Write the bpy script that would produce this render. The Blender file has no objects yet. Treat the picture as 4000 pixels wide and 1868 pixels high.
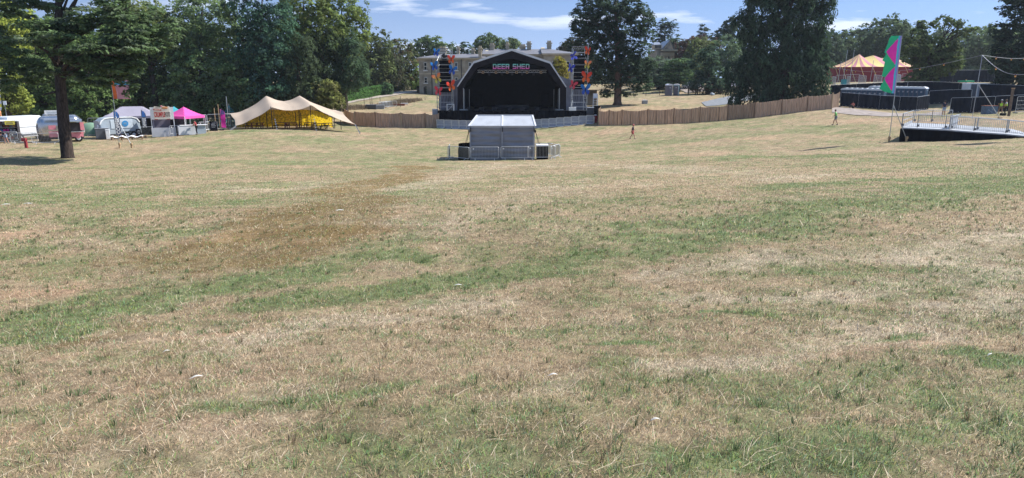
import bpy, math, random
import numpy as np
from mathutils import Vector, Matrix
R = math.radians
random.seed(7); rng = np.random.default_rng(11)
scene = bpy.context.scene
COL = scene.collection

# ------------------------------------------------------------------ camera
F = 2668.0; PITCH = math.atan(634.0 / F)
cp, sp = math.cos(PITCH), math.sin(PITCH)
cam_d = bpy.data.cameras.new('camera'); cam = bpy.data.objects.new('camera', cam_d); COL.objects.link(cam)
cam.location = (0, 0, 0); cam.rotation_euler = (math.pi / 2 - PITCH, 0, 0)
cam_d.sensor_width = 36; cam_d.lens = F / 4000 * 36; cam_d.clip_start = 0.1; cam_d.clip_end = 3000
scene.camera = cam
# ------------------------------------------------------------------ sun, sky, exposure
SUN_EL = 46.0; SUN_AZ = 72.0            # azimuth clockwise from the view direction (+Y)
world = bpy.data.worlds.new('World'); scene.world = world; world.use_nodes = True
wn = world.node_tree; wn.nodes.clear(); WL = wn.links
sky = wn.nodes.new('ShaderNodeTexSky'); sky.sky_type = 'NISHITA'; sky.sun_disc = False
sky.sun_elevation = R(SUN_EL); sky.sun_rotation = R(SUN_AZ); sky.altitude = 0; sky.air_density = 1.0; sky.dust_density = 0.3; sky.ozone_density = 2.2
bg = wn.nodes.new('ShaderNodeBackground'); bg.inputs['Strength'].default_value = 0.11
wo = wn.nodes.new('ShaderNodeOutputWorld')
tc = wn.nodes.new('ShaderNodeTexCoord')
sep = wn.nodes.new('ShaderNodeSeparateXYZ'); WL.new(tc.outputs['Generated'], sep.inputs[0])
lift = wn.nodes.new('ShaderNodeVectorMath'); lift.operation = 'ADD'; lift.inputs[1].default_value = (0, 0, 0.75); WL.new(tc.outputs['Generated'], lift.inputs[0])
nrmz = wn.nodes.new('ShaderNodeVectorMath'); nrmz.operation = 'NORMALIZE'; WL.new(lift.outputs[0], nrmz.inputs[0]); WL.new(nrmz.outputs[0], sky.inputs[0])
def wmath(op, a, b=None, clamp=False):
    n = wn.nodes.new('ShaderNodeMath'); n.operation = op; n.use_clamp = clamp
    for i, s in enumerate((a, b)):
        if s is None: continue
        if isinstance(s, (int, float)): n.inputs[i].default_value = s
        else: WL.new(s, n.inputs[i])
    return n.outputs[0]
zz = wmath('ADD', wmath('MAXIMUM', sep.outputs[2], 0.0), 0.13)
comb = wn.nodes.new('ShaderNodeCombineXYZ')
WL.new(wmath('DIVIDE', sep.outputs[0], zz), comb.inputs[0]); WL.new(wmath('DIVIDE', sep.outputs[1], zz), comb.inputs[1])
def wnoise(scale, detail, rough, loc):
    mp = wn.nodes.new('ShaderNodeMapping'); mp.inputs['Scale'].default_value = scale; mp.inputs['Location'].default_value = loc
    WL.new(comb.outputs[0], mp.inputs[0])
    n = wn.nodes.new('ShaderNodeTexNoise'); n.inputs['Scale'].default_value = 1; n.inputs['Detail'].default_value = detail; n.inputs['Roughness'].default_value = rough
    WL.new(mp.outputs[0], n.inputs['Vector']); return n.outputs[0]
def wramp(v, a, b):
    m = wn.nodes.new('ShaderNodeMapRange'); m.interpolation_type = 'SMOOTHSTEP'
    m.inputs['From Min'].default_value = a; m.inputs['From Max'].default_value = b; WL.new(v, m.inputs['Value']); return m.outputs[0]
c1 = wramp(wnoise((1.0, 1.5, 1), 8, 0.55, (3.1, 5.4, 0)), 0.46, 0.66)
c2 = wramp(wnoise((0.34, 0.5, 1), 3, 0.5, (1.3, 2.2, 0)), 0.33, 0.58)
cm = wmath('MULTIPLY', wmath('MULTIPLY', c1, c2), 0.75, True)
hz = wramp(sep.outputs[2], 0.22, 0.0)
cm2 = wmath('MAXIMUM', cm, wmath('MULTIPLY', hz, 0.30))
mixw = wn.nodes.new('ShaderNodeMixRGB'); mixw.inputs[2].default_value = (6.6, 7.0, 7.8, 1)
tint = wn.nodes.new('ShaderNodeMixRGB'); tint.blend_type = 'MULTIPLY'; tint.inputs[0].default_value = 1; tint.inputs[2].default_value = (.64, .99, 1.19, 1); WL.new(sky.outputs[0], tint.inputs[1]); WL.new(cm2, mixw.inputs[0]); WL.new(tint.outputs[0], mixw.inputs[1]); WL.new(mixw.outputs[0], bg.inputs[0]); WL.new(bg.outputs[0], wo.inputs[0])
sun_d = bpy.data.lights.new('sun', 'SUN'); sun_d.energy = 5.0; sun_d.angle = R(0.5); sun_d.color = (1.0, 0.955, 0.88)
sun = bpy.data.objects.new('sun', sun_d); COL.objects.link(sun)
sd = Vector((math.sin(R(SUN_AZ)) * math.cos(R(SUN_EL)), math.cos(R(SUN_AZ)) * math.cos(R(SUN_EL)), math.sin(R(SUN_EL))))
sun.rotation_euler = sd.to_track_quat('Z', 'Y').to_euler(); sun.location = sd * 200
vs = scene.view_settings; vs.view_transform = 'Standard'; vs.look = 'None'; vs.exposure = 0.68; vs.gamma = 1.0; vs.use_curve_mapping = False

# ------------------------------------------------------------------ photo pixel -> place helpers
def ray(px, py):
    u = (px - 2000.0) / F; v = (934.0 - py) / F
    return np.array([u, cp + v * sp, v * cp - sp])
def P(px, py, Y):
    d = ray(px, py); return Vector(d / d[1] * Y)
CTRL = [(2000, 1868, 2.45), (0, 1868, 2.6), (4000, 1868, 2.6), (2000, 1380, 5), (0, 1400, 5), (4000, 1360, 5),
 (2000, 921, 12), (0, 950, 12), (4000, 870, 12.5), (2000, 735, 25), (300, 757, 25), (3800, 690, 25), (4000, 630, 36), (2000, 675, 40), (500, 680, 40), (3400, 622, 40),
 (1960, 628, 56), (265, 618, 58), (1100, 590, 64), (3480, 556, 56), (3800, 548, 56), (3100, 575, 58), (2490, 543, 81), (3262, 492, 75), (2800, 520, 76),
 (1500, 503, 94), (1706, 501, 97), (1000, 503, 92), (640, 533, 79), (420, 540, 77), (100, 566, 69), (820, 516, 81),
 (2000, 497, 100), (2330, 490, 95), (2732, 479, 93), (3051, 449, 94), (3248, 428, 95), (3400, 446, 91), (3550, 428, 100), (3940, 452, 76), (3685, 456, 77), (3990, 425, 92),
 (1345, 478, 108), (1470, 495, 98), (1420, 426, 128), (1560, 404, 138), (1400, 394, 150), (1400, 376, 176), (1500, 372, 160), (1500, 357, 185), (1640, 358, 172), (1640, 345, 200), (1640, 385, 150), (1740, 384, 152), (1740, 370, 172), (2100, 395, 165), (1250, 425, 120),
 (900, 480, 115), (400, 478, 115), (0, 490, 115), (900, 420, 170), (200, 430, 170),
 (2415, 410, 121), (2380, 384, 145), (2620, 374, 143), (2780, 370, 145), (2850, 405, 120), (2600, 345, 170), (3000, 380, 125), (3200, 390, 112),
 (3300, 352, 122), (3600, 355, 122), (3900, 360, 118), (3300, 325, 160), (3700, 327, 150), (3500, 308, 200), (3950, 315, 190), (3000, 330, 190), (2300, 345, 210), (1700, 336, 240), (1300, 372, 240), (600, 380, 240)]
cpts = np.array([list(P(*c)) for c in CTRL])
extra = np.array([[-60, 0, -2.6], [60, 0, -0.2], [0, 0, -1.6], [0, -30, 0.5], [60, 30, -2.2], [-60, 30, -5.4], [150, 60, -1.5], [-130, 60, -7], [170, 150, 0], [-200, 150, -6]])
cpts = np.vstack([cpts, extra])
MQ = 7.0
def mq(d2): return np.sqrt(d2 + MQ * MQ)
A_ = mq(((cpts[:, None, :2] - cpts[None, :, :2]) ** 2).sum(-1))
zm = cpts[:, 2].mean(); wts = np.linalg.solve(A_ - 0.02 * np.eye(len(cpts)), cpts[:, 2] - zm)
def ground_z(x, y):
    x = np.atleast_1d(np.asarray(x, float)); y = np.atleast_1d(np.asarray(y, float)); out = np.empty_like(x)
    for s in range(0, x.size, 40000):
        xs = x[s:s + 40000]; ys = y[s:s + 40000]
        d2 = (xs[:, None] - cpts[None, :, 0]) ** 2 + (ys[:, None] - cpts[None, :, 1]) ** 2
        out[s:s + 40000] = zm + mq(d2) @ wts
    r = np.hypot(x, y - 60)
    t = np.clip((r - 190) / 90, 0, 1); t = t * t * (3 - 2 * t)
    return out * (1 - t) + (-2.0) * t
def gz(x, y): return float(ground_z(x, y)[0])
def G(px, py, ymin=1.5, ymax=230):
    d = ray(px, py); d = d / d[1]
    ys = np.geomspace(ymin, ymax, 900); h = d[2] * ys - ground_z(d[0] * ys, ys)
    i = np.argmax(h < 0)
    if h[i] >= 0: i = len(ys) - 1
    if i > 0 and h[i] < 0:
        t = h[i - 1] / (h[i - 1] - h[i]); y = ys[i - 1] + t * (ys[i] - ys[i - 1])
    else: y = ys[i]
    x = d[0] * y; return Vector((x, y, gz(x, y)))
def GY(px, Y, py=450):
    """point on the ground at distance Y under picture column px"""
    x = P(px, py, Y).x
    for _ in range(3):
        z = gz(x, Y); dep = Y * cp - z * sp; x = (px - 2000.0) / F * dep
    return Vector((x, Y, gz(x, Y)))

# ------------------------------------------------------------------ mesh helpers
def vnoise(x, y, scale, seed=0, octv=4, rough=0.5):
    """numpy value noise in 0..1"""
    tot = np.zeros_like(x, dtype=float); amp = 1.0; norm = 0.0
    for o in range(octv):
        s = scale * 2 ** o; X = x * s + 17.3 * seed + o * 5.1; Y = y * s - 9.7 * seed + o * 3.3
        xi = np.floor(X).astype(np.int64); yi = np.floor(Y).astype(np.int64); fx = X - xi; fy = Y - yi
        fx = fx * fx * (3 - 2 * fx); fy = fy * fy * (3 - 2 * fy)
        def h(a, b):
            n = (a * 374761393 + b * 668265263 + seed * 982451653) & 0x7fffffff
            n = ((n ^ (n >> 13)) * 1274126177) & 0x7fffffff
            return ((n ^ (n >> 16)) & 0xffff) / 65535.0
        v = (h(xi, yi) * (1 - fx) + h(xi + 1, yi) * fx) * (1 - fy) + (h(xi, yi + 1) * (1 - fx) + h(xi + 1, yi + 1) * fx) * fy
        tot += v * amp; norm += amp; amp *= rough
    return tot / norm
def mesh_np(name, V, Fc, nper, mats, col=None, smooth=False, mi=None):
    me = bpy.data.meshes.new(name); V = np.asarray(V, np.float32); Fc = np.asarray(Fc, np.int32)
    me.vertices.add(len(V)); me.vertices.foreach_set('co', V.ravel())
    me.loops.add(Fc.size); me.loops.foreach_set('vertex_index', Fc.ravel())
    n = Fc.size // nper; me.polygons.add(n)
    me.polygons.foreach_set('loop_start', np.arange(n, dtype=np.int32) * nper)
    me.polygons.foreach_set('loop_total', np.full(n, nper, np.int32))
    if mi is not None: me.polygons.foreach_set('material_index', np.asarray(mi, np.int32))
    if smooth: me.polygons.foreach_set('use_smooth', np.ones(n, bool))
    for m in (mats if isinstance(mats, (list, tuple)) else [mats]): me.materials.append(m)
    if col is not None:
        a = me.color_attributes.new('Col', 'FLOAT_COLOR', 'POINT'); c = np.ones((len(V), 4), np.float32); c[:, :3] = col
        a.data.foreach_set('color', c.ravel())
    me.update(calc_edges=True); me.validate(); return me
def link(name, me, parent=None, loc=(0, 0, 0), rz=0.0):
    o = bpy.data.objects.new(name, me); COL.objects.link(o); o.location = loc; o.rotation_euler = (0, 0, rz)
    if parent is not None: o.parent = parent
    return o
def tag(o, label=None, cat=None, group=None, kind=None):
    if label: o['label'] = label
    if cat: o['category'] = cat
    if group: o['group'] = group
    if kind: o['kind'] = kind
    return o
def thing(name, label, cat, loc=(0, 0, 0), rz=0.0, group=None):
    o = bpy.data.objects.new(name, None); COL.objects.link(o); o.location = loc; o.rotation_euler = (0, 0, rz)
    o.empty_display_size = 0.2
    return tag(o, label, cat, group)
def dup(o, parent=None):
    c = o.copy(); COL.objects.link(c)
    if parent is not None: c.parent = parent
    for ch in list(o.children): dup(ch, c)
    return c
ORD = ['first', 'second', 'third', 'fourth', 'fifth', 'sixth', 'seventh', 'eighth', 'ninth', 'tenth', 'eleventh', 'twelfth', 'thirteenth', 'fourteenth',
       'fifteenth', 'sixteenth', 'seventeenth', 'eighteenth', 'nineteenth', 'twentieth', 'twenty-first', 'twenty-second', 'twenty-third', 'twenty-fourth']
class MB:
    def __init__(s): s.v = []; s.f = []; s.m = []
    def add(s, vs_, fs, m=0):
        b = len(s.v); s.v += [Vector(v) for v in vs_]
        for f in fs: s.f.append([b + i for i in f]); s.m.append(m)
        return s
    def box(s, c, d, rz=0.0, m=0, rot=None):
        M = rot if rot is not None else Matrix.Rotation(rz, 3, 'Z'); c = Vector(c); x, y, z = d[0] / 2, d[1] / 2, d[2] / 2
        vs_ = [c + M @ Vector(p) for p in ((-x, -y, -z), (x, -y, -z), (x, y, -z), (-x, y, -z), (-x, -y, z), (x, -y, z), (x, y, z), (-x, y, z))]
        return s.add(vs_, [(0, 3, 2, 1), (4, 5, 6, 7), (0, 1, 5, 4), (1, 2, 6, 5), (2, 3, 7, 6), (3, 0, 4, 7)], m)
    def beam(s, a, b, w, h=None, m=0):
        a = Vector(a); b = Vector(b); h = h or w; d = (b - a)
        q = d.to_track_quat('X', 'Z').to_matrix(); return s.box((a + b) / 2, (d.length, w, h), m=m, rot=q)
    def tube(s, pts, rad, n=8, m=0, cap=True):
        pts = [Vector(p) for p in pts]
        if isinstance(rad, (int, float)): rad = [rad] * len(pts)
        b = len(s.v); prev = None
        for i, p in enumerate(pts):
            t = (pts[min(i + 1, len(pts) - 1)] - pts[max(i - 1, 0)])
            t = t.normalized() if t.length > 1e-9 else Vector((0, 0, 1))
            if prev is None:
                ref = Vector((0, 0, 1)) if abs(t.z) < 0.9 else Vector((1, 0, 0)); a = t.cross(ref).normalized()
            else: a = (prev - t * prev.dot(t)).normalized()
            prev = a; c = t.cross(a)
            for k in range(n):
                an = 2 * math.pi * k / n; s.v.append(p + (a * math.cos(an) + c * math.sin(an)) * rad[i])
        for i in range(len(pts) - 1):
            for k in range(n):
                k2 = (k + 1) % n; s.f.append([b + i * n + k, b + i * n + k2, b + (i + 1) * n + k2, b + (i + 1) * n + k]); s.m.append(m)
        if cap:
            s.f.append([b + k for k in range(n)][::-1]); s.m.append(m)
            e = b + (len(pts) - 1) * n; s.f.append([e + k for k in range(n)]); s.m.append(m)
        return s
    def prism(s, poly, vec, m=0, m2=None):
        """closed polygon of 3-D points extruded along vec"""
        n = len(poly); vec = Vector(vec); a = [Vector(p) for p in poly]; b = [p + vec for p in a]
        s.add(a + b, [list(range(n))[::-1], [n + i for i in range(n)]], m)
        base = len(s.v) - 2 * n
        for i in range(n):
            j = (i + 1) % n; s.f.append([base + i, base + j, base + n + j, base + n + i]); s.m.append(m if m2 is None else m2)
        return s
    def lathe(s, c, prof, n=16, m=0, axis='Z'):
        c = Vector(c); b = len(s.v)
        for r, h in prof:
            for k in range(n):
                a = 2 * math.pi * k / n
                if axis == 'Z': s.v.append(c + Vector((r * math.cos(a), r * math.sin(a), h)))
                elif axis == 'X': s.v.append(c + Vector((h, r * math.cos(a), r * math.sin(a))))
                else: s.v.append(c + Vector((r * math.cos(a), h, r * math.sin(a))))
        for i in range(len(prof) - 1):
            for k in range(n):
                k2 = (k + 1) % n; s.f.append([b + i * n + k, b + i * n + k2, b + (i + 1) * n + k2, b + (i + 1) * n + k]); s.m.append(m)
        s.f.append([b + k for k in range(n)][::-1]); s.m.append(m); e = b + (len(prof) - 1) * n
        s.f.append([e + k for k in range(n)]); s.m.append(m); return s
    def sphere(s, c, r, n=10, k=7, m=0, sc=(1, 1, 1)):
        prof = []
        c = Vector(c); b = len(s.v)
        for i in range(k + 1):
            th = math.pi * (0.001 + 0.998 * i / k)
            for j in range(n):
                a = 2 * math.pi * j / n
                s.v.append(c + Vector((r * sc[0] * math.sin(th) * math.cos(a), r * sc[1] * math.sin(th) * math.sin(a), r * sc[2] * math.cos(th))))
        for i in range(k):
            for j in range(n):
                j2 = (j + 1) % n; s.f.append([b + i * n + j, b + (i + 1) * n + j, b + (i + 1) * n + j2, b + i * n + j2]); s.m.append(m)
        return s
    def build(s, name, mats, parent=None, origin=(0, 0, 0), smooth=False, bevel=0.0):
        me = bpy.data.meshes.new(name); o3 = Vector(origin)
        me.from_pydata([tuple(v - o3) for v in s.v], [], s.f)
        for m in (mats if isinstance(mats, (list, tuple)) else [mats]): me.materials.append(m)
        me.polygons.foreach_set('material_index', s.m)
        if smooth: me.polygons.foreach_set('use_smooth', [True] * len(s.f))
        me.update(); o = link(name, me, parent)
        if bevel:
            bv = o.modifiers.new('bevel', 'BEVEL'); bv.width = bevel; bv.segments = 2; bv.limit_method = 'ANGLE'; bv.harden_normals = False
        return o
def solo(mb, name, mats, label, cat, loc, group=None, smooth=False, bevel=0.0, kind=None, world=True):
    o = mb.build(name, mats, None, loc if world else (0, 0, 0), smooth, bevel); o.location = loc; return tag(o, label, cat, group, kind)

# ------------------------------------------------------------------ materials
def mat(name, c, rough=0.7, metal=0.0, var=0.12, scale=3.0, bump=0.0, spec=0.4, trans=0.0, stretch=(1, 1, 1), dirt=0.0, emit=None):
    m = bpy.data.materials.new(name); m.use_nodes = True; nt = m.node_tree; N = nt.nodes; L = nt.links
    b = N['Principled BSDF']; b.inputs['Roughness'].default_value = rough; b.inputs['Metallic'].default_value = metal
    b.inputs['Specular IOR Level'].default_value = spec
    t = N.new('ShaderNodeTexCoord'); mp = N.new('ShaderNodeMapping'); mp.inputs['Scale'].default_value = stretch; L.new(t.outputs['Object'], mp.inputs[0])
    nz = N.new('ShaderNodeTexNoise'); nz.inputs['Scale'].default_value = scale; nz.inputs['Detail'].default_value = 5; L.new(mp.outputs[0], nz.inputs['Vector'])
    mr = N.new('ShaderNodeMapRange'); mr.inputs['To Min'].default_value = 1 - var * 1.6; mr.inputs['To Max'].default_value = 1 + var * 1.6; mr.inputs['From Min'].default_value = 0.25; mr.inputs['From Max'].default_value = 0.75
    L.new(nz.outputs[0], mr.inputs['Value'])
    mx = N.new('ShaderNodeMixRGB'); mx.blend_type = 'MULTIPLY'; mx.inputs[0].default_value = 1; mx.inputs[1].default_value = (*c, 1)
    cb = N.new('ShaderNodeCombineXYZ')
    for i in range(3): L.new(mr.outputs[0], cb.inputs[i])
    L.new(cb.outputs[0], mx.inputs[2]); L.new(mx.outputs[0], b.inputs['Base Color'])
    if bump:
        bp = N.new('ShaderNodeBump'); bp.inputs['Strength'].default_value = bump; bp.inputs['Distance'].default_value = 0.05; L.new(nz.outputs[0], bp.inputs['Height']); L.new(bp.outputs[0], b.inputs['Normal'])
    if emit: b.inputs['Emission Color'].default_value = (*emit[0], 1); b.inputs['Emission Strength'].default_value = emit[1]
    if trans:
        tr = N.new('ShaderNodeBsdfTranslucent'); L.new(mx.outputs[0], tr.inputs[0]); ms = N.new('ShaderNodeMixShader'); ms.inputs[0].default_value = trans
        L.new(b.outputs[0], ms.inputs[1]); L.new(tr.outputs[0], ms.inputs[2]); L.new(ms.outputs[0], N['Material Output'].inputs[0])
    return m
def colmat(name, rough=0.8, trans=0.0, spec=0.2, up=0.0):
    """colour comes from the mesh's own per-vertex paint 'Col'"""
    m = bpy.data.materials.new(name); m.use_nodes = True; N = m.node_tree.nodes; L = m.node_tree.links; b = N['Principled BSDF']
    a = N.new('ShaderNodeAttribute'); a.attribute_name = 'Col'; L.new(a.outputs['Color'], b.inputs['Base Color'])
    b.inputs['Roughness'].default_value = rough; b.inputs['Specular IOR Level'].default_value = spec
    if up:                                              # soft, upright shading normal of a dense sward
        g_ = N.new('ShaderNodeNewGeometry'); sc_ = N.new('ShaderNodeVectorMath'); sc_.operation = 'SCALE'; sc_.inputs['Scale'].default_value = 1 - up; L.new(g_.outputs['Normal'], sc_.inputs[0])
        ad = N.new('ShaderNodeVectorMath'); ad.inputs[1].default_value = (0, 0, up); L.new(sc_.outputs[0], ad.inputs[0]); nn_ = N.new('ShaderNodeVectorMath'); nn_.operation = 'NORMALIZE'; L.new(ad.outputs[0], nn_.inputs[0]); L.new(nn_.outputs[0], b.inputs['Normal'])
    if trans:
        tr = N.new('ShaderNodeBsdfTranslucent'); L.new(a.outputs['Color'], tr.inputs[0]); ms = N.new('ShaderNodeMixShader'); ms.inputs[0].default_value = trans
        L.new(b.outputs[0], ms.inputs[1]); L.new(tr.outputs[0], ms.inputs[2]); L.new(ms.outputs[0], N['Material Output'].inputs[0])
    return m

# ------------------------------------------------------------------ ground
# patches where the turf really is greener / browner / paler: (polyline in picture points, half width in m at each end, kind, strength)
STROKES = [
 ([(1630, 652), (1450, 725), (1270, 815), (1150, 890), (960, 985)], (1.35, 1.75), 'dark', 1.0), ([(900, 930), (500, 1010)], (1.0, .8), 'dark', .55),
 ([(0, 1340), (300, 1230), (700, 1140), (1200, 1060), (1600, 990)], (.65, .9), 'green', .82), ([(0, 1300), (200, 1190), (560, 1110)], (.3, .5), 'green', 0.7), ([(1100, 1180), (1700, 1120), (2300, 1020), (2700, 930), (3200, 890)], (.5, .9), 'green', .8),
 ([(2300, 1010), (2560, 930)], (.3, .5), 'green', .6), ([(2500, 880), (3100, 840), (3600, 760), (4000, 700)], (1.0, 2.0), 'green', 0.75),
 ([(3000, 730), (3500, 700), (4000, 690)], (1.2, 2.4), 'green', 0.75), ([(2860, 615), (3200, 612)], (1.2, 2.5), 'green', 0.85), ([(2400, 622), (2900, 612)], (1.2, 1.2), 'green', 0.5), ([(1300, 645), (1740, 630), (1400, 600), (600, 606)], (1.4, 2.2), 'green', 0.6),
 ([(2200, 570), (2800, 545), (3200, 505)], (2.0, 2.0), 'green', 0.65), ([(0, 770), (500, 800), (1200, 790)], (1.2, 1.0), 'green', 0.45), ([(0, 720), (700, 640)], (1, 2), 'tan', 0.5),
 ([(100, 1010), (500, 960), (900, 930)], (.6, .9), 'tan', .7), ([(0, 1150), (200, 1120)], (.4, .5), 'tan', 0.9), ([(100, 930), (250, 890)], (.3, .3), 'tan', 1.0),
 ([(450, 1220), (700, 1180)], (.12, .25), 'tan', 1.0), ([(60, 1420), (500, 1330), (900, 1290)], (.12, .22), 'tan', 0.8), ([(1150, 950), (1400, 880), (1540, 820)], (.3, .5), 'tan', .8),
 ([(0, 1400), (250, 1330), (500, 1270)], (.2, .3), 'dark', 0.8), ([(500, 870), (1000, 850)], (.8, .8), 'dark', .3),
 ([(850, 740), (1100, 745), (1300, 710)], (1.0, 1.8), 'pale', .5), ([(1500, 760), (1900, 640), (2500, 650), (3100, 690)], (1.5, 2.5), 'pale', 0.5), ([(1700, 900), (2300, 720)], (1.0, 2), 'pale', 0.45), ([(2600, 690), (3200, 660), (3900, 620)], (1.0, 1.8), 'tan', .5),
 ([(800, 1360), (1300, 1250), (1900, 1180)], (.4, .65), 'pale', 0.75), ([(2650, 1060), (3100, 1010), (3600, 1000), (4000, 930)], (.65, 1.2), 'pale', .88), ([(2750, 1180), (3200, 1180), (3500, 1110), (4000, 1060)], (.45, .7), 'pale', .78),
 ([(2600, 1420), (3000, 1390), (3300, 1320), (3700, 1230), (4000, 1180)], (.36, .62), 'pale', .9), ([(3000, 1400), (3600, 1340)], (.1, .2), 'tan', .8), ([(3440, 1500), (3520, 1590)], (.07, .08), 'tan', 1.0),
 ([(2300, 1440), (2100, 1530), (1900, 1600)], (.15, .25), 'pale', .7), ([(0, 1700), (400, 1650), (900, 1700)], (.2, .2), 'tan', .5), ([(300, 1560), (900, 1480), (1500, 1420)], (.2, .2), 'tan', .35),
 ([(2300, 1340), (2600, 1320)], (.1, .14), 'green', 1.0), ([(2780, 1230), (3050, 1240)], (.12, .12), 'green', .9), ([(3400, 1340), (3560, 1310)], (.08, .1), 'green', 1.0), ([(3850, 1400), (4000, 1430)], (.3, .3), 'green', 1.0),
 ([(2760, 1500), (3000, 1600)], (.2, .25), 'green', .9), ([(3500, 1500), (3650, 1650), (3100, 1750)], (.2, .3), 'green', .8), ([(700, 1620), (1100, 1600), (1500, 1520)], (.15, .2), 'green', .7), ([(1200, 1750), (1600, 1820)], (.15, .15), 'green', .7), ([(2700, 1820), (3400, 1820)], (.2, .2), 'green', .8),
 ([(1580, 600), (1100, 560), (700, 570)], (2, 2), 'green', .35), ([(700, 640), (1500, 660)], (1.2, 1.2), 'tan', .5), ([(2250, 640), (2900, 585)], (1.2, 1.5), 'tan', .5), ([(2300, 520), (2700, 500)], (1.5, 1.5), 'tan', .5), ([(2700, 560), (3200, 530)], (2, 2), 'tan', .6),
 ([(300, 580), (1000, 530), (1500, 520)], (3, 3), 'tan', .45), ([(2300, 430), (2900, 425)], (8, 8), 'tan', .8), ([(1450, 450), (1680, 440)], (7, 7), 'tan', .7), ([(3250, 470), (3450, 470)], (5, 5), 'tan', .8), ([(3700, 480), (3990, 480)], (6, 6), 'tan', .8), ([(3300, 340), (3900, 330)], (15, 15), 'tan', .5)]
_S = []
for pts, (w0, w1), kind, st in STROKES:
    wp = [G(*p) for p in pts]; _S.append((np.array([[p.x, p.y] for p in wp]), w0, w1, kind, st))
def turf(x, y):
    """(green, dark, pale, tan) 0..1 weights of the turf at ground points"""
    x = np.asarray(x, float); y = np.asarray(y, float)
    wob = (vnoise(x, y, 0.5, 3, 5, .6) - .5); wob2 = (vnoise(x, y, 0.5, 5, 5, .6) - .5)
    W = {k: np.zeros_like(x) for k in ('green', 'dark', 'pale', 'tan')}
    dist = np.hypot(x, y); amp = np.clip(dist * 0.10, .15, 3.5)
    r1 = vnoise(x, y, 1.3, 81, 5, .65); r2 = vnoise(x, y, 5.0, 83, 3, .6)
    X = x + wob * amp * 1.6; Y = y + wob2 * amp * 1.6
    for pts, w0, w1, kind, st in _S:
        best = np.full_like(x, 1e9); bw = np.full_like(x, w0); n = len(pts) - 1
        for i in range(n):
            a, b = pts[i], pts[i + 1]; ab = b - a; L2 = (ab ** 2).sum() + 1e-9
            t = np.clip(((X - a[0]) * ab[0] + (Y - a[1]) * ab[1]) / L2, 0, 1)
            d = np.hypot(X - a[0] - t * ab[0], Y - a[1] - t * ab[1]); w = w0 + (w1 - w0) * (i + t) / n
            m = d / w < best / bw; best = np.where(m, d, best); bw = np.where(m, w, bw)
        rag = 2.2 * (r1 - .5) + 1.6 * (r2 - .5)
        if kind == 'dark' and st > .9: m_ = np.clip((1.12 - best / bw + .35 * rag) * 2.2, 0, 1) * (.72 + .5 * r2)
        else: m_ = np.clip((1.15 - best / bw + rag * .7) * 1.2, 0, 1)
        W[kind] = np.maximum(W[kind], st * m_)
    f1 = vnoise(x, y, 0.35, 21, 5, .6); f2 = vnoise(x, y, 1.6, 23, 4, .65); f3 = vnoise(x, y, 0.12, 27, 4, .55)
    g = 0.30 + 1.3 * (f1 - .5) + 0.9 * (f3 - .5) + 1.4 * (f2 - .5)
    W['green'] = np.clip(np.maximum(g * (1 - W['pale'] * .7) * (1 - W['tan'] * .8), W['green'] * (0.85 + .5 * f2)) * (1 - .75 * W['dark']), 0, 1)
    W['tan'] = np.clip(W['tan'] + 1.6 * (vnoise(x, y, 0.5, 31, 5, .65) - .58), 0, 1)
    W['pale'] = np.clip(W['pale'] + 1.3 * (vnoise(x, y, 0.8, 37, 5, .65) - .56), 0, 1)
    W['dark'] = np.clip(W['dark'] + 1.0 * (vnoise(x, y, 0.9, 41, 4, .6) - .62), 0, 1)
    return W['green'], W['dark'], W['pale'], W['tan']
C_STRAW = np.array([.315, .236, .152]); C_GREEN = np.array([.150, .180, .080]); C_PALE = np.array([.44, .365, .27]); C_TAN = np.array([.41, .268, .178]); C_DARK = np.array([.178, .122, .048])
def turf_colour(x, y):
    g, d, p, t = turf(x, y); c = np.tile(C_STRAW, (len(x), 1))
    for w, k in ((t * .8, C_TAN), (p * .9, C_PALE), (g, C_GREEN), (d * .85, C_DARK)):
        c = c * (1 - w[:, None]) + k[None] * w[:, None]
    return c
def surf_z(x, y):
    """the ground as modelled, with its small hummocks"""
    r = np.hypot(x, y); a = np.clip(r / 12, .25, 1)
    return ground_z(x, y) + ((vnoise(x, y, .45, 51, 3) - .5) * .16 + (vnoise(x, y, 2.5, 53, 3) - .5) * .05) * a
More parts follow.
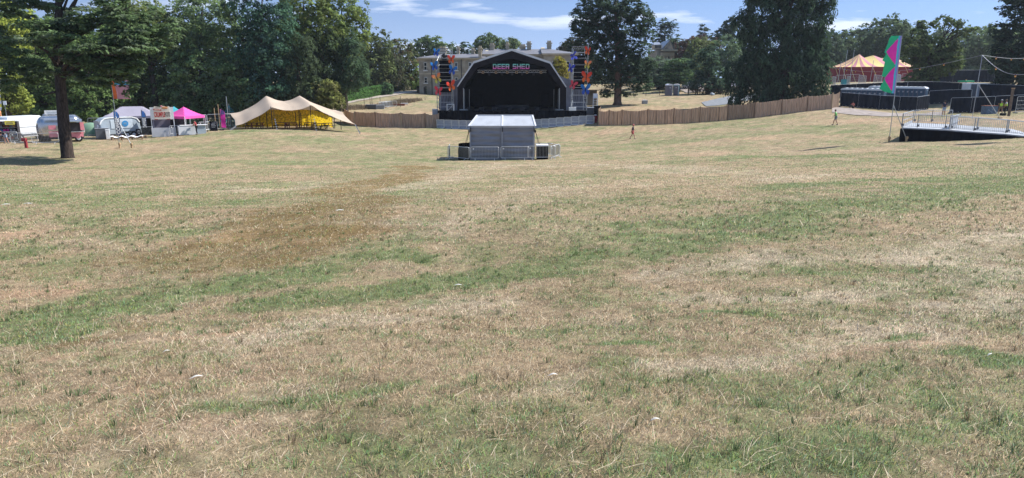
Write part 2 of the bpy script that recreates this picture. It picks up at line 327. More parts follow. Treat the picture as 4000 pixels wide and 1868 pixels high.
def make_ground():
    ys = np.concatenate([np.linspace(-40, 1.0, 30)[:-1], np.geomspace(1.0, 260, 620), np.geomspace(270, 950, 20)])
    us = np.linspace(-1, 1, 401); us = us * (0.75 + .25 * us ** 2)
    Yg, Ug = np.meshgrid(ys, us, indexing='ij'); half = np.maximum(np.abs(Yg) * 1.05 + 6, 6) + np.maximum(Yg - 300, 0) * .6
    Xg = Ug * half; x = Xg.ravel(); y = Yg.ravel(); z = surf_z(x, y)
    nr, nc = Yg.shape; idx = np.arange(nr * nc).reshape(nr, nc)
    q = np.stack([idx[:-1, :-1], idx[:-1, 1:], idx[1:, 1:], idx[1:, :-1]], -1).reshape(-1, 4)
    m = bpy.data.materials.new('turf'); m.use_nodes = True; N = m.node_tree.nodes; L = m.node_tree.links; b = N['Principled BSDF']
    b.inputs['Roughness'].default_value = .95; b.inputs['Specular IOR Level'].default_value = .1
    a = N.new('ShaderNodeAttribute'); a.attribute_name = 'Col'; t = N.new('ShaderNodeTexCoord')
    def nz(sc, det, rough):
        n = N.new('ShaderNodeTexNoise'); n.inputs['Scale'].default_value = sc; n.inputs['Detail'].default_value = det; n.inputs['Roughness'].default_value = rough; L.new(t.outputs['Object'], n.inputs['Vector']); return n.outputs[0]
    def rr(v, a0, a1, b0, b1):
        n = N.new('ShaderNodeMapRange'); n.inputs['From Min'].default_value = a0; n.inputs['From Max'].default_value = a1; n.inputs['To Min'].default_value = b0; n.inputs['To Max'].default_value = b1; L.new(v, n.inputs['Value']); return n.outputs[0]
    def mul(x1, x2):
        n = N.new('ShaderNodeMixRGB'); n.blend_type = 'MULTIPLY'; n.inputs[0].default_value = 1; L.new(x1, n.inputs[1]); L.new(x2, n.inputs[2]); return n.outputs[0]
    n1 = nz(9, 6, .75); n2 = nz(1.1, 6, .7)
    c = mul(mul(a.outputs['Color'], rr(n1, .3, .7, .55, 1.4)), rr(n2, .3, .7, .82, 1.18)); L.new(c, b.inputs['Base Color'])
    bp = N.new('ShaderNodeBump'); bp.inputs['Strength'].default_value = .6; bp.inputs['Distance'].default_value = .06; L.new(n1, bp.inputs['Height']); L.new(bp.outputs[0], b.inputs['Normal'])
    fine_ = (np.clip(1 + .9 * (vnoise(x, y, 4.0, 65, 4, .65) - .5), .5, 1.5) * np.interp(np.hypot(x, y), [4, 28], [.70, 1]))[:, None]; me = mesh_np('ground', np.stack([x, y, z], 1), q, 4, m, col=turf_colour(x, y) * fine_, smooth=True)  # random mottle; near ground also darkened, painting in depth between the blades
    tag(link('ground', me), 'dry festival field of straw-coloured and green turf', 'ground', kind='structure')
make_ground()
def make_grass():
    mt = colmat('grass_blades', .75, .25, .2, .72)
    rings = [(1.9, 5.5, 15500, .031, .0025), (5.5, 11, 5300, .034, .0043), (11, 24, 1250, .042, .009), (24, 48, 260, .045, .018), (48, 92, 50, .045, .036)]
    Vs, Cs = [], []
    for (y0, y1, dens, ln, wd) in rings:
        area = (y1 - y0) * (y0 + y1) * .80; n = int(area * dens)
        y = np.sqrt(rng.uniform(y0 * y0, y1 * y1, n)); x = rng.uniform(-.80, .80, n) * (y + .4); inner = n
        # thinner cover to either side, where a step sideways would look
        side = min(5.0, y1 * .5); ne = int((y1 - y0) * side * 2 * dens * .38); ye = rng.uniform(y0, y1, ne); xe = .80 * (ye + .4) + rng.uniform(0, side, ne); xe *= rng.choice([-1, 1], ne)
        x = np.concatenate([x, xe]); y = np.concatenate([y, ye]); n = len(x)
        g, d, p, t = turf(x, y); clump = vnoise(x, y, 4.5, 61, 3); fine = vnoise(x, y, 9.0, 63, 3, .6) - .5; g = np.clip(g + 1.5 * fine, 0, 1); keep = rng.random(n) < (.35 + .9 * clump) * (1 - .35 * t)
        x, y, g, d, p, t, clump, fine = (q[keep] for q in (x, y, g, d, p, t, clump, fine)); n = len(x)
        z = surf_z(x, y); isg = rng.random(n) < np.clip(g * 1.05 + .04, 0, .95)
        straw = np.tile(C_STRAW * 1.45, (n, 1)); r = rng.random(n)[:, None]
        straw = np.where(r < (t * .8)[:, None], C_TAN * 1.4, straw); straw = np.where(rng.random(n)[:, None] < (p * .8)[:, None], C_PALE * 1.45, straw)
        straw = np.where(rng.random(n)[:, None] < np.clip(d, 0, .9)[:, None], C_DARK * 1.1, straw)
        green = C_GREEN * np.stack([rng.uniform(.6, 1.35, n), rng.uniform(.8, 1.25, n), rng.uniform(.5, 1.5, n)], 1)
        br = (rng.random(n) < np.clip(.22 - 1.2 * fine, .03, .8))[:, None]; straw = np.where(br, np.array([.20, .145, .088]), straw); gy = (rng.random(n) < .22)[:, None]; straw = np.where(gy & ~br, np.array([.47, .41, .30]), straw)
        c = np.where(isg[:, None], green * 1.35, straw) * rng.uniform(.35, 1.75, n)[:, None]
        L = ln * rng.uniform(.5, 1.5, n) * (.7 + .7 * clump) * np.where(isg, 1.0, .9); W = wd * rng.uniform(.6, 1.4, n) * np.where(np.abs(x) > .8 * (y + .4), 1.7, 1)
        tilt = np.where(isg, rng.uniform(.2, 1.25, n), rng.uniform(.4, 1.5, n)); az = rng.uniform(0, 2 * np.pi, n); az = np.where(rng.random(n) < .3, rng.normal(.3, .6, n), az)
        long = rng.random(n) < (.007 + .02 * (p + t) * (wd < .006)); L = np.where(long, L * 3.2 if wd < .01 else L * 1.8, L); c = np.where(long[:, None], C_PALE * 1.6, c); tilt = np.where(long & (rng.random(n) < .6), 1.35, tilt)
        dx = np.cos(az) * np.sin(tilt); dy = np.sin(az) * np.sin(tilt); dz = np.cos(tilt) + .02
        sx = -np.sin(az); sy = np.cos(az); k = rng.uniform(-.6, .6, n); sz = k * .6
        b = np.stack([x, y, z - .004], 1); s = np.stack([sx, sy, sz], 1); dd = np.stack([dx, dy, dz], 1); dr = np.stack([dx, dy, dz * .2], 1)
        v0 = b - s * (W / 2)[:, None]; v1 = b + s * (W / 2)[:, None]; mid = b + dd * (L * .55)[:, None]
        v2 = mid + s * (W * .35)[:, None]; v3 = mid - s * (W * .35)[:, None]; v4 = mid + (dd * .5 + dr * .5) * (L * .45)[:, None]
        V = np.stack([v0, v1, v2, v3, v4], 1); Vs.append(V); Cs.append(np.repeat(c[:, None, :], 5, 1))
    # coarser green and bleached tufts standing out of the short sward
    nt_ = 3600; ty = 1.9 + 15 * rng.random(nt_) ** .9; tx = rng.uniform(-.8, .8, nt_) * (ty + .4); g, d, p, t = turf(tx, ty); kp = rng.random(nt_) < .25 + .75 * g; tx, ty = tx[kp], ty[kp]; m_ = 26
    x = np.repeat(tx, m_); y = np.repeat(ty, m_); n = len(x); rr2 = np.abs(rng.normal(0, .035, n)); an = rng.uniform(0, 6.28, n); x = x + rr2 * np.cos(an); y = y + rr2 * np.sin(an); z = surf_z(x, y); sc = np.repeat(np.interp(ty, [2, 17], [1, 1.9]), m_)
    tl = np.clip(rr2 * 16 + rng.uniform(0, .35, n), 0, 1.3); L = rng.uniform(.035, .075, n) * np.sqrt(sc); W = .003 * sc; dx, dy, dz = np.cos(an) * np.sin(tl), np.sin(an) * np.sin(tl), np.cos(tl)
    kind = np.repeat(rng.random(len(tx)) < .72, m_); base = np.where(kind[:, None], C_GREEN * np.array([.85, 1.05, .95]), C_STRAW * 1.2) * (rng.uniform(.5, 1.4, n) * np.repeat(rng.uniform(.55, 1.15, len(tx)), m_))[:, None]
    b = np.stack([x, y, z - .004], 1); s = np.stack([-np.sin(an), np.cos(an), np.zeros(n)], 1); dd = np.stack([dx, dy, dz], 1); dr = np.stack([dx, dy, dz * .1], 1); mid = b + dd * (L * .6)[:, None]
    Vs.append(np.stack([b - s * (W / 2)[:, None], b + s * (W / 2)[:, None], mid + s * (W * .35)[:, None], mid - s * (W * .35)[:, None], mid + (dd * .4 + dr * .6) * (L * .4)[:, None]], 1)); Cs.append(np.repeat(base[:, None, :], 5, 1))
    V = np.concatenate(Vs).reshape(-1, 3); C = np.concatenate(Cs).reshape(-1, 3); n = len(V) // 5; i = np.arange(n) * 5
    T = np.stack([i, i + 1, i + 2, i, i + 2, i + 3, i + 3, i + 2, i + 4], 1).reshape(-1, 3)
    tag(link('grass', mesh_np('grass', V, T, 3, mt, col=C)), 'dry and green grass blades covering the field', 'grass', kind='stuff')
    print('blades', n)
make_grass()
# ------------------------------------------------------------------ shared materials
M = {}
M['galv'] = mat('galvanised', (.42, .44, .46), .4, .85, .1); M['galvl'] = mat('bright_steel', (.62, .64, .67), .4, .5, .08)
M['black'] = mat('black_cloth', (.006, .007, .011), .9, 0, .3, 2.0); M['scrim'] = mat('black_scrim', (.016, .020, .030), .8, 0, .3, 1.2)
M['blackm'] = mat('black_metal', (.02, .02, .024), .45, .2, .1); M['white'] = mat('white_paint', (.78, .79, .80), .45, 0, .05)
M['tentroof'] = mat('pale_tent_roof', (.40, .425, .47), .7, 0, .07, 1.5, .2); M['whitec'] = mat('white_cloth', (.60, .62, .66), .85, 0, .07, 1.5, .2); M['greyc'] = mat('grey_pvc', (.26, .28, .33), .6, 0, .10, 1.2, .2)
M['greysheet'] = mat('grey_side_sheet', (.17, .18, .22), .8, 0, .18, .8); M['wood'] = mat('pale_timber', (.42, .29, .17), .8, 0, .2, 6)
M['dwood'] = mat('dark_timber', (.060, .040, .026), .8, 0, .25, 5); M['rwood'] = mat('red_stained_timber', (.20, .06, .035), .75, 0, .2, 5)
M['reed'] = mat('reed_screen', (.49, .36, .27), .9, 0, .42, 1.0, .25, .1, .35, stretch=(26, 26, .7)); M['reed_b'] = mat('reed_screen_dark', (.41, .30, .225), .9, 0, .42, 1.0, .25, .1, .35, stretch=(26, 26, .7)); M['reed_c'] = mat('reed_screen_pale', (.56, .42, .32), .9, 0, .42, 1.0, .25, .1, .35, stretch=(26, 26, .7)); M['reedpost'] = mat('reed_post', (.46, .35, .22), .85, 0, .15, 5)
M['rubber'] = mat('tyre_rubber', (.02, .02, .02), .85, 0, .2); M['glass'] = mat('dark_glass', (.02, .025, .03), .08, 0, .05, spec=.6)
for k_ in ('black', 'scrim'): M[k_].node_tree.nodes['Principled BSDF'].inputs['Specular IOR Level'].default_value = .03
M['red'] = mat('red_paint', (.27, .03, .04), .5); M['grey'] = mat('grey_plastic', (.10, .11, .13), .55, 0, .1); M['lgrey'] = mat('light_grey_plastic', (.34, .36, .40), .5, 0, .1)
M['meshs'] = mat('barrier_mesh_sheet', (.33, .35, .40), .6, .3, .12, 3); M['skin'] = mat('skin', (.42, .22, .15), .6, 0, .05); M['hair'] = mat('dark_hair', (.02, .014, .01), .7)

# ------------------------------------------------------------------ trees
M['leafpaint'] = colmat('foliage', .75, .42, .08)
M['barkd'] = mat('dark_bark', (.055, .042, .036), .95, 0, .5, 3.0, .9, .1, stretch=(4, 4, 1)); M['barkp'] = mat('pine_bark', (.16, .105, .08), .95, 0, .35, 3.0, .6, .1, stretch=(4, 4, 1))
def crown_cards(lobes, size, cover, clump, col, style='broad', tip=None, seed=0, gaps=0.0):
    rg = np.random.default_rng(1000 + seed); lob = np.array(lobes, float)
    area = np.array([(l[3] * l[4] * l[5]) ** (2 / 3) * 4 * np.pi for l in lob]); tot = area.sum()
    n = int(3.6 * cover * tot / (size * size)); per = max(4, int(2.2 * (clump / size) ** 2)); nc = max(12, n // per)
    li = rg.choice(len(lob), nc, p=area / tot); l = lob[li]
    d = rg.normal(size=(nc, 3)); d /= np.linalg.norm(d, axis=1)[:, None]
    rr_ = 1 - np.abs(rg.normal(0, .16, nc)); rr_ = np.where(rg.random(nc) < .18, rg.uniform(.3, .85, nc), rr_)
    wob = 1 + .16 * np.sin(d[:, 0] * 5 + li * 2.1) * np.cos(d[:, 2] * 6 + li) + .1 * rg.normal(size=nc)
    C = l[:, :3] + d * l[:, 3:6] * (rr_ * wob)[:, None]
    keep = np.ones(nc, bool)
    for k in range(len(lob)):
        q = ((C - lob[k, :3]) / lob[k, 3:6]); keep &= ~(((q ** 2).sum(1) < .42) & (li != k) & (rg.random(nc) < .8))
    if gaps: keep &= ~(vnoise(C[:, 0] + 50, C[:, 2] + C[:, 1] * .5 + 90, .35, 71 + seed, 2) > 1 - gaps)
    C = C[keep]; d = d[keep]; nc = len(C)
    cr = clump * rg.uniform(.55, 1.35, nc); tone = rg.uniform(.5, 1.5, nc)
    ci = np.repeat(np.arange(nc), per); N_ = len(ci)
    e = rg.normal(size=(N_, 3)); e /= np.linalg.norm(e, axis=1)[:, None]; out = d[ci] * np.array([1, 1, .8]) + np.array([0, 0, .55]); e = e + out * .9; e /= np.linalg.norm(e, axis=1)[:, None]
    sq = np.array([1, 1, .75]) if style == 'broad' else (np.array([1.25, 1.25, .32]) if style == 'layer' else (np.array([.8, .8, 1.5]) if style == 'droop' else np.array([1.1, 1.1, .6])))
    Pn = C[ci] + e * sq * (cr[ci] * rg.random(N_) ** .45)[:, None]
    nrm = e + rg.normal(size=(N_, 3)) * .5 + np.array([.12, 0, .35])
    if style in ('layer', 'needle'): nrm += np.array([0, 0, .9])
    nrm /= np.linalg.norm(nrm, axis=1)[:, None]
    a = np.cross(nrm, rg.normal(size=(N_, 3)))
    if style == 'droop': a = a * .5 + np.array([0, 0, -1.0])
    if style == 'layer': a = a * .6 + d[ci] * np.array([1, 1, -.25])
    a -= nrm * (a * nrm).sum(1)[:, None]; a /= np.linalg.norm(a, axis=1)[:, None] + 1e-9; b = np.cross(nrm, a)
    asp = {'broad': 1.0, 'layer': 2.0, 'droop': 2.2, 'needle': 1.5}[style]
    s = size * rg.uniform(.55, 1.4, N_); la = (s * asp ** .5)[:, None] * a * .7; lb = (s / asp ** .5)[:, None] * b * .55; fold = nrm * (s * .18)[:, None]
    V = np.stack([Pn - la, Pn - lb * rg.uniform(.6, 1.2, (N_, 1)) + fold, Pn + la, Pn + lb * rg.uniform(.6, 1.2, (N_, 1)) + fold], 1)
    c = np.array(col)[None] * np.array([2.1, 2.05, 1.45]) * (tone[ci] * rg.uniform(.7, 1.3, N_))[:, None]
    if tip is not None:
        w = np.clip((rg.random(nc) < .28) * rg.uniform(.4, 1, nc), 0, 1)[ci][:, None]; c = c * (1 - w) + np.array(tip)[None] * 1.35 * w
    return V.reshape(-1, 3), np.repeat(c, 4, 0)
TREE_N = [0]
def tree(name, label, base, lobes, col, size=.32, clump=.9, cover=1.0, style='broad', tip=None, trunk=.4, bark='barkd', gaps=0.0, group=None, cat='tree', limbs=5, trunk_top=None, bare=None):
    TREE_N[0] += 1; seed = TREE_N[0]; rg = random.Random(seed); base = Vector(base) - Vector((0, 0, .15))
    t = thing(name, label, cat, base, 0, group)
    V, C = crown_cards([(l[0] - base.x, l[1] - base.y, l[2] - base.z, l[3], l[4], l[5]) for l in lobes], size, cover, clump, col, style, tip, seed, gaps)
    n = len(V) // 4; link('crown', mesh_np('crown', V, np.arange(n * 4).reshape(-1, 4), 4, M['leafpaint'], col=C), t)
    top = max(l[2] + l[5] * .4 for l in lobes) - base.z if trunk_top is None else trunk_top
    big = sum((Vector(l[:3]) * l[3] for l in lobes), Vector()) / sum(l[3] for l in lobes) - base
    pts = []
    for i in range(7):
        f = i / 6; pts.append(Vector((big.x * f * f * .8 + rg.uniform(-.12, .12) * i * .3, big.y * f * f * .8, top * f)))
    mb = MB(); rad = [trunk * k for k in (1.35, 1.0, .88, .74, .56, .36, .12)]; pts.insert(1, pts[0].lerp(pts[1], .12)); rad.insert(1, trunk * 1.08); mb.tube(pts, rad, 10)
    for k in range(8 if trunk > .5 else 0):
        an = k * .785 + .3; v = Vector((math.cos(an), math.sin(an), 0)) * trunk * .9; mb.tube([v * .7 + Vector((0, 0, trunk * 1.8)), v * 1.15 + Vector((0, 0, trunk * .5)), v * 1.8 + Vector((0, 0, -.1))], [trunk * .2, trunk * .32, trunk * .2], 6)
    order = sorted(lobes, key=lambda l: -l[3])[:limbs]
    for l in order:
        c = Vector(l[:3]) - base; f = min(.85, max(.3, (c.z - l[5] * .6) / max(top, .1) * .8)); k = f * 6; i = min(5, int(k)); s = pts[i + 1].lerp(pts[i + 2], k - i) if i + 2 < len(pts) else pts[-2]
        r0 = trunk * (.5 * (1 - f) + .12); mid = s.lerp(c, .5) + Vector((rg.uniform(-.4, .4), rg.uniform(-.4, .4), .3))
        mb.tube([s, mid, c + Vector((rg.uniform(-.5, .5), rg.uniform(-.5, .5), rg.uniform(-.3, .5)))], [r0, r0 * .6, r0 * .15], 7)
        for q in range(3):
            an = rg.uniform(0, 6.28); e = c + Vector((math.cos(an) * l[3], math.sin(an) * l[4], rg.uniform(-.2, .6) * l[5])) * .8; mb.tube([mid.lerp(c, .4), mid.lerp(e, .6) + Vector((0, 0, .2)), e], [r0 * .4, r0 * .25, r0 * .06], 5)
    if bare:
        for (a, b, r) in bare: mb.tube([Vector(a) - base, (Vector(a) + Vector(b)) / 2 - base + Vector((rg.uniform(-.2, .2), 0, rg.uniform(.1, .4))), Vector(b) - base], [r, r * .7, r * .2], 6)
    mb.build('trunk', M[bark], t, smooth=True); return t
def treepx(name, label, bpx, Y, lobes, col, dscale=.9, tiers=0, **kw):
    """lobes given as (picture x, y, half width, half height[, metres further back])"""
    base = GY(bpx, Y); L_ = []
    if tiers:                                          # break every mass into flat, drooping boughs
        q = random.Random(int(bpx)); nl = []
        for l in lobes:
            for k in range(tiers):
                f = (k + .5) / tiers * 2 - 1; nl.append((l[0] + q.uniform(-.45, .45) * l[2], l[1] + f * l[3] * .85, l[2] * q.uniform(.35, .7), l[3] * q.uniform(.17, .36), (l[4] if len(l) > 4 else 0) + q.uniform(-2, 1.5)))
        lobes = nl
    for l in lobes:
        Yl = Y + (l[4] if len(l) > 4 else 0); c = P(l[0], l[1], Yl); dep = Yl * cp - c.z * sp; k = dep / F
        L_.append((c.x, c.y, c.z, l[2] * k, l[2] * k * dscale, l[3] * k * 1.02))
    return tree(name, label, base, L_, col, **kw)
GR = (.062, .098, .044); DG = (.038, .064, .036); BG = (.034, .062, .048); YG = (.140, .165, .045); LG = (.11, .155, .06); GG = (.082, .120, .068); CON = (.030, .048, .032); PINE = (.032, .052, .038); COP = (.050, .034, .036)
W_ = 'trees of the wood on the left'
# the big conifer in front
treepx('conifer_tree', 'large spreading dark conifer with a thick bare trunk standing alone in the left field', 265, 58,
 [(300, -150, 240, 120), (60, 30, 150, 80, 1), (270, 40, 150, 90), (480, 60, 150, 90, -1), (190, 130, 170, 50, -2), (20, 170, 110, 55, 0), (430, 165, 190, 50, -2), (610, 150, 100, 50, 0), (90, 230, 120, 45, 1), (330, 220, 150, 45, -3), (520, 245, 90, 40, -1), (560, 110, 130, 60, 2), (130, 290, 90, 40, 1), (260, 300, 110, 40, 1), (430, 285, 110, 38, -1), (385, 320, 60, 20, -2), (508, 345, 18, 36, -1), (505, 300, 40, 22, -1), (10, 320, 45, 45, 1), (655, 120, 55, 50, 0)],
 (.050, .078, .047), size=.20, clump=.50, cover=.95, style='layer', tip=(.125, .155, .10), trunk=.46, gaps=.27, tiers=4, limbs=14, dscale=.7,
 bare=[(P(250, 365, 58), P(165, 372, 57.4), .16), (P(262, 130, 58), P(330, 90, 57), .2), (P(240, 60, 58), P(215, -30, 58), .25), (P(265, 60, 58), P(310, -20, 58), .22)])
lw = [
 ('tall yellow-green tree at the far left edge behind the conifer', 20, 96, [(10, 60, 90, 110), (-20, 200, 80, 90), (40, 150, 60, 70)], YG, 'broad', None),
 ('yellow-leaved tree low at the left edge behind the white van', 45, 88, [(30, 350, 55, 60), (60, 400, 45, 45), (10, 430, 40, 40)], (.10, .12, .038), 'broad', None),
 ('dense mid-green tree mass behind the white van', 160, 100, [(160, 330, 110, 90), (110, 420, 80, 60), (220, 420, 90, 65), (140, 180, 120, 120, 4)], GR, 'broad', LG),
 ('green leafy tree behind the silver catering trailer', 360, 100, [(330, 380, 90, 80), (420, 420, 90, 60), (300, 250, 110, 100, 3), (400, 200, 130, 110, 5)], GR, 'broad', LG),
 ('deep green tree rising above the grey gazebo', 560, 108, [(540, 250, 110, 110), (480, 330, 80, 80), (600, 340, 70, 90), (520, 130, 100, 90, 2)], DG, 'broad', GR),
 ('sunlit yellow-green tree top right of the big conifer', 620, 106, [(600, 110, 75, 70), (640, 190, 60, 60), (560, 60, 80, 50, 2), (500, 90, 70, 70, 2)], (.09, .115, .05), 'broad', YG),
 ('huge grey-green ash tree rising behind the pink gazebo', 800, 108, [(800, 70, 130, 95), (730, 180, 90, 90), (860, 190, 80, 100), (790, 280, 130, 90, -2), (900, 330, 100, 80, -3), (980, 380, 70, 60, -4), (740, 390, 100, 80, -2)], GG, 'broad', (.085, .12, .08)),
 ('grey-green undergrowth tree left of the cream stretch tent', 860, 104, [(880, 400, 90, 70), (790, 450, 80, 50), (960, 430, 70, 50), (700, 420, 60, 70)], (.05, .08, .045), 'broad', LG),
 ('dark blue-green chestnut tree towering behind the stretch tent', 1040, 106, [(1020, 20, 110, 90), (1060, 120, 95, 90), (1010, 200, 90, 80), (1070, 260, 90, 80, -2), (1060, 340, 100, 70, -2)], (.032, .066, .055), 'broad', (.05, .095, .075)),
 ('tall lime-green tree with a sunlit top behind the stretch tent', 1200, 114, [(1190, 30, 90, 90), (1250, 110, 90, 80), (1180, 170, 70, 80), (1150, 80, 60, 60)], (.085, .115, .048), 'broad', YG),
 ('tallest lime-green tree on the right end of the wood', 1350, 118, [(1340, 50, 80, 75), (1370, 130, 70, 80), (1320, 190, 60, 70), (1400, 100, 35, 50), (1300, 100, 50, 60)], (.08, .108, .045), 'broad', YG),
 ('dark yew tree behind the right half of the stretch tent', 1180, 104, [(1170, 300, 70, 90), (1130, 380, 70, 60), (1180, 220, 45, 60), (1220, 380, 60, 60)], (.034, .050, .034), 'droop', (.06, .08, .05)),
 ('dark narrow yew beside the round yellowish bush', 1270, 112, [(1270, 200, 50, 80), (1260, 290, 60, 80), (1290, 350, 50, 50)], (.030, .046, .032), 'droop', None),
 ('drooping grey-green conifer above the clipped hedge', 1325, 113, [(1370, 240, 50, 70), (1385, 300, 55, 45), (1360, 180, 30, 40), (1335, 330, 40, 40)], (.036, .062, .046), 'droop', GG),
 ('mixed green tree above the long clipped hedge', 1450, 172, [(1440, 190, 55, 55), (1470, 260, 65, 60), (1440, 320, 60, 50), (1490, 170, 40, 45)], (.065, .085, .045), 'broad', (.10, .11, .05)),
 ('dark hanging tree beside the domed clipped bush', 1500, 176, [(1520, 270, 55, 60), (1540, 330, 50, 35), (1500, 220, 35, 40)], (.045, .058, .040), 'droop', (.08, .07, .05)),
 ('russet-tipped tree at the right end of the wood', 1560, 184, [(1560, 195, 45, 38), (1590, 240, 40, 45), (1550, 260, 45, 50), (1600, 290, 30, 40)], (.060, .072, .040), 'broad', (.15, .09, .055)),
 ('light green rounded shrub left of the stone house', 1610, 186, [(1590, 315, 55, 38), (1640, 310, 40, 42), (1560, 335, 35, 22), (1650, 340, 30, 22)], (.10, .155, .055), 'broad', (.13, .19, .07)),
]
for lab, bpx, Y, lobes, c, st, tip in lw:
    treepx('shrub' if 'shrub' in lab else 'wood_tree', lab, bpx, Y, lobes, c, size=.27 if Y < 125 else .36, clump=.95, cover=.55, style=st, tip=tip, trunk=.45, group=W_, limbs=4, cat='shrub' if 'shrub' in lab else 'tree')
# back row closing the wood
for i, (px, py, w, h) in enumerate([(60, 330, 190, 230), (330, 330, 190, 250), (600, 330, 170, 220), (860, 330, 170, 240), (1110, 330, 170, 220), (1330, 330, 120, 170), (1480, 330, 90, 100)]):
    treepx('wood_tree', ORD[i] + ' from the left of the shadowed trees deep inside the wood', px, 124 + i * 3 + (60 if i > 4 else 0), [(px, py, w, h), (px - w * .4, py - h * .5, w * .5, h * .5), (px + w * .4, py - h * .4, w * .5, h * .5), (px, 470 if i < 5 else 330, w, 50)], (.028, .044, .030), size=.6, clump=1.6, cover=.6, trunk=.5, group=W_, limbs=3)
treepx('round_bush', 'rounded bush with yellowish top between the stretch tent and the hedge', 1280, 104, [(1265, 360, 46, 36), (1300, 395, 40, 34), (1245, 405, 36, 30), (1290, 345, 30, 22)], (.075, .085, .035), size=.3, clump=.7, cover=.8, tip=(.15, .14, .06), trunk=.15, cat='bush')
# clipped hedge and dome
def hedge(label, p0, p1, w, h, col, name='hedge', cat='hedge', sz=.24):
    p0 = Vector(p0); p1 = Vector(p1); n = int(12000 * max((p1 - p0).length / 20, .3)); d = (p1 - p0); L = d.length; d = d.normalized(); s = Vector((-d.y, d.x, 0)); rg = np.random.default_rng(int(L * 100))
    face = rg.integers(0, 4, n); u = rg.random(n) * L; a = rg.uniform(-w / 2, w / 2, n); zz_ = rg.random(n) * h
    a = np.where(face == 0, -w / 2, np.where(face == 1, w / 2, a)); zz_ = np.where(face >= 2, h, zz_); bump = (vnoise(u, zz_ * 1.3 + a, .8, 5, 3) - .5) * .35
    nx = np.where(face == 0, -1, np.where(face == 1, 1, 0)); a = a + nx * bump; zz_ = zz_ + (face >= 2) * bump
    Pn = np.stack([d.x * u + s.x * a, d.y * u + s.y * a, (d.z * u) + zz_], 1)
    nrm = np.stack([s.x * nx, s.y * nx, (face >= 2) * 1.0], 1) + rg.normal(size=(n, 3)) * .55; nrm /= np.linalg.norm(nrm, axis=1)[:, None]
    ax = np.cross(nrm, rg.normal(size=(n, 3))); ax /= np.linalg.norm(ax, axis=1)[:, None]; bx = np.cross(nrm, ax); sc = sz * rg.uniform(.5, 1.3, n)[:, None]
    V = np.stack([Pn - ax * sc * .7, Pn - bx * sc * .5, Pn + ax * sc * .7, Pn + bx * sc * .5], 1).reshape(-1, 3)
    t = thing(name, label, cat, p0 - Vector((0, 0, .1)))
    C = np.repeat(np.array(col)[None] * (rg.uniform(.6, 1.4, n) * (.75 + .5 * vnoise(u, zz_, .6, 9, 3)))[:, None], 4, 0); link('foliage', mesh_np('foliage', V, np.arange(n * 4).reshape(-1, 4), 4, M['leafpaint'], col=C), t)
    mb = MB(); q = w * .42; mb.prism([s * -q, s * q, s * q + Vector((0, 0, h * .93)), s * -q + Vector((0, 0, h * .93))], p1 - p0); mb.build('stems', M['barkd'], t); return t
hedge('long bright green clipped hedge running up beside the pale path', G(1338, 399), G(1498, 371), 1.8, 2.3, (.13, .26, .075))
treepx('clipped_dome', 'smooth dark green domed bush at the end of the clipped hedge', 1510, G(1510, 371).y, [(1508, 353, 26, 21), (1510, 341, 18, 14)], (.045, .080, .050), size=.25, clump=.3, cover=1.6, trunk=.12, cat='bush')
hedge('low dark clipped hedge in front of the stone house', G(1646, 366), G(1724, 364), 2.5, 1.7, (.05, .10, .05))
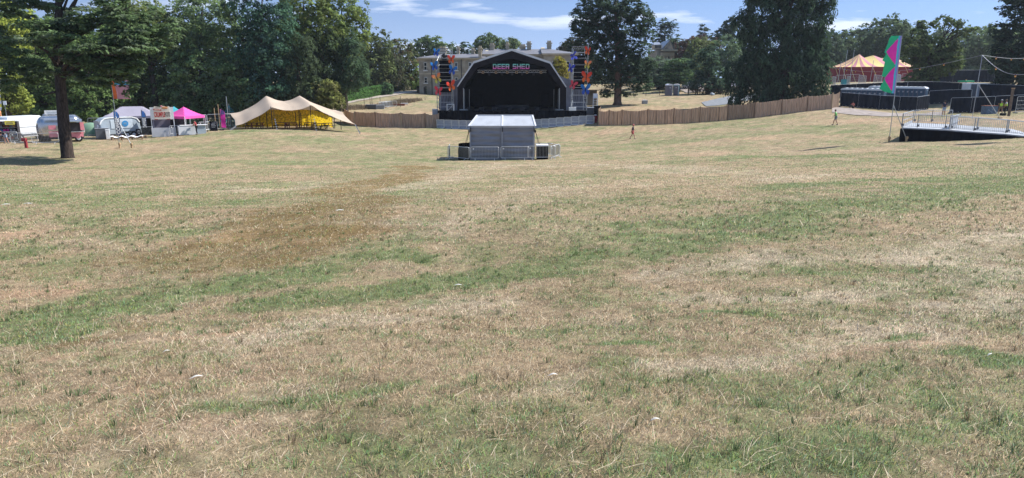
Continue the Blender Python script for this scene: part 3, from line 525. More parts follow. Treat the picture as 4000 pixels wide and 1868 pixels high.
# behind the house and across the middle
far = [
 ('large grey-green tree rising behind the left wing of the house', 1670, 205, [(1660, 200, 50, 48), (1620, 215, 28, 40), (1710, 205, 40, 40), (1750, 210, 36, 36), (1690, 175, 45, 24)], (.060, .088, .050), 'broad'),
 ('tree directly behind the centre of the house roof', 1905, 205, [(1905, 175, 46, 36), (1890, 210, 40, 40), (1930, 190, 34, 36)], (.060, .088, .050), 'broad'),
 ('smaller tree right behind the house chimneys', 1990, 208, [(1985, 180, 40, 28), (2010, 200, 34, 34)], (.065, .090, .055), 'broad'),
 ('small dark conifer peeping over the left wing roof', 1818, 190, [(1818, 195, 20, 24), (1818, 178, 9, 18), (1800, 210, 26, 20)], (.030, .050, .040), 'layer'),
 ('dark copper tree behind the right end of the house', 2250, 200, [(2240, 185, 40, 30), (2270, 215, 50, 50), (2215, 205, 30, 26)], (.050, .050, .042), 'broad'),
 ('pair of dark pointed conifers on the skyline right of the broad pine', 2590, 215, [(2600, 150, 26, 60), (2570, 175, 20, 50), (2630, 130, 14, 50), (2600, 100, 18, 26), (2560, 120, 10, 26)], (.026, .042, .036), 'layer'),
 ('small pointed conifer alone on the skyline', 2748, 225, [(2748, 128, 15, 20), (2748, 112, 8, 16), (2745, 160, 28, 24)], (.030, .046, .040), 'layer'),
 ('dark tree left of the tall cypress on the skyline', 2860, 200, [(2850, 115, 26, 36), (2880, 160, 50, 50), (2820, 150, 34, 30), (2860, 85, 12, 22)], (.030, .048, .040), 'broad'),
 ('dark flat-topped tree behind the portico building', 2650, 200, [(2650, 170, 26, 22), (2630, 215, 40, 50), (2670, 230, 30, 50)], (.036, .056, .042), 'layer'),
 ('purple copper beech with a rounded crown', 2720, 185, [(2720, 190, 66, 42), (2680, 240, 46, 46), (2765, 215, 50, 50)], COP, 'broad'),
 ('olive-green rounded tree in front of the copper beech', 2740, 172, [(2735, 200, 50, 40), (2700, 240, 34, 40), (2770, 240, 40, 40)], (.070, .088, .045), 'broad'),
 ('large pale grey-green tree between the pine and the tall cypress', 2850, 172, [(2830, 210, 60, 60), (2880, 250, 50, 60), (2850, 310, 70, 60), (2900, 300, 30, 50)], (.075, .110, .080), 'broad'),
 ('pale olive small tree behind the blue-green pine', 2720, 165, [(2720, 250, 22, 30), (2715, 290, 30, 30)], (.09, .11, .055), 'broad'),
 ('grey-blue cedar behind the portable toilets', 2570, 168, [(2570, 255, 50, 30), (2540, 290, 60, 26), (2580, 320, 60, 22), (2600, 290, 40, 30)], (.055, .080, .070), 'layer'),
 ('flat-topped green cedar right above the portable toilets', 2650, 158, [(2660, 245, 36, 14), (2650, 265, 46, 14), (2650, 288, 52, 14), (2640, 308, 50, 12), (2620, 325, 50, 10)], (.048, .082, .045), 'layer'),
 ('blue-green pine with a low crown beside the timber gate', 2765, 147, [(2765, 222, 34, 32), (2755, 260, 50, 34), (2780, 295, 50, 32), (2755, 330, 60, 26), (2800, 335, 40, 26)], (.036, .062, .050), 'needle'),
]
for lab, bpx, Y, lobes, c, st in far:
    treepx('conifer_tree' if ('conifer' in lab or 'cedar' in lab or 'pine with' in lab) else 'parkland_tree', lab, bpx, Y, lobes, c, size=.36 if Y < 180 else .5, clump=1.0, cover=.75, style=st, tip=tuple(k * 1.5 for k in c), trunk=.4, group='trees in the park behind the stage', limbs=4)
# broad pine right of the stage
treepx('pine_tree', 'broad dark pine with a bare reddish trunk right of the stage', 2412, 121,
 [(2330, 20, 60, 40), (2290, 70, 55, 45), (2400, 10, 60, 35), (2450, 40, 60, 40), (2500, 75, 50, 35), (2270, 110, 38, 28), (2330, 130, 60, 30), (2440, 120, 70, 40), (2520, 130, 28, 28), (2370, 70, 60, 40), (2300, 170, 45, 30), (2400, 180, 60, 40), (2480, 190, 55, 40), (2330, 230, 50, 35), (2440, 250, 60, 35), (2500, 260, 45, 40), (2360, 280, 40, 30), (2470, 310, 50, 35), (2510, 330, 34, 30), (2390, 340, 30, 24), (2370, 365, 20, 12), (2455, 365, 26, 14), (2310, 300, 30, 30), (2230, 175, 20, 16)],
 (.028, .048, .036), size=.28, clump=.85, cover=.75, style='needle', tip=(.045, .07, .045), trunk=.62, bark='barkp', gaps=.28, limbs=12, dscale=1.0)
# the tall cypress group behind the reed fence
treepx('cypress_tree', 'tall dark many-stemmed cypress reaching out of the picture behind the reed fence', 3050, 112,
 [(3000, -60, 90, 90), (3110, -80, 110, 90), (3200, -10, 50, 60), (3220, 50, 34, 50), (2980, 60, 70, 90), (3080, 70, 80, 100), (3160, 100, 60, 70), (2930, 130, 50, 60), (2900, 100, 34, 24), (3010, 190, 90, 80), (3110, 200, 70, 80), (3190, 190, 40, 60), (2960, 270, 70, 60), (3060, 290, 90, 70), (3170, 280, 60, 60), (2880, 340, 45, 30), (2960, 350, 70, 50), (3080, 370, 90, 45), (3180, 350, 50, 50), (3215, 300, 25, 60), (2860, 290, 30, 26), (2870, 385, 30, 22), (3030, 395, 60, 25)],
 (.030, .054, .042), size=.29, clump=.95, cover=.85, style='droop', tip=(.040, .068, .045), trunk=.9, gaps=.12, limbs=12, dscale=.8)
treepx('conifer_tree', 'dark conifer cut by the right edge of the picture', 3985, 108, [(3990, -20, 60, 60), (3960, 60, 45, 50), (3985, 140, 50, 50), (3920, 115, 36, 22), (3940, 190, 50, 40), (3915, 200, 25, 20), (3990, 230, 60, 60), (3930, 270, 45, 50), (3970, 330, 60, 50), (3920, 340, 40, 36), (3900, 150, 16, 10)], (.022, .038, .034), size=.34, clump=.9, cover=.85, style='needle', trunk=.6, gaps=.12, limbs=8)
# old veteran tree on the right
treepx('old_oak_tree', 'old broad tree with a massive hollow trunk and dead upper branches behind the toilets', 3608, 126,
 [(3572, 180, 48, 42), (3640, 200, 60, 45), (3700, 230, 55, 40), (3572, 222, 34, 28), (3612, 255, 48, 36), (3680, 270, 50, 30), (3600, 310, 60, 24), (3720, 180, 22, 16, -1), (3690, 80, 26, 9), (3730, 95, 30, 8), (3760, 85, 14, 9), (3770, 120, 28, 7), (3740, 135, 28, 8), (3650, 100, 22, 7), (3600, 105, 14, 14), (3590, 120, 20, 6), (3800, 110, 16, 7)],
 (.050, .072, .038), size=.36, clump=.8, cover=.7, style='broad', tip=(.09, .11, .05), trunk=1.35, gaps=.25, limbs=10, trunk_top=6.5,
 bare=[(P(3610, 270, 126), P(3700, 150, 126), .35), (P(3690, 165, 126), P(3745, 95, 126), .14), (P(3690, 165, 126), P(3690, 85, 126), .12), (P(3700, 155, 126), P(3810, 110, 126), .12), (P(3640, 240, 126), P(3600, 110, 126), .2), (P(3640, 240, 126), P(3760, 215, 126), .2), (P(3560, 140, 126), P(3570, 110, 126), .08), (P(3720, 130, 126), P(3780, 125, 126), .08), (P(3745, 95, 126), P(3770, 80, 126), .06), (P(3610, 250, 126), P(3530, 160, 126), .2)])
rw = [(3220, 200, 60, 70, .034, .054, .042), (3290, 190, 60, 60, .048, .072, .050), (3350, 180, 60, 62, .052, .076, .056), (3420, 165, 40, 50, .050, .075, .050), (3460, 140, 70, 62, .052, .080, .048), (3500, 170, 50, 70, .046, .070, .044), (3560, 165, 60, 60, .055, .080, .050), (3660, 185, 70, 55, .060, .085, .058), (3760, 190, 70, 60, .060, .088, .055), (3850, 170, 60, 60, .070, .100, .060), (3900, 180, 50, 70, .072, .104, .062), (3140, 220, 60, 60, .034, .054, .042), (3960, 190, 60, 70, .05, .075, .045)]
for i, (px, py, w, h, r_, g_, b_) in enumerate(rw):
    treepx('parkland_tree', ORD[i] + ' from the left of the hazy trees along the far edge of the right-hand field', px, 215 + (i * 37 % 5) * 5, [(px, py, w, h), (px - w * .5, py + h * .5, w * .7, h * .7), (px + w * .5, py + h * .5, w * .7, h * .6), (px, 275, w * 1.1, 36), (px + w * .2, py - h * .35, w * .6, h * .5)], (r_, g_, b_), size=.62, clump=1.5, cover=.7, tip=(r_ * 1.6, g_ * 1.5, b_ * 1.4), trunk=.5, group='far trees on the right', limbs=3)
for i, (px, py, w) in enumerate([(2330, 300, 90), (2500, 300, 90), (1790, 300, 80), (2680, 290, 90), (2930, 280, 90), (2100, 290, 100), (3420, 285, 120), (3700, 285, 120), (3900, 285, 120)]):
    treepx('parkland_tree', ORD[i] + ' of the low dark trees filling the skyline behind the park', px, 250, [(px, py, w, 60), (px - w * .5, py + 20, w * .6, 45), (px + w * .5, py + 15, w * .6, 45)], (.034, .054, .042), size=.8, clump=2.0, cover=.7, trunk=.5, group='low skyline trees', limbs=2)
treepx('golden_shrub', 'golden-leaved conical bush between the stage roof and the right tower', 2184, 130, [(2184, 262, 22, 30), (2180, 285, 28, 28), (2185, 240, 12, 14), (2200, 290, 18, 26)], (.15, .14, .035), size=.24, clump=.6, cover=1.0, tip=(.22, .19, .05), trunk=.15, cat='bush')
# ------------------------------------------------------------------ paths on the ground
def ribbon(name, left, right, m, label, lift=.05, ny=40, nx=8):
    """sheet between two polylines of picture points lying on the ground"""
    def res(pts, n):
        w = [G(*p) if len(p) == 2 else GY(p[0], p[2]) for p in pts]; out = []
        for i in range(n + 1):
            f = i / n * (len(w) - 1); k = min(int(f), len(w) - 2); out.append(w[k].lerp(w[k + 1], f - k))
        return out
    a = res(left, ny); b = res(right, ny); V = []
    for p, q in zip(a, b):
        for j in range(nx + 1):
            r = p.lerp(q, j / nx); V.append((r.x, r.y, float(surf_z(np.array([r.x]), np.array([r.y]))[0]) + lift))
    W = nx + 1; Fc = [(i * W + j, i * W + j + 1, (i + 1) * W + j + 1, (i + 1) * W + j) for i in range(ny) for j in range(nx)]
    me = bpy.data.meshes.new(name); me.from_pydata(V, [], Fc); me.materials.append(m); me.update(); o = link(name, me); return tag(o, label, 'path', kind='structure')
M['gravel'] = mat('pale_gravel', (.36, .31, .26), .95, 0, .2, 2.5); M['plate'] = mat('track_plate', (.21, .22, .235), .6, .2, .15, 3, stretch=(1, 6, 1)); M['worn'] = mat('worn_grey_track', (.27, .23, .21), .95, 0, .25, 1.2)
ribbon('path', [(1338, 402), (1400, 386), (1470, 374), (1530, 364), (1650, 353)], [(1338, 411), (1400, 396), (1470, 385), (1530, 376), (1650, 361)], M['gravel'], 'pale gravel path running up beside the clipped hedge', .10)
ribbon('path', [(3250, 0, 98), (3340, 0, 97), (3480, 0, 93), (3600, 0, 93), (3680, 0, 95)], [(3250, 0, 92), (3340, 0, 89), (3480, 0, 86), (3600, 0, 86), (3680, 0, 88)], M['worn'], 'worn grey track in front of the black screen fence', .05)
ribbon('track_plates', [(2740, 0, 124), (2800, 0, 130), (2880, 0, 138), (2960, 0, 142)], [(2760, 0, 114), (2830, 0, 118), (2900, 0, 122), (2980, 0, 126)], M['plate'], 'grey metal track plates laid on the field beneath the cypress', .08)
ribbon('road', [(2640, 0, 168), (2760, 0, 172), (2900, 0, 172), (3000, 0, 172)], [(2680, 0, 152), (2780, 0, 155), (2900, 0, 155), (3000, 0, 155)], M['worn'], 'grey drive behind the timber gate', .12)

def vrect(mb, pxl, pxr, pyt, pyb, Y, d=.1, m=0, t=None):
    """upright box facing the camera, edges taken from the picture at distance Y"""
    a = P(pxl, pyb, Y); b = P(pxr, pyb, Y); z1 = P((pxl + pxr) / 2, pyt, Y).z
    mb.box(((a.x + b.x) / 2, Y + d / 2, (a.z + z1) / 2), (abs(b.x - a.x), d, abs(z1 - a.z)), m=m); return mb

# ------------------------------------------------------------------ the stone house
M['stone'] = mat('weathered_stone', (.30, .265, .215), .9, 0, .3, .7, .15); M['stonel'] = mat('dressed_stone', (.42, .365, .275), .9, 0, .14, 1.0); M['slate'] = mat('grey_slate', (.16, .16, .18), .6, 0, .15, 1.5)
M['wframe'] = mat('white_window_frame', (.66, .65, .62), .6); M['leadroof'] = mat('lead_roof', (.24, .26, .30), .35, .1, .1)
def block_house():
    Y = 165.0; base = GY(1900, Y); base.z = P(1900, 402, Y).z; t = thing('country_house', 'long grey stone country house with slate roofs and many chimneys behind the stage', 'house', base)
    def wx(px): return P(px, 300, Y).x
    def wz(py): return P(1950, py, Y).z
    zb = base.z
    def rng_block(nm, x0, x1, ez, dep, ridge, yoff=0, hipl=True, hipr=True, m='stone'):
        X0, X1 = wx(x0), wx(x1); Ez, Rz = wz(ez), wz(ridge); y0 = Y + yoff; y1 = y0 + dep
        MB().box(((X0 + X1) / 2, (y0 + y1) / 2, (zb + Ez) / 2), (X1 - X0, y1 - y0, Ez - zb)).build('wall', M[m], t, base)
        MB().box(((X0 + X1) / 2, (y0 + y1) / 2, Ez + .18), (X1 - X0 + .7, y1 - y0 + .7, .36)).build('cornice', M['stonel'], t, base)
        e = .45; h = dep / 2; il = h if hipl else 0; ir = h if hipr else 0; z = Ez + .363
        v = [(X0 - e, y0 - e, z), (X1 + e, y0 - e, z), (X1 + e, y1 + e, z), (X0 - e, y1 + e, z), (X0 - e + il, y0 + h, Rz), (X1 + e - ir, y0 + h, Rz)]
        return MB().add(v, [(0, 1, 5, 4), (2, 3, 4, 5), (3, 0, 4), (1, 2, 5), (0, 3, 2, 1)]).build('roof', M['slate'], t, base)
    r1 = rng_block('left', 1637, 1890, 232, 11, 208, 0, True, False)
    r2 = rng_block('mid', 1890, 2122, 217, 13, 187, 2, False, False)
    r3 = rng_block('right', 2122, 2250, 216, 14, 186, -1, False, True, 'stone')
    # raised gable copings between the roofs
    MB().prism([(wx(1893), Y + 1.5, wz(217)), (wx(1893), Y + 8.5, wz(183)), (wx(1893), Y + 15.5, wz(217))], (.7, 0, 0)).build('gable_coping', M['stonel'], t, base)
    MB().prism([(wx(2117), Y + 0.6, wz(220)), (wx(2117), Y + 8, wz(180)), (wx(2117), Y + 15.5, wz(220))], (.9, 0, 0)).build('gable_coping', M['stonel'], t, base)
    def chim(px, pt, pb, w, yo, rf, pots=3):
        x = wx(px); yy = Y + yo; zt = wz(pt); z0 = wz(pb); ww = w * 165 / F
        c = MB().box((x, yy, (zt + z0) / 2), (ww, 1.5, zt - z0)).box((x, yy, zt + .12), (ww + .4, 1.9, .24)).box((x, yy, zt - .5), (ww + .2, 1.7, .2)).build('chimney', M['stonel'], t, base)
        q = MB()
        for k in range(pots): q.lathe((x - ww / 2 + ww * (k + .5) / pots, yy, zt + .24), [(.17, 0), (.14, .5), (.17, .52)], 8)
        q.build('chimney_pots', M['stonel'], c, base)
    chim(1784, 190, 215, 10, 6, 0, 2); chim(1720, 190, 212, 26, 7, 0, 4); chim(1843, 196, 215, 12, 6, 0, 2); chim(1876, 192, 225, 12, .6, 0, 2); chim(1919, 175, 205, 16, 8, 0); chim(1981, 172, 195, 12, 8, 0, 2)
    chim(2044, 178, 190, 22, 10, 0, 4); chim(2069, 168, 190, 16, 8, 0); chim(2149, 167, 195, 16, 6, 0)
    def win(px, pt, pb, w, yo=0):
        x = wx(px); z1, z0 = wz(pt), wz(pb); ww = w * 165 / F
        f = MB().box((x, Y + yo - .06, (z0 + z1) / 2), (ww, .12, z1 - z0)).box((x, Y + yo - .12, z0 - .1), (ww + .4, .3, .2)).build('window', M['wframe'], t, base)
        g = MB()
        for a, b in ((.06, .47), (.53, .94)):
            g.box((x, Y + yo - .13, z0 + (z1 - z0) * (a + b) / 2), (ww * .78, .02, (z1 - z0) * (b - a)))
        g.build('pane', M['glass'], f, base)
    for px in (1663, 1783, 1837): win(px, 244, 275, 11)
    for px in (1663, 1724, 1783, 1837): win(px, 303, 325, 11)
    for px in (2160, 2216, 2236): win(px, 240, 268, 11, -1)
    for px in (2160, 2216): win(px, 300, 330, 11, -1)
    for px in (1687, 1803, 1870): MB().tube([(wx(px), Y - .1, wz(232)), (wx(px), Y - .1, zb)], .09, 6).build('drainpipe', M['blackm'], t, base)
    MB().box(((wx(1637) + wx(1890)) / 2, Y - .05, wz(288)), (wx(1890) - wx(1637) - .1, .1, .35)).build('string_course', M['stonel'], t, base)
    return t
block_house()
def portico():
    Y = 178.0; base = GY(2590, Y); base.z = P(2590, 340, Y).z; t = thing('portico_building', 'tall stone building with a pediment and glazed attic seen between the trees', 'building', base)
    def X(px): return P(px, 240, Y).x
    def Z(py): return P(2590, py, Y).z
    zb = base.z
    vrect(MB(), 2560, 2628, 196, 340, Y + 1, 12).build('wall', M['stone'], t, base)
    MB().box(((X(2582) + X(2640)) / 2, Y + 5, Z(197)), (X(2640) - X(2582), 12.6, .35)).build('cornice', M['stonel'], t, base)
    MB().box(((X(2582) + X(2632)) / 2, Y + .4, Z(212)), (X(2632) - X(2582), 1.4, .8)).build('frieze', M['stonel'], t, base)
    pe = MB().prism([(X(2589), Y - .2, Z(193)), (X(2628), Y - .2, Z(193)), (X(2612), Y - .2, Z(159))], (0, 1.2, 0)); pe.build('pediment', M['stonel'], t, base)
    MB().prism([(X(2593), Y - .3, Z(192)), (X(2622), Y - .3, Z(192)), (X(2611), Y - .3, Z(167))], (0, .08, 0)).build('pediment_recess', M['stone'], t, base)
    rf = MB().add([(X(2612), Y - .4, Z(157)), (X(2612), Y + 9, Z(157)), (X(2588) - .4, Y + 9, Z(192)), (X(2588) - .4, Y - .4, Z(192)), (X(2630) + .3, Y - .4, Z(194)), (X(2630) + .3, Y + 9, Z(194))], [(0, 1, 2, 3), (0, 4, 5, 1), (3, 2, 5, 4)]); rf.build('roof', M['leadroof'], t, base)
    MB().add([(X(2556), Y + 2, Z(175)), (X(2585), Y + 2, Z(172)), (X(2594), Y + 7, Z(160)), (X(2572), Y + 7, Z(160)), (X(2556), Y + 2.02, Z(177)), (X(2585), Y + 2.02, Z(175))], [(0, 1, 2, 3), (0, 4, 5, 1)]).build('attic_roof', M['leadroof'], t, base)
    at = vrect(MB(), 2557, 2584, 175, 193, Y + 1.8, 4).build('attic', M['stonel'], t, base)
    for k in range(5): vrect(MB(), 2558.5 + k * 5, 2561.5 + k * 5, 177, 188, Y + 1.68, .1).build('window', M['glass'], at, base)
    for px in (2595, 2606, 2619): MB().lathe((X(px), Y + .3, zb), [(.38, 0), (.33, Z(214) - zb)], 10).build('column', M['stonel'], t, base)
    for px in (2600, 2612): vrect(MB(), px - 3, px + 3, 222, 246, Y + .9, .08).build('window', M['glass'], t, base)
portico()

# ------------------------------------------------------------------ the stage
SX = 1999
def stage():
    Y = 99.0; base = GY(SX, Y); base.z = P(SX, 499, Y).z; t = thing('festival_stage', 'large arched black festival stage with a pale roof edge and grey side sheets', 'stage', base)
    def p(x, y, yy=Y): return P(x, y, yy)
    def lathec(x, y, yy=Y):
        q = P(x, y, Y); return Vector((q.x, yy, q.z))
    outer = [(1786, 431), (1786, 338), (1851, 243), (1999, 194), (2148, 244), (2212, 340), (2212, 431)]
    inner = [(1810, 431), (1810, 342), (1867, 262), (1999, 228), (2128, 262), (2186, 342), (2186, 431)]
    band = [(1784.5, 431), (1784.5, 337), (1849.5, 240), (1999, 190.5), (2149.5, 241), (2213.5, 339), (2213.5, 431)]
    L = lambda pts, yy: [lathec(x, y, yy) for x, y in pts]
    # roof skin (pale) with thickness, running back 12 m
    a = L(band, Y - .02); b = L(outer, Y - .02); a2 = L(band, Y + 12); b2 = L(outer, Y + 12); mb = MB(); n = 7
    mb.add(a + b + a2 + b2, [(i, i + 1, n + i + 1, n + i) for i in range(n - 1)] + [(i + 1, i, 2 * n + i, 2 * n + i + 1) for i in range(n - 1)] + [(n + i, n + i + 1, 3 * n + i + 1, 3 * n + i) for i in range(n - 1)])
    mb.build('roof', M['greyc'], t, base)
    v = MB()                                             # pale front edge of the upper roof
    for i, j in ((2, 3), (3, 4)):
        v.add([a[i] - Vector((0, .06, 0)), a[j] - Vector((0, .06, 0)), lathec(outer[j][0], outer[j][1] + 5, Y - .06), lathec(outer[i][0], outer[i][1] + 5, Y - .06), lathec(band[i][0], band[i][1], Y + .6), lathec(band[j][0], band[j][1], Y + .6)], [(0, 1, 2, 3), (1, 0, 4, 5)])
    for i, j, s in ((1, 2, 1), (4, 5, -1)):
        v.add([a[i] - Vector((0, .06, 0)), a[j] - Vector((0, .06, 0)), lathec(outer[j][0] + s * 2, outer[j][1] + 2, Y - .06), lathec(outer[i][0] + s * 2, outer[i][1] + 2, Y - .06)], [(0, 1, 2, 3)])
    v.build('roof_edge', M['whitec'], t, base)
    fb = MB(); o1 = L(outer, Y); i1 = L(inner, Y + .01)
    fb.add(o1 + i1 + L(inner, Y + 1.4), [(i, n + i, n + i + 1, i + 1) for i in range(n - 1)] + [(n + i, 2 * n + i, 2 * n + i + 1, n + i + 1) for i in range(n - 1)]); fb.build('front_valance', M['fascia'], t, base)
    MB().prism(L(inner, Y + 11.5), (0, .3, 0)).build('back_cloth', M['black'], t, base)
    li = MB(); w0 = L(inner, Y + 1.4); w1 = L(inner, Y + 11.5); li.add(w0 + w1, [(i, i + 1, n + i + 1, n + i) for i in range(n - 1)]); li.build('lining', M['black'], t, base)
    dz = p(SX, 431).z; x0, x1 = p(1714, 440).x, p(2286, 440).x
    MB().box(((x0 + x1) / 2, Y + 5, dz - .1), (x1 - x0, 13, .2)).build('deck', M['blackm'], t, base)
    sk = MB(); nseg = 90
    for i in range(nseg):
        xa = x0 + (x1 - x0) * i / nseg; xb = x0 + (x1 - x0) * (i + 1) / nseg; ya = Y - 1.55 + .05 * math.sin(i * 2.1); yb = Y - 1.55 + .05 * math.sin((i + 1) * 2.1)
        sk.add([(xa, ya, base.z - .3), (xb, yb, base.z - .3), (xb, yb, dz + .02), (xa, ya, dz + .02)], [(0, 1, 2, 3)])
    sk.add([(x0, Y - 1.55, base.z - .3), (x0, Y + 11, base.z - .3), (x0, Y + 11, dz), (x0, Y - 1.55, dz)], [(0, 1, 2, 3)]); sk.add([(x1, Y - 1.55, base.z - .3), (x1, Y + 11, base.z - .3), (x1, Y + 11, dz), (x1, Y - 1.55, dz)], [(0, 1, 2, 3)])
    sk.build('skirt', M['black'], t, base)
    # inner side curtains and legs
    for a_, b_ in ((1812, 1830), (2166, 2184)):
        c = MB()
        for k in range(2):
            px = a_ + (b_ - a_) * k / 1; q = p(px, 431, Y); q2 = p(px, 350, Y); c.tube([(q.x, Y + 1.8 + k * .5, dz), (q.x, Y + 1.8 + k * .5, q2.z)], .03, 6)
        c.build('side_frame', M['galv'], t, base)
    for px in (1812, 2184):
        q = p(px, 431); MB().tube([(q.x, Y - .08, dz), (q.x, Y - .08, p(px, 345).z)], .06, 8).box((q.x, Y - .1, dz + .08), (1.2, .5, .1)).build('arch_foot', M['galv'], t, base)
    # header cloth behind the name, name letters
    hd = MB(); hy = Y + 1.9; q = lambda x, y: lathec(x, y, hy)
    hd.prism([q(1858, 273), q(1870, 250), q(1999, 222), q(2124, 250), q(2140, 273)], (0, .08, 0)).build('header_cloth', M['black'], t, base)
    gl = {'D': ['1110', '1011', '1001', '1011', '1110'], 'E': ['1111', '1000', '1110', '1000', '1111'], 'R': ['1110', '1001', '1110', '1011', '1001'], 'S': ['0111', '1000', '1111', '0001', '1110'], 'H': ['1001', '1001', '1111', '1001', '1001']}
    segs = {'D': [(0, 0, 1, 5), (0, 4, 3.4, 5), (0, 0, 3.4, 1), (3, .5, 4, 4.5)], 'E': [(0, 0, 1, 5), (0, 4, 4, 5), (0, 2.05, 3.6, 2.95), (0, 0, 4, 1)], 'R': [(0, 0, 1, 5), (0, 4, 3.6, 5), (0, 1.9, 3.8, 2.8), (3, 2.2, 4, 4.7), (2.6, 0, 3.8, 2.2)],
            'S': [(0.2, 4, 4, 5), (0, 2.1, 1, 4.7), (0.2, 2.05, 3.8, 2.95), (3, .3, 4, 2.9), (0, 0, 3.8, 1)], 'H': [(0, 0, 1, 5), (3, 0, 4, 5), (0, 2.05, 4, 2.95)]}
    xs = [1925, 1943, 1959, 1975, 2003, 2020, 2037, 2054]; k = P(1926, 260, Y).x - P(1925, 260, Y).x
    lm = bpy.data.materials.new('letter_gradient'); lm.use_nodes = True; N = lm.node_tree.nodes; LK = lm.node_tree.links
    tcc = N.new('ShaderNodeTexCoord'); sx_ = N.new('ShaderNodeSeparateXYZ'); LK.new(tcc.outputs['Generated'], sx_.inputs[0]); cr_ = N.new('ShaderNodeValToRGB'); cr_.color_ramp.elements[0].color = (.75, .14, .44, 1); cr_.color_ramp.elements[1].color = (.20, .62, .54, 1); cr_.color_ramp.elements[0].position = .2; cr_.color_ramp.elements[1].position = .8
    LK.new(sx_.outputs[2], cr_.inputs[0]); LK.new(cr_.outputs[0], N['Principled BSDF'].inputs['Base Color']); N['Principled BSDF'].inputs['Roughness'].default_value = .6
    for ch, px in zip('DEERSHED', xs):
        mb = MB()
        for (ax, ay, bx_, by) in segs[ch]:
            for dd in (0,):
                A = lathec(px + ax * 3.6, 270 - ay * 4.0, Y + .35); B = lathec(px + bx_ * 3.6, 270 - by * 4.0, Y + .35)
                mb.box(((A.x + B.x) / 2, Y + .35 + random.uniform(0, .02), (A.z + B.z) / 2), (B.x - A.x, .10 + random.uniform(0, .02), B.z - A.z))
        mb.build('letter', lm, t, base)
    # lighting truss with square lamps
    tr = MB(); z1 = lathec(SX, 274, 0).z; z0 = lathec(SX, 283, 0).z; ty = Y + .9; xa, xb = p(1864, 280).x, p(2136, 280).x
    for (yy, zz2) in ((ty, z1), (ty, z0), (ty + .5, z1), (ty + .5, z0)): tr.tube([(xa, yy, zz2), (xb, yy, zz2)], .03, 6)
    nseg = 34
    for i in range(nseg):
        u0 = xa + (xb - xa) * i / nseg; u1 = xa + (xb - xa) * (i + 1) / nseg; s = (z0, z1) if i % 2 else (z1, z0); tr.tube([(u0, ty, s[0]), (u1, ty, s[1])], .018, 5)
    trs = tr.build('lighting_truss', M['galvl'], t, base)
    for px in (1886, 1937, 1981, 2018, 2059, 2114):
        c = lathec(px, 283, ty - .2); w = k * 9
        f = MB().box(c, (w, .22, w)).build('stage_lamp', M['wood'], t, base); MB().lathe(c - Vector((0, .112, 0)), [(w * .3, 0), (w * .26, -.02)], 12, axis='Y').build('lens', M['glass'], f, base)
    for px in (1910, 1960, 2000, 2040, 2085):
        c = lathec(px, 289, ty); MB().lathe(c, [(.12, -.2), (.16, 0), (.1, .2)], 10).build('spotlight', M['blackm'], t, base)
    # small things on the dark stage: drum riser, wedges, amps
    def onst(px, w, h, d, yy, m, nm):
        x = p(px, 430).x; MB().box((x, Y + yy, dz + h / 2), (w, d, h)).build(nm, M[m], t, base, bevel=.03)
    for px in (1880, 1930, 1990, 2040, 2100): onst(px, .7, .35, .5, .9, 'blackm', 'floor_monitor')
    onst(2000, 5, .5, 3, 7, 'blackm', 'drum_riser'); onst(1862, 1.2, 2.2, 1, 5.5, 'black', 'side_speaker'); onst(2134, 1.2, 2.2, 1, 5.5, 'black', 'side_speaker')
    # side sheets
    g = MB(); gy = Y + 1.2; gp = lambda x, y, yy=gy: lathec(x, y, yy)
    g.prism([gp(1765, 431), (gp(1786, 431)), gp(1794, 330), gp(1811, 300), gp(1766, 322)], (0, .05, 0)); g.prism([gp(1709, 431, Y + 2), gp(1768, 431, Y + 2), gp(1768, 362, Y + 2), gp(1709, 362, Y + 2)], (0, .05, 0)); g.build('side_sheet', M['greysheet'], t, base)
    g = MB(); g.prism([gp(2212, 431), gp(2239, 431), gp(2240, 316), gp(2212, 306), gp(2188, 296), gp(2206, 330)], (0, .05, 0)); g.prism([gp(2232, 431, Y + 2), gp(2294, 431, Y + 2), gp(2292, 345, Y + 2), (gp(2232, 345, Y + 2))], (0, .05, 0)); g.build('side_sheet', M['greysheet'], t, base)
    # hanging cables
    for pxs in ((1727, 1739, 1750), (2247, 2255, 2269)):
        for px in pxs: MB().tube([gp(px, 350, Y + .6), gp(px + 3, 380, Y + .6), gp(px - 2, 410, Y + .6)], .03, 5).build('cable', M['blackm'], t, base)
    return base, dz
M['fascia'] = mat('dark_valance', (.017, .015, .019), .8, 0, .25, 1.0, spec=.05)
SB, DZ = stage()
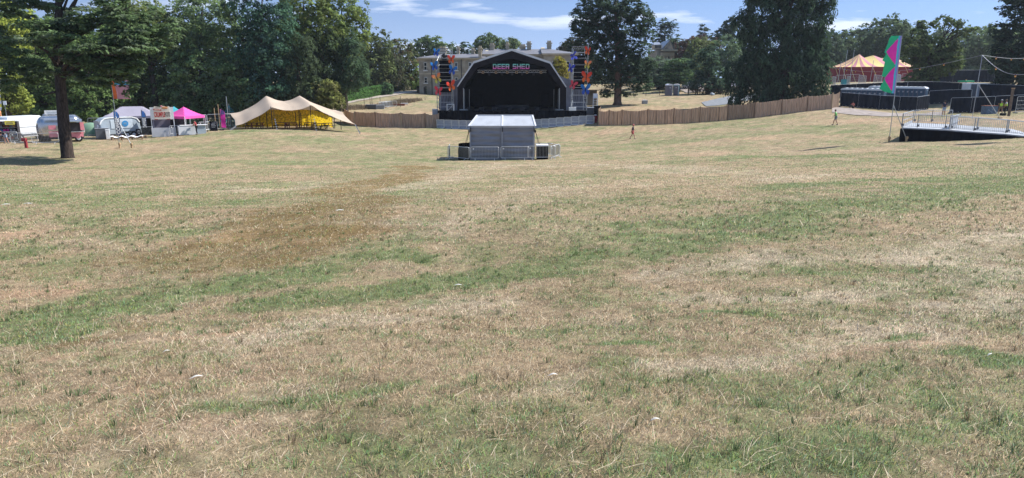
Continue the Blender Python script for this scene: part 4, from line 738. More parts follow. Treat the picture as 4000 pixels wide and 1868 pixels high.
def tower(label, pl, pr, top, ptl, ptr, pa_t, pa_b, mast):
    Y = 98.3; base = Vector((P((pl + pr) / 2, 431, Y).x, Y, DZ)); t = thing('scaffold_tower', label, 'scaffold tower', base)
    def X(px): return P(px, 400, Y).x
    def Z(py): return P((pl + pr) / 2, py, Y).z
    up = [(pl, Y - .4), (pl + 9, Y + 1.0), (pr - 9, Y + 1.0), (pr, Y - .4)]
    for i, (px, yy) in enumerate(up):
        tp = top - (mast if i == 3 else 0) + (0 if i in (0, 3) else 3)
        MB().tube([(X(px), yy, DZ), (X(px), yy, Z(tp))], .045, 7).build('standard', M['galv'], t, base)
    for py in (432 - 14, 400, 372, 342, 312, 283, 254, 228, 205):
        if py < top: continue
        for (a, b) in (((pl, Y - .45), (pr, Y - .45)), ((pl + 9, Y + 1.05), (pr - 9, Y + 1.05))):
            MB().tube([(X(a[0]) - .15, a[1], Z(py)), (X(b[0]) + .15, b[1], Z(py))], .026, 6).build('ledger', M['galv'], t, base)
    for a, b in (((pl, Y - .4), (pl + 9, Y + 1.0)), ((pr, Y - .4), (pr - 9, Y + 1.0))):
        mb = MB()
        for i, py in enumerate((420, 385, 350, 315, 280, 245, 215)):
            if py - 30 < top: continue
            mb.tube([(X(a[0]), a[1], Z(py)), (X(b[0]), b[1], Z(py - 30))], .025, 5); mb.tube([(X(a[0]), a[1], Z(py)), (X(b[0]), b[1], Z(py))], .03, 5)
        mb.build('brace', M['galv'], t, base)
    tt = MB()
    for yy in (Y - .45, Y + .1, Y + 1.0):
        for dz_ in (0, .35): tt.tube([(X(pl), yy, Z(top + 4) + dz_), (X(pr), yy, Z(top + 4) + dz_)], .022, 5)
    for i in range(8): tt.tube([(X(pl + (pr - pl) * i / 8), Y - .45, Z(top + 4)), (X(pl + (pr - pl) * (i + 1) / 8), Y + .1, Z(top + 4) + .35)], .012, 5)
    tt.build('top_truss', M['grey'], t, base)
    # hanging loudspeakers
    s = thing('hanging_loudspeakers', 'column of black loudspeakers hanging in the ' + ('left' if pl < 2000 else 'right') + ' scaffold tower', 'loudspeaker', Vector((X((pa_l := pl + 14) + 14), Y + .3, Z(pa_b))), 0, 'hanging loudspeaker columns')
    n = 8; xm = (X(pl + 10) + X(pr - 9)) / 2; w = X(pr - 9) - X(pl + 10); zt, zb_ = Z(pa_t), Z(pa_b)
    for i in range(n):
        h = (zt - zb_) / n; z = zt - h * (i + .5); off = .04 * i * i * .12
        MB().box((xm, Y + .35 + off, z), (w, .75, h * .93)).build('speaker_cabinet', M['black'], s, s.location, bevel=.03)
    return t
tower('tall silver scaffold tower left of the stage hung with butterflies', 1709, 1771, 196, 0, 0, 236, 362, 0)
tower('tall silver scaffold tower right of the stage hung with butterflies', 2230, 2291, 188, 0, 0, 216, 350, 18)
# lamp heads and case on the towers
for (px, py, lab) in ((1736, 218, 'black moving lamp on top of the left scaffold tower'),):
    c = P(px, py, 98.2); t = thing('moving_lamp', lab, 'lamp', c - Vector((0, 0, .6))); MB().box(c - Vector((0, 0, .5)), (.6, .4, .25)).box(c + Vector((-.36, 0, -.2)), (.1, .3, .6)).box(c + Vector((.36, 0, -.2)), (.1, .3, .6)).build('yoke', M['blackm'], t, t.location); MB().sphere(c, .34, 12, 8, sc=(1, 1.2, 1)).build('lamp_head', M['blackm'], t, t.location, True)
for (px, lab) in ((1760, 'silver framed truss cube on the stage deck by the left tower'),):
    c = P(px, 421, 98); t = MB(); s = .48
    for a in (-s, s):
        for b in (-s, s):
            t.tube([c + Vector((a, b, -s)), c + Vector((a, b, s))], .04, 6).tube([c + Vector((a, -s, b)), c + Vector((a, s, b))], .04, 6).tube([c + Vector((-s, a, b)), c + Vector((s, a, b))], .04, 6)
    t.tube([c + Vector((-s, -s, -s)), c + Vector((s, -s, s))], .03, 6); solo(t, 'truss_cube', M['galvl'], lab, 'truss', c - Vector((0, 0, s)))
c = P(2236, 426, 97.6); b_ = MB().box((c.x, c.y, DZ + .22), (1.0, .6, .42)); b_.box((c.x, c.y, DZ + .46), (1.04, .64, .05)); solo(b_, 'case', M['white'], 'small white case on the deck edge at the foot of the right tower', 'case', (c.x, c.y, DZ), bevel=.03)

# ------------------------------------------------------------------ butterflies
def wingcol(kind, v, r):
    A = {'blue': ((.01, .20, .55), (.03, .06, .50), (.05, .45, .62)), 'red': ((.70, .04, .03), (.80, .20, .04), (.85, .30, .06)), 'green': ((.80, .20, .10), (.45, .62, .10), (.50, .70, .15)), 'pink': ((.70, .05, .09), (.62, .08, .12), (.75, .12, .12)), 'deep': ((.03, .06, .45), (.02, .04, .38), (.05, .10, .5))}[kind]
    a = np.array(A[0]); b = np.array(A[1]); c = a * (1 - v) + b * v
    return c * (1 - .3 * (r > .92))
M['wing'] = colmat('painted_wing', .55, .15, .3); M['bfly'] = mat('butterfly_body', (.02, .015, .02), .7)
def butterfly(label, px, py, kind, span, rot, yaw, fold=.35):
    c = P(px, py, 97.45); t = thing('butterfly', label, 'butterfly decoration', c, 0, 'painted butterflies on the scaffold towers')
    t.rotation_euler = (.15, rot, yaw); s = span / 2 * .86
    up = [(0, .05), (.12, .55), (.42, .98), (.80, 1.10), (.98, .92), (.93, .60), (.70, .28), (.40, .06), (0, -.02)]
    lo = [(0, .0), (.38, .02), (.62, -.08), (.74, -.38), (.62, -.72), (.40, -.86), (.20, -.62), (.06, -.25)]
    for sg in (-1, 1):
        V, Fc, C = [], [], []
        for poly, isl in ((up, 0), (lo, 1)):
            n = len(poly); cx = sum(q[0] for q in poly) / n; cy = sum(q[1] for q in poly) / n
            rings = [0, .5, .92, 1.0]; b0 = len(V); th = .025
            for side in (0, 1):
                for r in rings:
                    for (x, z) in poly:
                        X_ = cx + (x - cx) * r; Z_ = cy + (z - cy) * r; ang = fold
                        V.append((sg * X_ * s * math.cos(ang), -X_ * s * math.sin(ang) + side * th + isl * .012, Z_ * s)); C.append(wingcol(kind, min(1, max(0, .5 - Z_ * .55)), r))
            R_ = len(rings)
            for side in (0, 1):
                o = b0 + side * R_ * n
                for i in range(R_ - 1):
                    for j in range(n): Fc.append((o + i * n + j, o + i * n + (j + 1) % n, o + (i + 1) * n + (j + 1) % n, o + (i + 1) * n + j))
            o = b0 + (R_ - 1) * n
            for j in range(n): Fc.append((o + j, o + (j + 1) % n, o + R_ * n + (j + 1) % n, o + R_ * n + j))
        link('wing', mesh_np('wing', V, np.array(Fc), 4, M['wing'], col=np.array(C)), t)
    MB().tube([(0, -.02, -.45 * s), (0, -.03, 0), (0, -.02, .35 * s)], [.02, .06, .04], 8).tube([(0, -.03, .34 * s), (-.14 * s, -.03, .62 * s)], .012, 4).tube([(0, -.03, .34 * s), (.14 * s, -.03, .62 * s)], .012, 4).build('body', M['bfly'], t, smooth=True)
bf = [('blue butterfly at the very top of the left tower', 1703, 206, 'blue', 1.25, .1, .5), ('blue butterfly halfway up the outer side of the left tower, below the topmost one', 1696, 259, 'blue', 1.45, -.25, .5), ('orange and lime-green butterfly on the left tower', 1708, 308, 'green', 1.6, -.35, .1), ('pink-red butterfly lowest on the left tower', 1713, 357, 'pink', 1.5, .15, -.15),
      ('red-orange butterfly on the inner upright of the left tower, near the top', 1762, 233, 'red', 1.35, 0, .2), ('blue butterfly on the inner upright of the left tower between two red ones', 1767, 275, 'blue', 1.5, .25, .1), ('tilted red butterfly lowest on the inner upright of the left tower', 1761, 337, 'red', 1.7, -.3, .5),
      ('deep blue butterfly seen edge on at the top of the right tower', 2237, 220, 'deep', 1.4, 1.2, .8), ('deep blue butterfly second from the top on the inner side of the right tower', 2228, 268, 'deep', 1.4, .2, .6), ('pink-red butterfly lowest on the inner side of the right tower', 2237, 333, 'pink', 1.4, .35, .3),
      ('red butterfly at the very top of the right tower', 2297, 200, 'red', 1.3, .25, -.7), ('orange and yellow-green butterfly on the outer upright of the right tower', 2293, 254, 'green', 1.3, .1, .3), ('large red-orange butterfly in the middle of the right tower', 2290, 303, 'red', 1.85, .1, -.1), ('turquoise-blue butterfly lowest on the right tower', 2287, 351, 'blue', 1.8, -.05, 0)]
for a in bf: butterfly(*a)

# ------------------------------------------------------------------ front-of-stage barrier
for i in range(21):
    x0 = 1706 + i * 29.2; x1 = x0 + 28.4; Yb = 96.9; a = GY(x0, Yb); b = GY(x1, Yb); z0 = (a.z + b.z) / 2; w = b.x - a.x; c = Vector(((a.x + b.x) / 2, Yb, z0)); h = 1.22
    t = thing('stage_barrier', '%s panel from the left of the grey barrier in front of the stage' % ORD[i], 'barrier', c, 0, 'grey barrier panels before the stage')
    fr = MB()
    for xx in (-w / 2 + .03, w / 2 - .03): fr.box((xx, 0, h / 2), (.06, .06, h))
    for zz_ in (.06, .5, h - .03): fr.box((0, -.005, zz_), (w - .12, .055, .05))
    fr.box((0, -.35, .04), (w - .1, .7, .015)); fr.build('frame', M['galvl'], t); MB().box((0, .02, .64 if i % 2 else .62), (w - .13, .012, 1.04 if i % 2 else 1.12)).build('mesh_panel', M['meshs'], t)
    MB().beam((-w * .3, .05, h * .8), (-w * .3, .8, .05), .04).beam((w * .3, .05, h * .8), (w * .3, .8, .05), .04).build('brace', M['galv'], t)

# ------------------------------------------------------------------ steel crowd barriers
def barrier_proto():
    t = thing('crowd_barrier', 'galvanised steel crowd barrier', 'barrier', (0, 0, 0)); w, h0, h1, r = 1.15, .18, 1.1, .1
    pts = []
    for (cx, cz, a0) in ((w - r, h1 - r, 0), (-w + r, h1 - r, 90), (-w + r, h0 + r, 180), (w - r, h0 + r, 270)):
        for k in range(4): an = R(a0 + k * 30); pts.append((cx + r * math.cos(an), 0, cz + r * math.sin(an)))
    pts.append(pts[0]); MB().tube(pts, .024, 6, cap=False).build('frame', M['galvl'], t, smooth=True)
    b = MB()
    for k in range(1, 19): x = -w + 2 * w * k / 19; b.tube([(x, 0, h0), (x, 0, h1)], .011, 5)
    b.build('bars', M['galv'], t)
    for x in (-w + .35, w - .35):
        MB().tube([(x, -.32, 0), (x, -.28, .05), (x, 0, h0), (x, .28, .05), (x, .32, 0)], .017, 6).build('foot', M['galvl'], t)
    MB().box((-w + .22, -.025, h1 - .16), (.11, .006, .1)).build('tag_plate', M['white'], t)
    return t
BAR = barrier_proto(); BAR_used = [False]
def barrier(x, y, rz, label, group, tilt=0.0, z=None):
    if BAR_used[0]: o = dup(BAR)
    else: o = BAR; BAR_used[0] = True
    o.location = (x, y, (gz(x, y) if z is None else z) + .01); o.rotation_euler = (tilt, 0, rz); o['label'] = label; o['group'] = group; return o
# ------------------------------------------------------------------ mixing tent in mid field
def foh():
    Y = 57.2; a = GY(1836, Y); b = GY(2088, Y); b.z = a.z = min(a.z, b.z); w = b.x - a.x; c = (a + b) / 2; D = 3.6
    t = thing('mixing_tent', 'grey two-bay mixing tent with a pale pitched roof in the middle of the field', 'tent', c)
    ez = P(1960, 492, Y).z - c.z; rz_ = P(1960, 451, Y + D / 2).z - c.z; hw = w / 2
    wl = MB(); nx, nz_ = 60, 40; V = []; M_ = []
    for j in range(nz_ + 1):
        for i in range(nx + 1):
            x = -hw + w * i / nx; z = -.05 + ez * j / nz_; y = .05 * math.sin(z * 14 + .7 * math.sin(x * 1.3)) * (.3 + abs(math.sin(x * 1.7))) * .8 + .035 * math.sin(x * 3 + z * 2) + .03 * (vnoise(np.array([x * .8]), np.array([z * 3.0]), 1.0, 5, 3)[0] - .5) * 3; V.append((x, y, z))
    Wn = nx + 1; fc = [(j * Wn + i, j * Wn + i + 1, (j + 1) * Wn + i + 1, (j + 1) * Wn + i) for j in range(nz_) for i in range(nx)]; wl.add(V, fc); wl.build('back_wall', M['greyw'], t, smooth=True)
    for sx, off in ((-1, 0), (1, 0)): MB().box((sx * (hw - .03), D * .31, ez / 2), (.02, D * .6, ez)).build('side_wall', M['greyw'], t)
    rf = MB(); ii = .62; th = .03
    e = .07
    for (x0, x1) in ((-hw - e, -.02), (.02, hw + e)):
        xi0 = x0 + (ii if x0 < -1 else 0); xi1 = x1 - (ii * .35 if x1 > 1 else 0)
        rf.add([(x0, -e, ez - .02), (x1, -e, ez - .02), (xi1, D / 2, rz_), (xi0, D / 2, rz_), (x0, D + e, ez), (x1, D + e, ez)], [(0, 1, 2, 3), (3, 2, 5, 4)])
        rf.add([(x0, -e - .005, ez - .14), (x1, -e - .005, ez - .14), (x1, -e - .005, ez - .02), (x0, -e - .005, ez - .02)], [(0, 1, 2, 3)])
    rf.add([(-hw - e, -e, ez - .02), (-hw - e + ii, D / 2, rz_), (-hw - e, D + e, ez)], [(0, 1, 2)]); rf.add([(hw + e, -e, ez - .02), (hw + e - ii * .35, D / 2, rz_), (hw + e, D + e, ez)], [(0, 2, 1)]); rf.build('roof', M['tentroof'], t)
    for x0, x1 in ((-hw - e, -hw - e + ii), (0, 0), (hw + e, hw + e - ii * .35)):
        MB().beam((x0, -e - .02, ez), (x1, D / 2, rz_ + .03), .13, .04).build('roof_seam', M['whitec'], t)
    MB().beam((-hw - e, -e - .02, ez), (hw + e, -e - .02, ez), .05, .05).build('eave_rail', M['whitec'], t); MB().beam((-hw + ii, D / 2, rz_ + .03), (hw - .1, D / 2, rz_ + .03), .08, .05).build('ridge', M['whitec'], t)
    for x in (-hw + .06, 0.0, hw - .1):
        MB().box((x, -.10, ez / 2), (.13, .1, ez)).build('post', M['greyc'], t); MB().box((x + .03, -.17, ez - .3), (.07, .04, .35)).build('strap', M['blackm'], t)
    for sx in (-1, 1):
        MB().tube([(sx * hw, .1, ez - .25), (sx * (hw + .55), .6, .9)], .018, 5).tube([(sx * hw, .25, ez - .25), (sx * (hw + .42), .8, .9)], .018, 5).box((sx * (hw + .05), .05, ez - .45), (.14, .1, .18)).build('guy_strap', M['blackm'], t)
    return c, w
M['greyw'] = mat('grey_tent_wall', (.21, .225, .27), .65, 0, .14, 1.0, .5, stretch=(.5, 1, 3))
fc_, fw = foh()
# black windbreak and equipment beside it
def bx_thing(name, label, cat, c, d, m, rz=0.0, lid=None, group=None):
    t = thing(name, label, cat, c, rz, group); MB().box((0, 0, d[2] / 2), d).build('body', M[m], t, bevel=.03)
    MB().box((0, 0, d[2] + .03), (d[0] + .03, d[1] + .03, .06)).build('lid', M[lid or m], t, bevel=.01)
    for sx in (-1, 1): MB().box((sx * (d[0] / 2 + .012), 0, d[2] * .6), (.02, .14, .06)).build('handle', M['galv'], t)
    return t
cw = fc_; lx = cw.x - fw / 2; rx = cw.x + fw / 2
t = thing('wind_screen', 'curved black cloth screen beside the left end of the mixing tent', 'screen', (lx - .9, cw.y + .5, gz(lx - .9, cw.y + .5))); s = MB(); pts = [Vector((math.cos(q) * .95 + .85, math.sin(q) * .9 + .5, 0)) for q in np.linspace(math.pi * 1.02, math.pi * .5, 14)] 
for p0, p1 in zip(pts[:-1], pts[1:]): s.add([p0, p1, p1 + Vector((0, 0, 1.28)), p0 + Vector((0, 0, 1.28))], [(0, 1, 2, 3)])
s.build('cloth', M['black'], t); s = MB(); [s.tube([p0, p0 + Vector((0, 0, 1.3))], .02, 5) for p0 in pts[::4]]; s.build('posts', M['blackm'], t)
s = MB(); s.prism([(-.1, -.3, 0), (1.15, -.3, 0), (1.15, 1.3, 0), (-.1, 1.3, 0)], (0, 0, .95)); s.build('covered_case', M['black'], t)
bx_thing('equipment_case', 'black equipment case with a white top beside the right end of the mixing tent', 'case', (rx + .65, cw.y + .35, gz(rx + .65, cw.y) + .0), (.98, .9, 1.12), 'black', 0, 'white')
fg = 'crowd barriers ringed round the mixing tent'; y0 = cw.y - .75
barrier(lx + 1.27, y0, 0, 'steel crowd barrier before the left bay of the mixing tent', fg); barrier(lx + 3.75, y0 - .02, .02, 'steel crowd barrier before the right bay of the mixing tent', fg)
barrier(rx + .55, y0 + .22, .10, 'steel crowd barrier before the black equipment case at the right end', fg)
barrier(lx - .95, y0 + .55, -.62, 'steel crowd barrier before the curved black screen at the left end', fg)
barrier(lx - 1.85, y0 + 2.2, -1.52, 'steel crowd barrier closing the far left side of the mixing tent', fg)
barrier(rx + 1.75, y0 + 1.25, 1.2, 'steel crowd barrier angled at the near right corner of the mixing tent', fg)
barrier(rx + 1.75, y0 + 3.2, -1.15, 'steel crowd barrier closing the far right side of the mixing tent', fg); barrier(rx + .6, y0 + 4.6, .1, 'steel crowd barrier behind the right end of the mixing tent', fg)

# ------------------------------------------------------------------ reed fences
def reed_panel(label, a, b, h, group, sheer=False, first=False, bigpost=False):
    a = Vector(a); b = Vector(b); d = b - a; L = Vector((d.x, d.y, 0)).length; t = thing('reed_fence_panel', label, 'fence panel', a, 0, group); u = Vector((d.x, d.y, 0)).normalized(); s = Vector((-u.y, u.x, 0)); n = max(10, int(L / .10)); mb = MB(); V = []; sag = random.uniform(.05, .22)
    for i in range(n + 1):
        f = i / n; q = a + d * f; zt = h - sag * math.sin(math.pi * f) + .05 * (1 - abs(2 * f - 1) ** .3) * 0 + random.uniform(-.035, .035); zt += .07 * (max(0, 1 - f * 9) + max(0, 1 - (1 - f) * 9)) ; o = s * (.03 * math.sin(i * 1.7) + .06 * math.sin(math.pi * f))
        zg = float(surf_z(np.array([q.x]), np.array([q.y]))[0]) - .05; z0 = max(zg, q.z - .3)
        V += [Vector((q.x, q.y, z0)) + o, Vector((q.x, q.y, q.z + zt)) + o, Vector((q.x, q.y, z0)) + o + s * .03, Vector((q.x, q.y, q.z + zt)) + o + s * .03]
    fs = []
    for i in range(n):
        k = i * 4; fs += [(k, k + 4, k + 5, k + 1), (k + 2, k + 3, k + 7, k + 6), (k + 1, k + 5, k + 7, k + 3)]
    mb.add(V, fs); mb.build('reed_mat', M['reeds'] if sheer else M[random.choice(REEDS)], t, a)
    r = .07 if bigpost else .035; MB().tube([a - Vector((0, 0, .2)) - s * .07, a + Vector((0, 0, h + .12)) - s * .07], r, 7).build('post', M['reedpost'] if bigpost else M['dwood'], t, a)
    for f in ((.35, .68) if sheer else ()): q = a + d * f; MB().tube([q - s * .05 - Vector((0, 0, .1)), q - s * .05 + Vector((0, 0, h - .12))], .022, 6).build('stake', M['dwood'], t, a)
    return t
def sheer_mat(name, src, alpha):
    m = M[src].copy(); m.name = name; N = m.node_tree.nodes; L = m.node_tree.links; out = N['Material Output']; sh = out.inputs[0].links[0].from_socket
    tp = N.new('ShaderNodeBsdfTransparent'); mx = N.new('ShaderNodeMixShader'); mx.inputs[0].default_value = alpha; L.new(tp.outputs[0], mx.inputs[1]); L.new(sh, mx.inputs[2]); L.new(mx.outputs[0], out.inputs[0]); return m
M['reeds'] = sheer_mat('worn_reed_screen', 'reed', .86); REEDS = ['reed', 'reed_b', 'reed_c']
lp = [(1344, 106), (1390, 99.5), (1400, 0)]
pts = [GY(1346, 109), GY(1389, 101.5), GY(1468, 97.6), GY(1568, 96.4), GY(1661, 96.6), GY(1716, 97.4)]
for i in range(5): reed_panel('%s panel from the left of the reed screen fence left of the stage' % ORD[i], pts[i], pts[i + 1], 2.0 if i else 1.9, 'reed fence panels left of the stage', bigpost=(i in (1, 3)))
rp = [(2335, 95.2), (2378, 94.6), (2428, 94.2), (2528, 93.6), (2630, 93.2), (2732, 93.2), (2840, 93.4), (2945, 93.8), (3050, 94.2), (3150, 94.8), (3246, 95.4)]
for i in range(10):
    reed_panel('%s panel from the left of the long reed screen fence right of the stage' % ORD[i], GY(*rp[i]), GY(*rp[i + 1]), 2.0, 'reed fence panels right of the stage', sheer=i in (1, 2, 3, 4, 5))
reed_panel('short pale reed panel turning back at the right end of the long fence', GY(3246, 95.4), GY(3275, 99), 2.1, 'reed fence panels right of the stage', bigpost=True)
reed_panel('reed panel turning back toward the stage at the left end of the long fence', GY(2335, 95.2), GY(2345, 98.6), 2.1, 'reed fence panels right of the stage', bigpost=True)
# ------------------------------------------------------------------ stretch tent
def catmull(Pt, n):
    Pt = np.asarray(Pt, float); k = len(Pt); out = []
    for s in np.linspace(0, k - 1, n):
        i = min(int(s), k - 2); t = s - i; p0 = Pt[max(i - 1, 0)]; p1 = Pt[i]; p2 = Pt[i + 1]; p3 = Pt[min(i + 2, k - 1)]
        out.append(.5 * ((2 * p1) + (-p0 + p2) * t + (2 * p0 - 5 * p1 + 4 * p2 - p3) * t * t + (-p0 + 3 * p1 - 3 * p2 + p3) * t ** 3))
    return np.array(out)
M['cream'] = mat('cream_stretch_cloth', (.50, .405, .32), .8, 0, .06, .5, .1, trans=.12); M['yellow'] = mat('yellow_patterned_cloth', (.80, .56, .03), .8, 0, .45, 5.0, trans=.55)
def stretch_tent():
    base = GY(1130, 91); t = thing('stretch_tent', 'cream stretch tent with two peaks and a yellow patterned back wall', 'tent', base)
    rows = [[(920, 492, 85.5), (985, 466, 85.8), (1063, 423, 86), (1140, 432, 86.2), (1218, 415, 86), (1290, 452, 85.8), (1390, 487, 85.5)],
            [(917, 468, 87.5), (975, 440, 88.5), (1052, 402, 89), (1135, 412, 89), (1203, 398, 89), (1285, 432, 88.5), (1360, 465, 87.5)],
            [(900, 446, 90), (968, 424, 91.5), (1040, 378, 92.5), (1108, 396, 92.5), (1171, 377, 92.5), (1245, 411, 91.5), (1335, 437, 90)],
            [(897, 444, 93), (965, 428, 95), (1045, 410, 96), (1110, 414, 96), (1170, 410, 96), (1240, 420, 95), (1310, 430, 93)],
            [(893, 446, 95), (960, 434, 98), (1045, 428, 99), (1110, 430, 99), (1180, 428, 99), (1240, 430, 98), (1308, 434, 96)]]
    A = np.array([[list(P(*q)) for q in r] for r in rows]); nu, nv = 73, 41
    lin = lambda r, n: np.stack([np.interp(np.linspace(0, len(r) - 1, n), np.arange(len(r)), r[:, c]) for c in range(3)], 1)
    def mix(r, n, k):                                  # taut cloth: straight runs with a little sag, crisp at the poles
        q = lin(r, n) * k + catmull(r, n) * (1 - k); u = np.linspace(0, len(r) - 1, n); q[:, 2] -= .16 * np.sin(np.pi * (u % 1)) ** 2 * k; return q
    B = np.array([mix(r, nu, .6) for r in A]); S = np.array([mix(B[:, j], nv, .45) for j in range(nu)]).transpose(1, 0, 2)
    # sharpen the two peaks
    V = S.reshape(-1, 3) - np.array(base); idx = np.arange(nu * nv).reshape(nv, nu); q = np.stack([idx[:-1, :-1], idx[:-1, 1:], idx[1:, 1:], idx[1:, :-1]], -1).reshape(-1, 4)
    for pk in ((1040, 376, 92.5), (1171, 375, 92.5), (1063, 419, 86), (1218, 411, 86)):
        c = np.array(P(*pk) - base); d = np.hypot(V[:, 0] - c[0], V[:, 1] - c[1]); V[:, 2] += .10 * np.exp(-d / .4)
    link('canopy', mesh_np('canopy', V, q, 4, M['cream'], smooth=True), t)
    def post(px, pt, Y, m='blackm', r=.05, nm='pole'):
        g_ = GY(px, Y); z = P(px, pt, Y).z; MB().tube([g_ - base, Vector((g_.x, g_.y, z)) - base], r, 7).build(nm, M[m], t)
    for px, pt, Y in ((1065, 417, 86), (1218, 410, 86), (1045, 400, 92.5), (1172, 400, 92.5), (1018, 452, 94), (1158, 440, 95), (1178, 440, 95), (891, 443, 93.5), (905, 446, 92), (1308, 434, 94), (1333, 433, 90)): post(px, pt, Y)
    # yellow wall hung along the back and right side
    w = MB(); seg = [(925, 97), (985, 98), (1060, 98.3), (1140, 98.3), (1220, 98), (1262, 96.5), (1300, 94.5)]; tops = [449, 436, 428, 430, 428, 440, 462]
    n = 80; V = []
    for i in range(n + 1):
        f = i / n * (len(seg) - 1); k = min(int(f), len(seg) - 2); e = f - k; px = seg[k][0] * (1 - e) + seg[k + 1][0] * e; Y = seg[k][1] * (1 - e) + seg[k + 1][1] * e + .07 * math.sin(i * 1.5); py = tops[k] * (1 - e) + tops[k + 1] * e
        g_ = GY(px, Y); V += [g_ + Vector((0, 0, .12 + .05 * math.sin(i * .7))) - base, Vector((g_.x, g_.y, P(px, py, Y).z - .0)) - base]
    w.add(V, [(2 * i, 2 * i + 2, 2 * i + 3, 2 * i + 1) for i in range(n)]); w.build('back_wall', M['yellow'], t)
    for a, b, nf in (((1065, 420, 86), (1084, 83.4), 9), ((1218, 413, 86), (1238, 83.4), 9), ((920, 492, 85.5), (897, 84), 7), ((1389, 487, 85.5), (1408, 84), 7)):
        p0 = P(*a); p1 = GY(*b); MB().tube([p0 - base, p1 - base], .015, 4).build('guy_rope', M['blackm'], t); fm = MB()
        for k in range(nf):
            q = p0.lerp(p1, (k + 1) / (nf + 1)) - base if a[1] < 480 else p0.lerp(p1, k / nf) - base
            if a[1] < 480 and k < 4: continue
            fm.add([q + Vector((-.11, -.03, 0)), q + Vector((.11, -.03, -.02)), q + Vector((0, -.05, -.22))], [(0, 1, 2)])
        fm.build('bunting', M['white'], t)
stretch_tent()
def picnic(label, px, Y, rz, m='dwood', group='picnic tables under the stretch tent', sc=1.0, loc=None):
    b = loc or GY(px, Y); t = thing('picnic_table', label, 'picnic table', b, rz, group)
    tp = MB()
    for k in range(4): tp.box((0, -.27 + k * .18, .74), (1.8 * sc, .16, .04))
    tp.build('tabletop', M[m], t)
    for s in (-1, 1): MB().box((0, s * .66, .44), (1.8 * sc, .26, .045)).build('bench', M[m], t)
    for x in (-.65 * sc, .65 * sc): MB().beam((x, -.22, .72), (x, -.62, 0), .09, .05).beam((x, .22, .72), (x, .62, 0), .09, .05).beam((x + .04, -.75, .40), (x + .04, .75, .40), .09, .05).build('leg_frame', M[m], t)
    return t
for lab, px, Y, rz, m in (('dark picnic table under the left slope of the stretch tent', 985, 90, .1, 'dwood'), ('dark picnic table behind the left front pole of the stretch tent', 1098, 93, .05, 'dwood'), ('red-brown picnic table in the centre front of the stretch tent', 1140, 87.5, .1, 'rwood'),
                          ('small dark picnic table at the back centre of the stretch tent', 1150, 95, .3, 'dwood'), ('dark picnic table behind the right front pole of the stretch tent', 1212, 93, -.05, 'dwood'), ('dark picnic table end-on at the right side of the stretch tent', 1278, 91, 1.1, 'dwood'),
                          ('red-brown picnic table in the front left shade of the stretch tent', 1005, 88, .2, 'rwood'), ('low dark picnic table in the front right shade of the stretch tent', 1245, 89, -.3, 'dwood')):
    picnic(lab, px, Y, rz, m)
# ------------------------------------------------------------------ things behind the reed fence, left
for i, (px, Y, m) in enumerate(((1388, 126, 'dwood'), (1424, 127, 'rwood'))): picnic(('dark' if i == 0 else 'orange-red') + ' picnic table standing on the slope behind the reed fence', px, Y, .2, m, 'picnic tables on the slope', sc=1.3)
def stack(label, px, Y, d, m, rz=0.0, n=5, name='panel_stack', cat='stack'):
    b = GY(px, Y); t = thing(name, label, cat, b, rz)
    for k in range(n): MB().box((random.uniform(-.05, .05), random.uniform(-.05, .05), d[2] * (k + .45) / n), (d[0], d[1], d[2] / n * .75)).build('panel', M[m], t)
    return t
stack('flat dark grey pallet stack beside the orange picnic table', 1450, 127, (2.0, 1.5, .9), 'grey', .1); stack('flat stack of pale metal panels on the slope behind the reed fence', 1474, 128, (2.6, 1.3, .8), 'lgrey', .15, 4)
for i in range(6):
    barrier(GY(1492 + i * 5.5, 131).x, 131 + i * .1, 1.25, '%s barrier from the left of the barriers leaning together on the slope' % ORD[i], 'crowd barriers stored on the slope', tilt=0)
barrier(GY(1528, 132).x, 132, .5, 'single steel barrier standing alone at the end of the stored row', 'crowd barriers stored on the slope')
stack('low red and white barrier blocks lying on the slope', 1556, 134, (2.4, .5, .4), 'rwood', .1, 1, 'barrier_block', 'barrier'); stack('low white-topped plank lying at the right end on the slope', 1578, 136, (1.6, .5, .3), 'white', .1, 1, 'plank', 'plank')
for i, px in enumerate((1424, 1447, 1454, 1486, 1565)):
    g_ = GY(px, 130 + i * .4); solo(MB().tube([g_, g_ + Vector((0, 0, 2.0))], .045, 6), 'stake', M['dwood'], '%s from the left of the thin dark stakes on the slope' % ORD[i], 'stake', g_, 'thin dark stakes on the slope')
c = GY(1702, 98.6); bx_thing('storage_box', 'small pale box at the left end of the stage deck', 'box', c + Vector((0, 0, 1.6)), (.8, .7, .9), 'lgrey', 0, 'white')
# rough edge of dead growth under the path
def weeds():
    p0, p1 = GY(1345, 120), GY(1640, 146); n = 5200; rg = np.random.default_rng(3); f = rg.random(n); x = p0.x + (p1.x - p0.x) * f + rg.normal(0, .5, n); y = p0.y + (p1.y - p0.y) * f + rg.normal(0, .9, n) + 2 * np.sin(f * 5)
    z = surf_z(x, y); h = rg.uniform(.2, .9, n) * (.5 + .8 * vnoise(x, y, .4, 7, 2)); a = rg.uniform(0, 6.28, n); w = .07
    V = np.stack([np.stack([x - w * np.cos(a), y - w * np.sin(a), z], 1), np.stack([x + w * np.cos(a), y + w * np.sin(a), z], 1), np.stack([x + rg.normal(0, .12, n), y + rg.normal(0, .12, n), z + h], 1)], 1).reshape(-1, 3)
    C = np.repeat(np.array([.24, .19, .13])[None] * rg.uniform(.5, 1.4, n)[:, None], 3, 0); tag(link('dry_weeds', mesh_np('dry_weeds', V, np.arange(n * 3).reshape(-1, 3), 3, M['leafpaint'], col=C)), 'strip of grey dead weeds along the bank below the path', 'weeds', kind='stuff')
weeds()

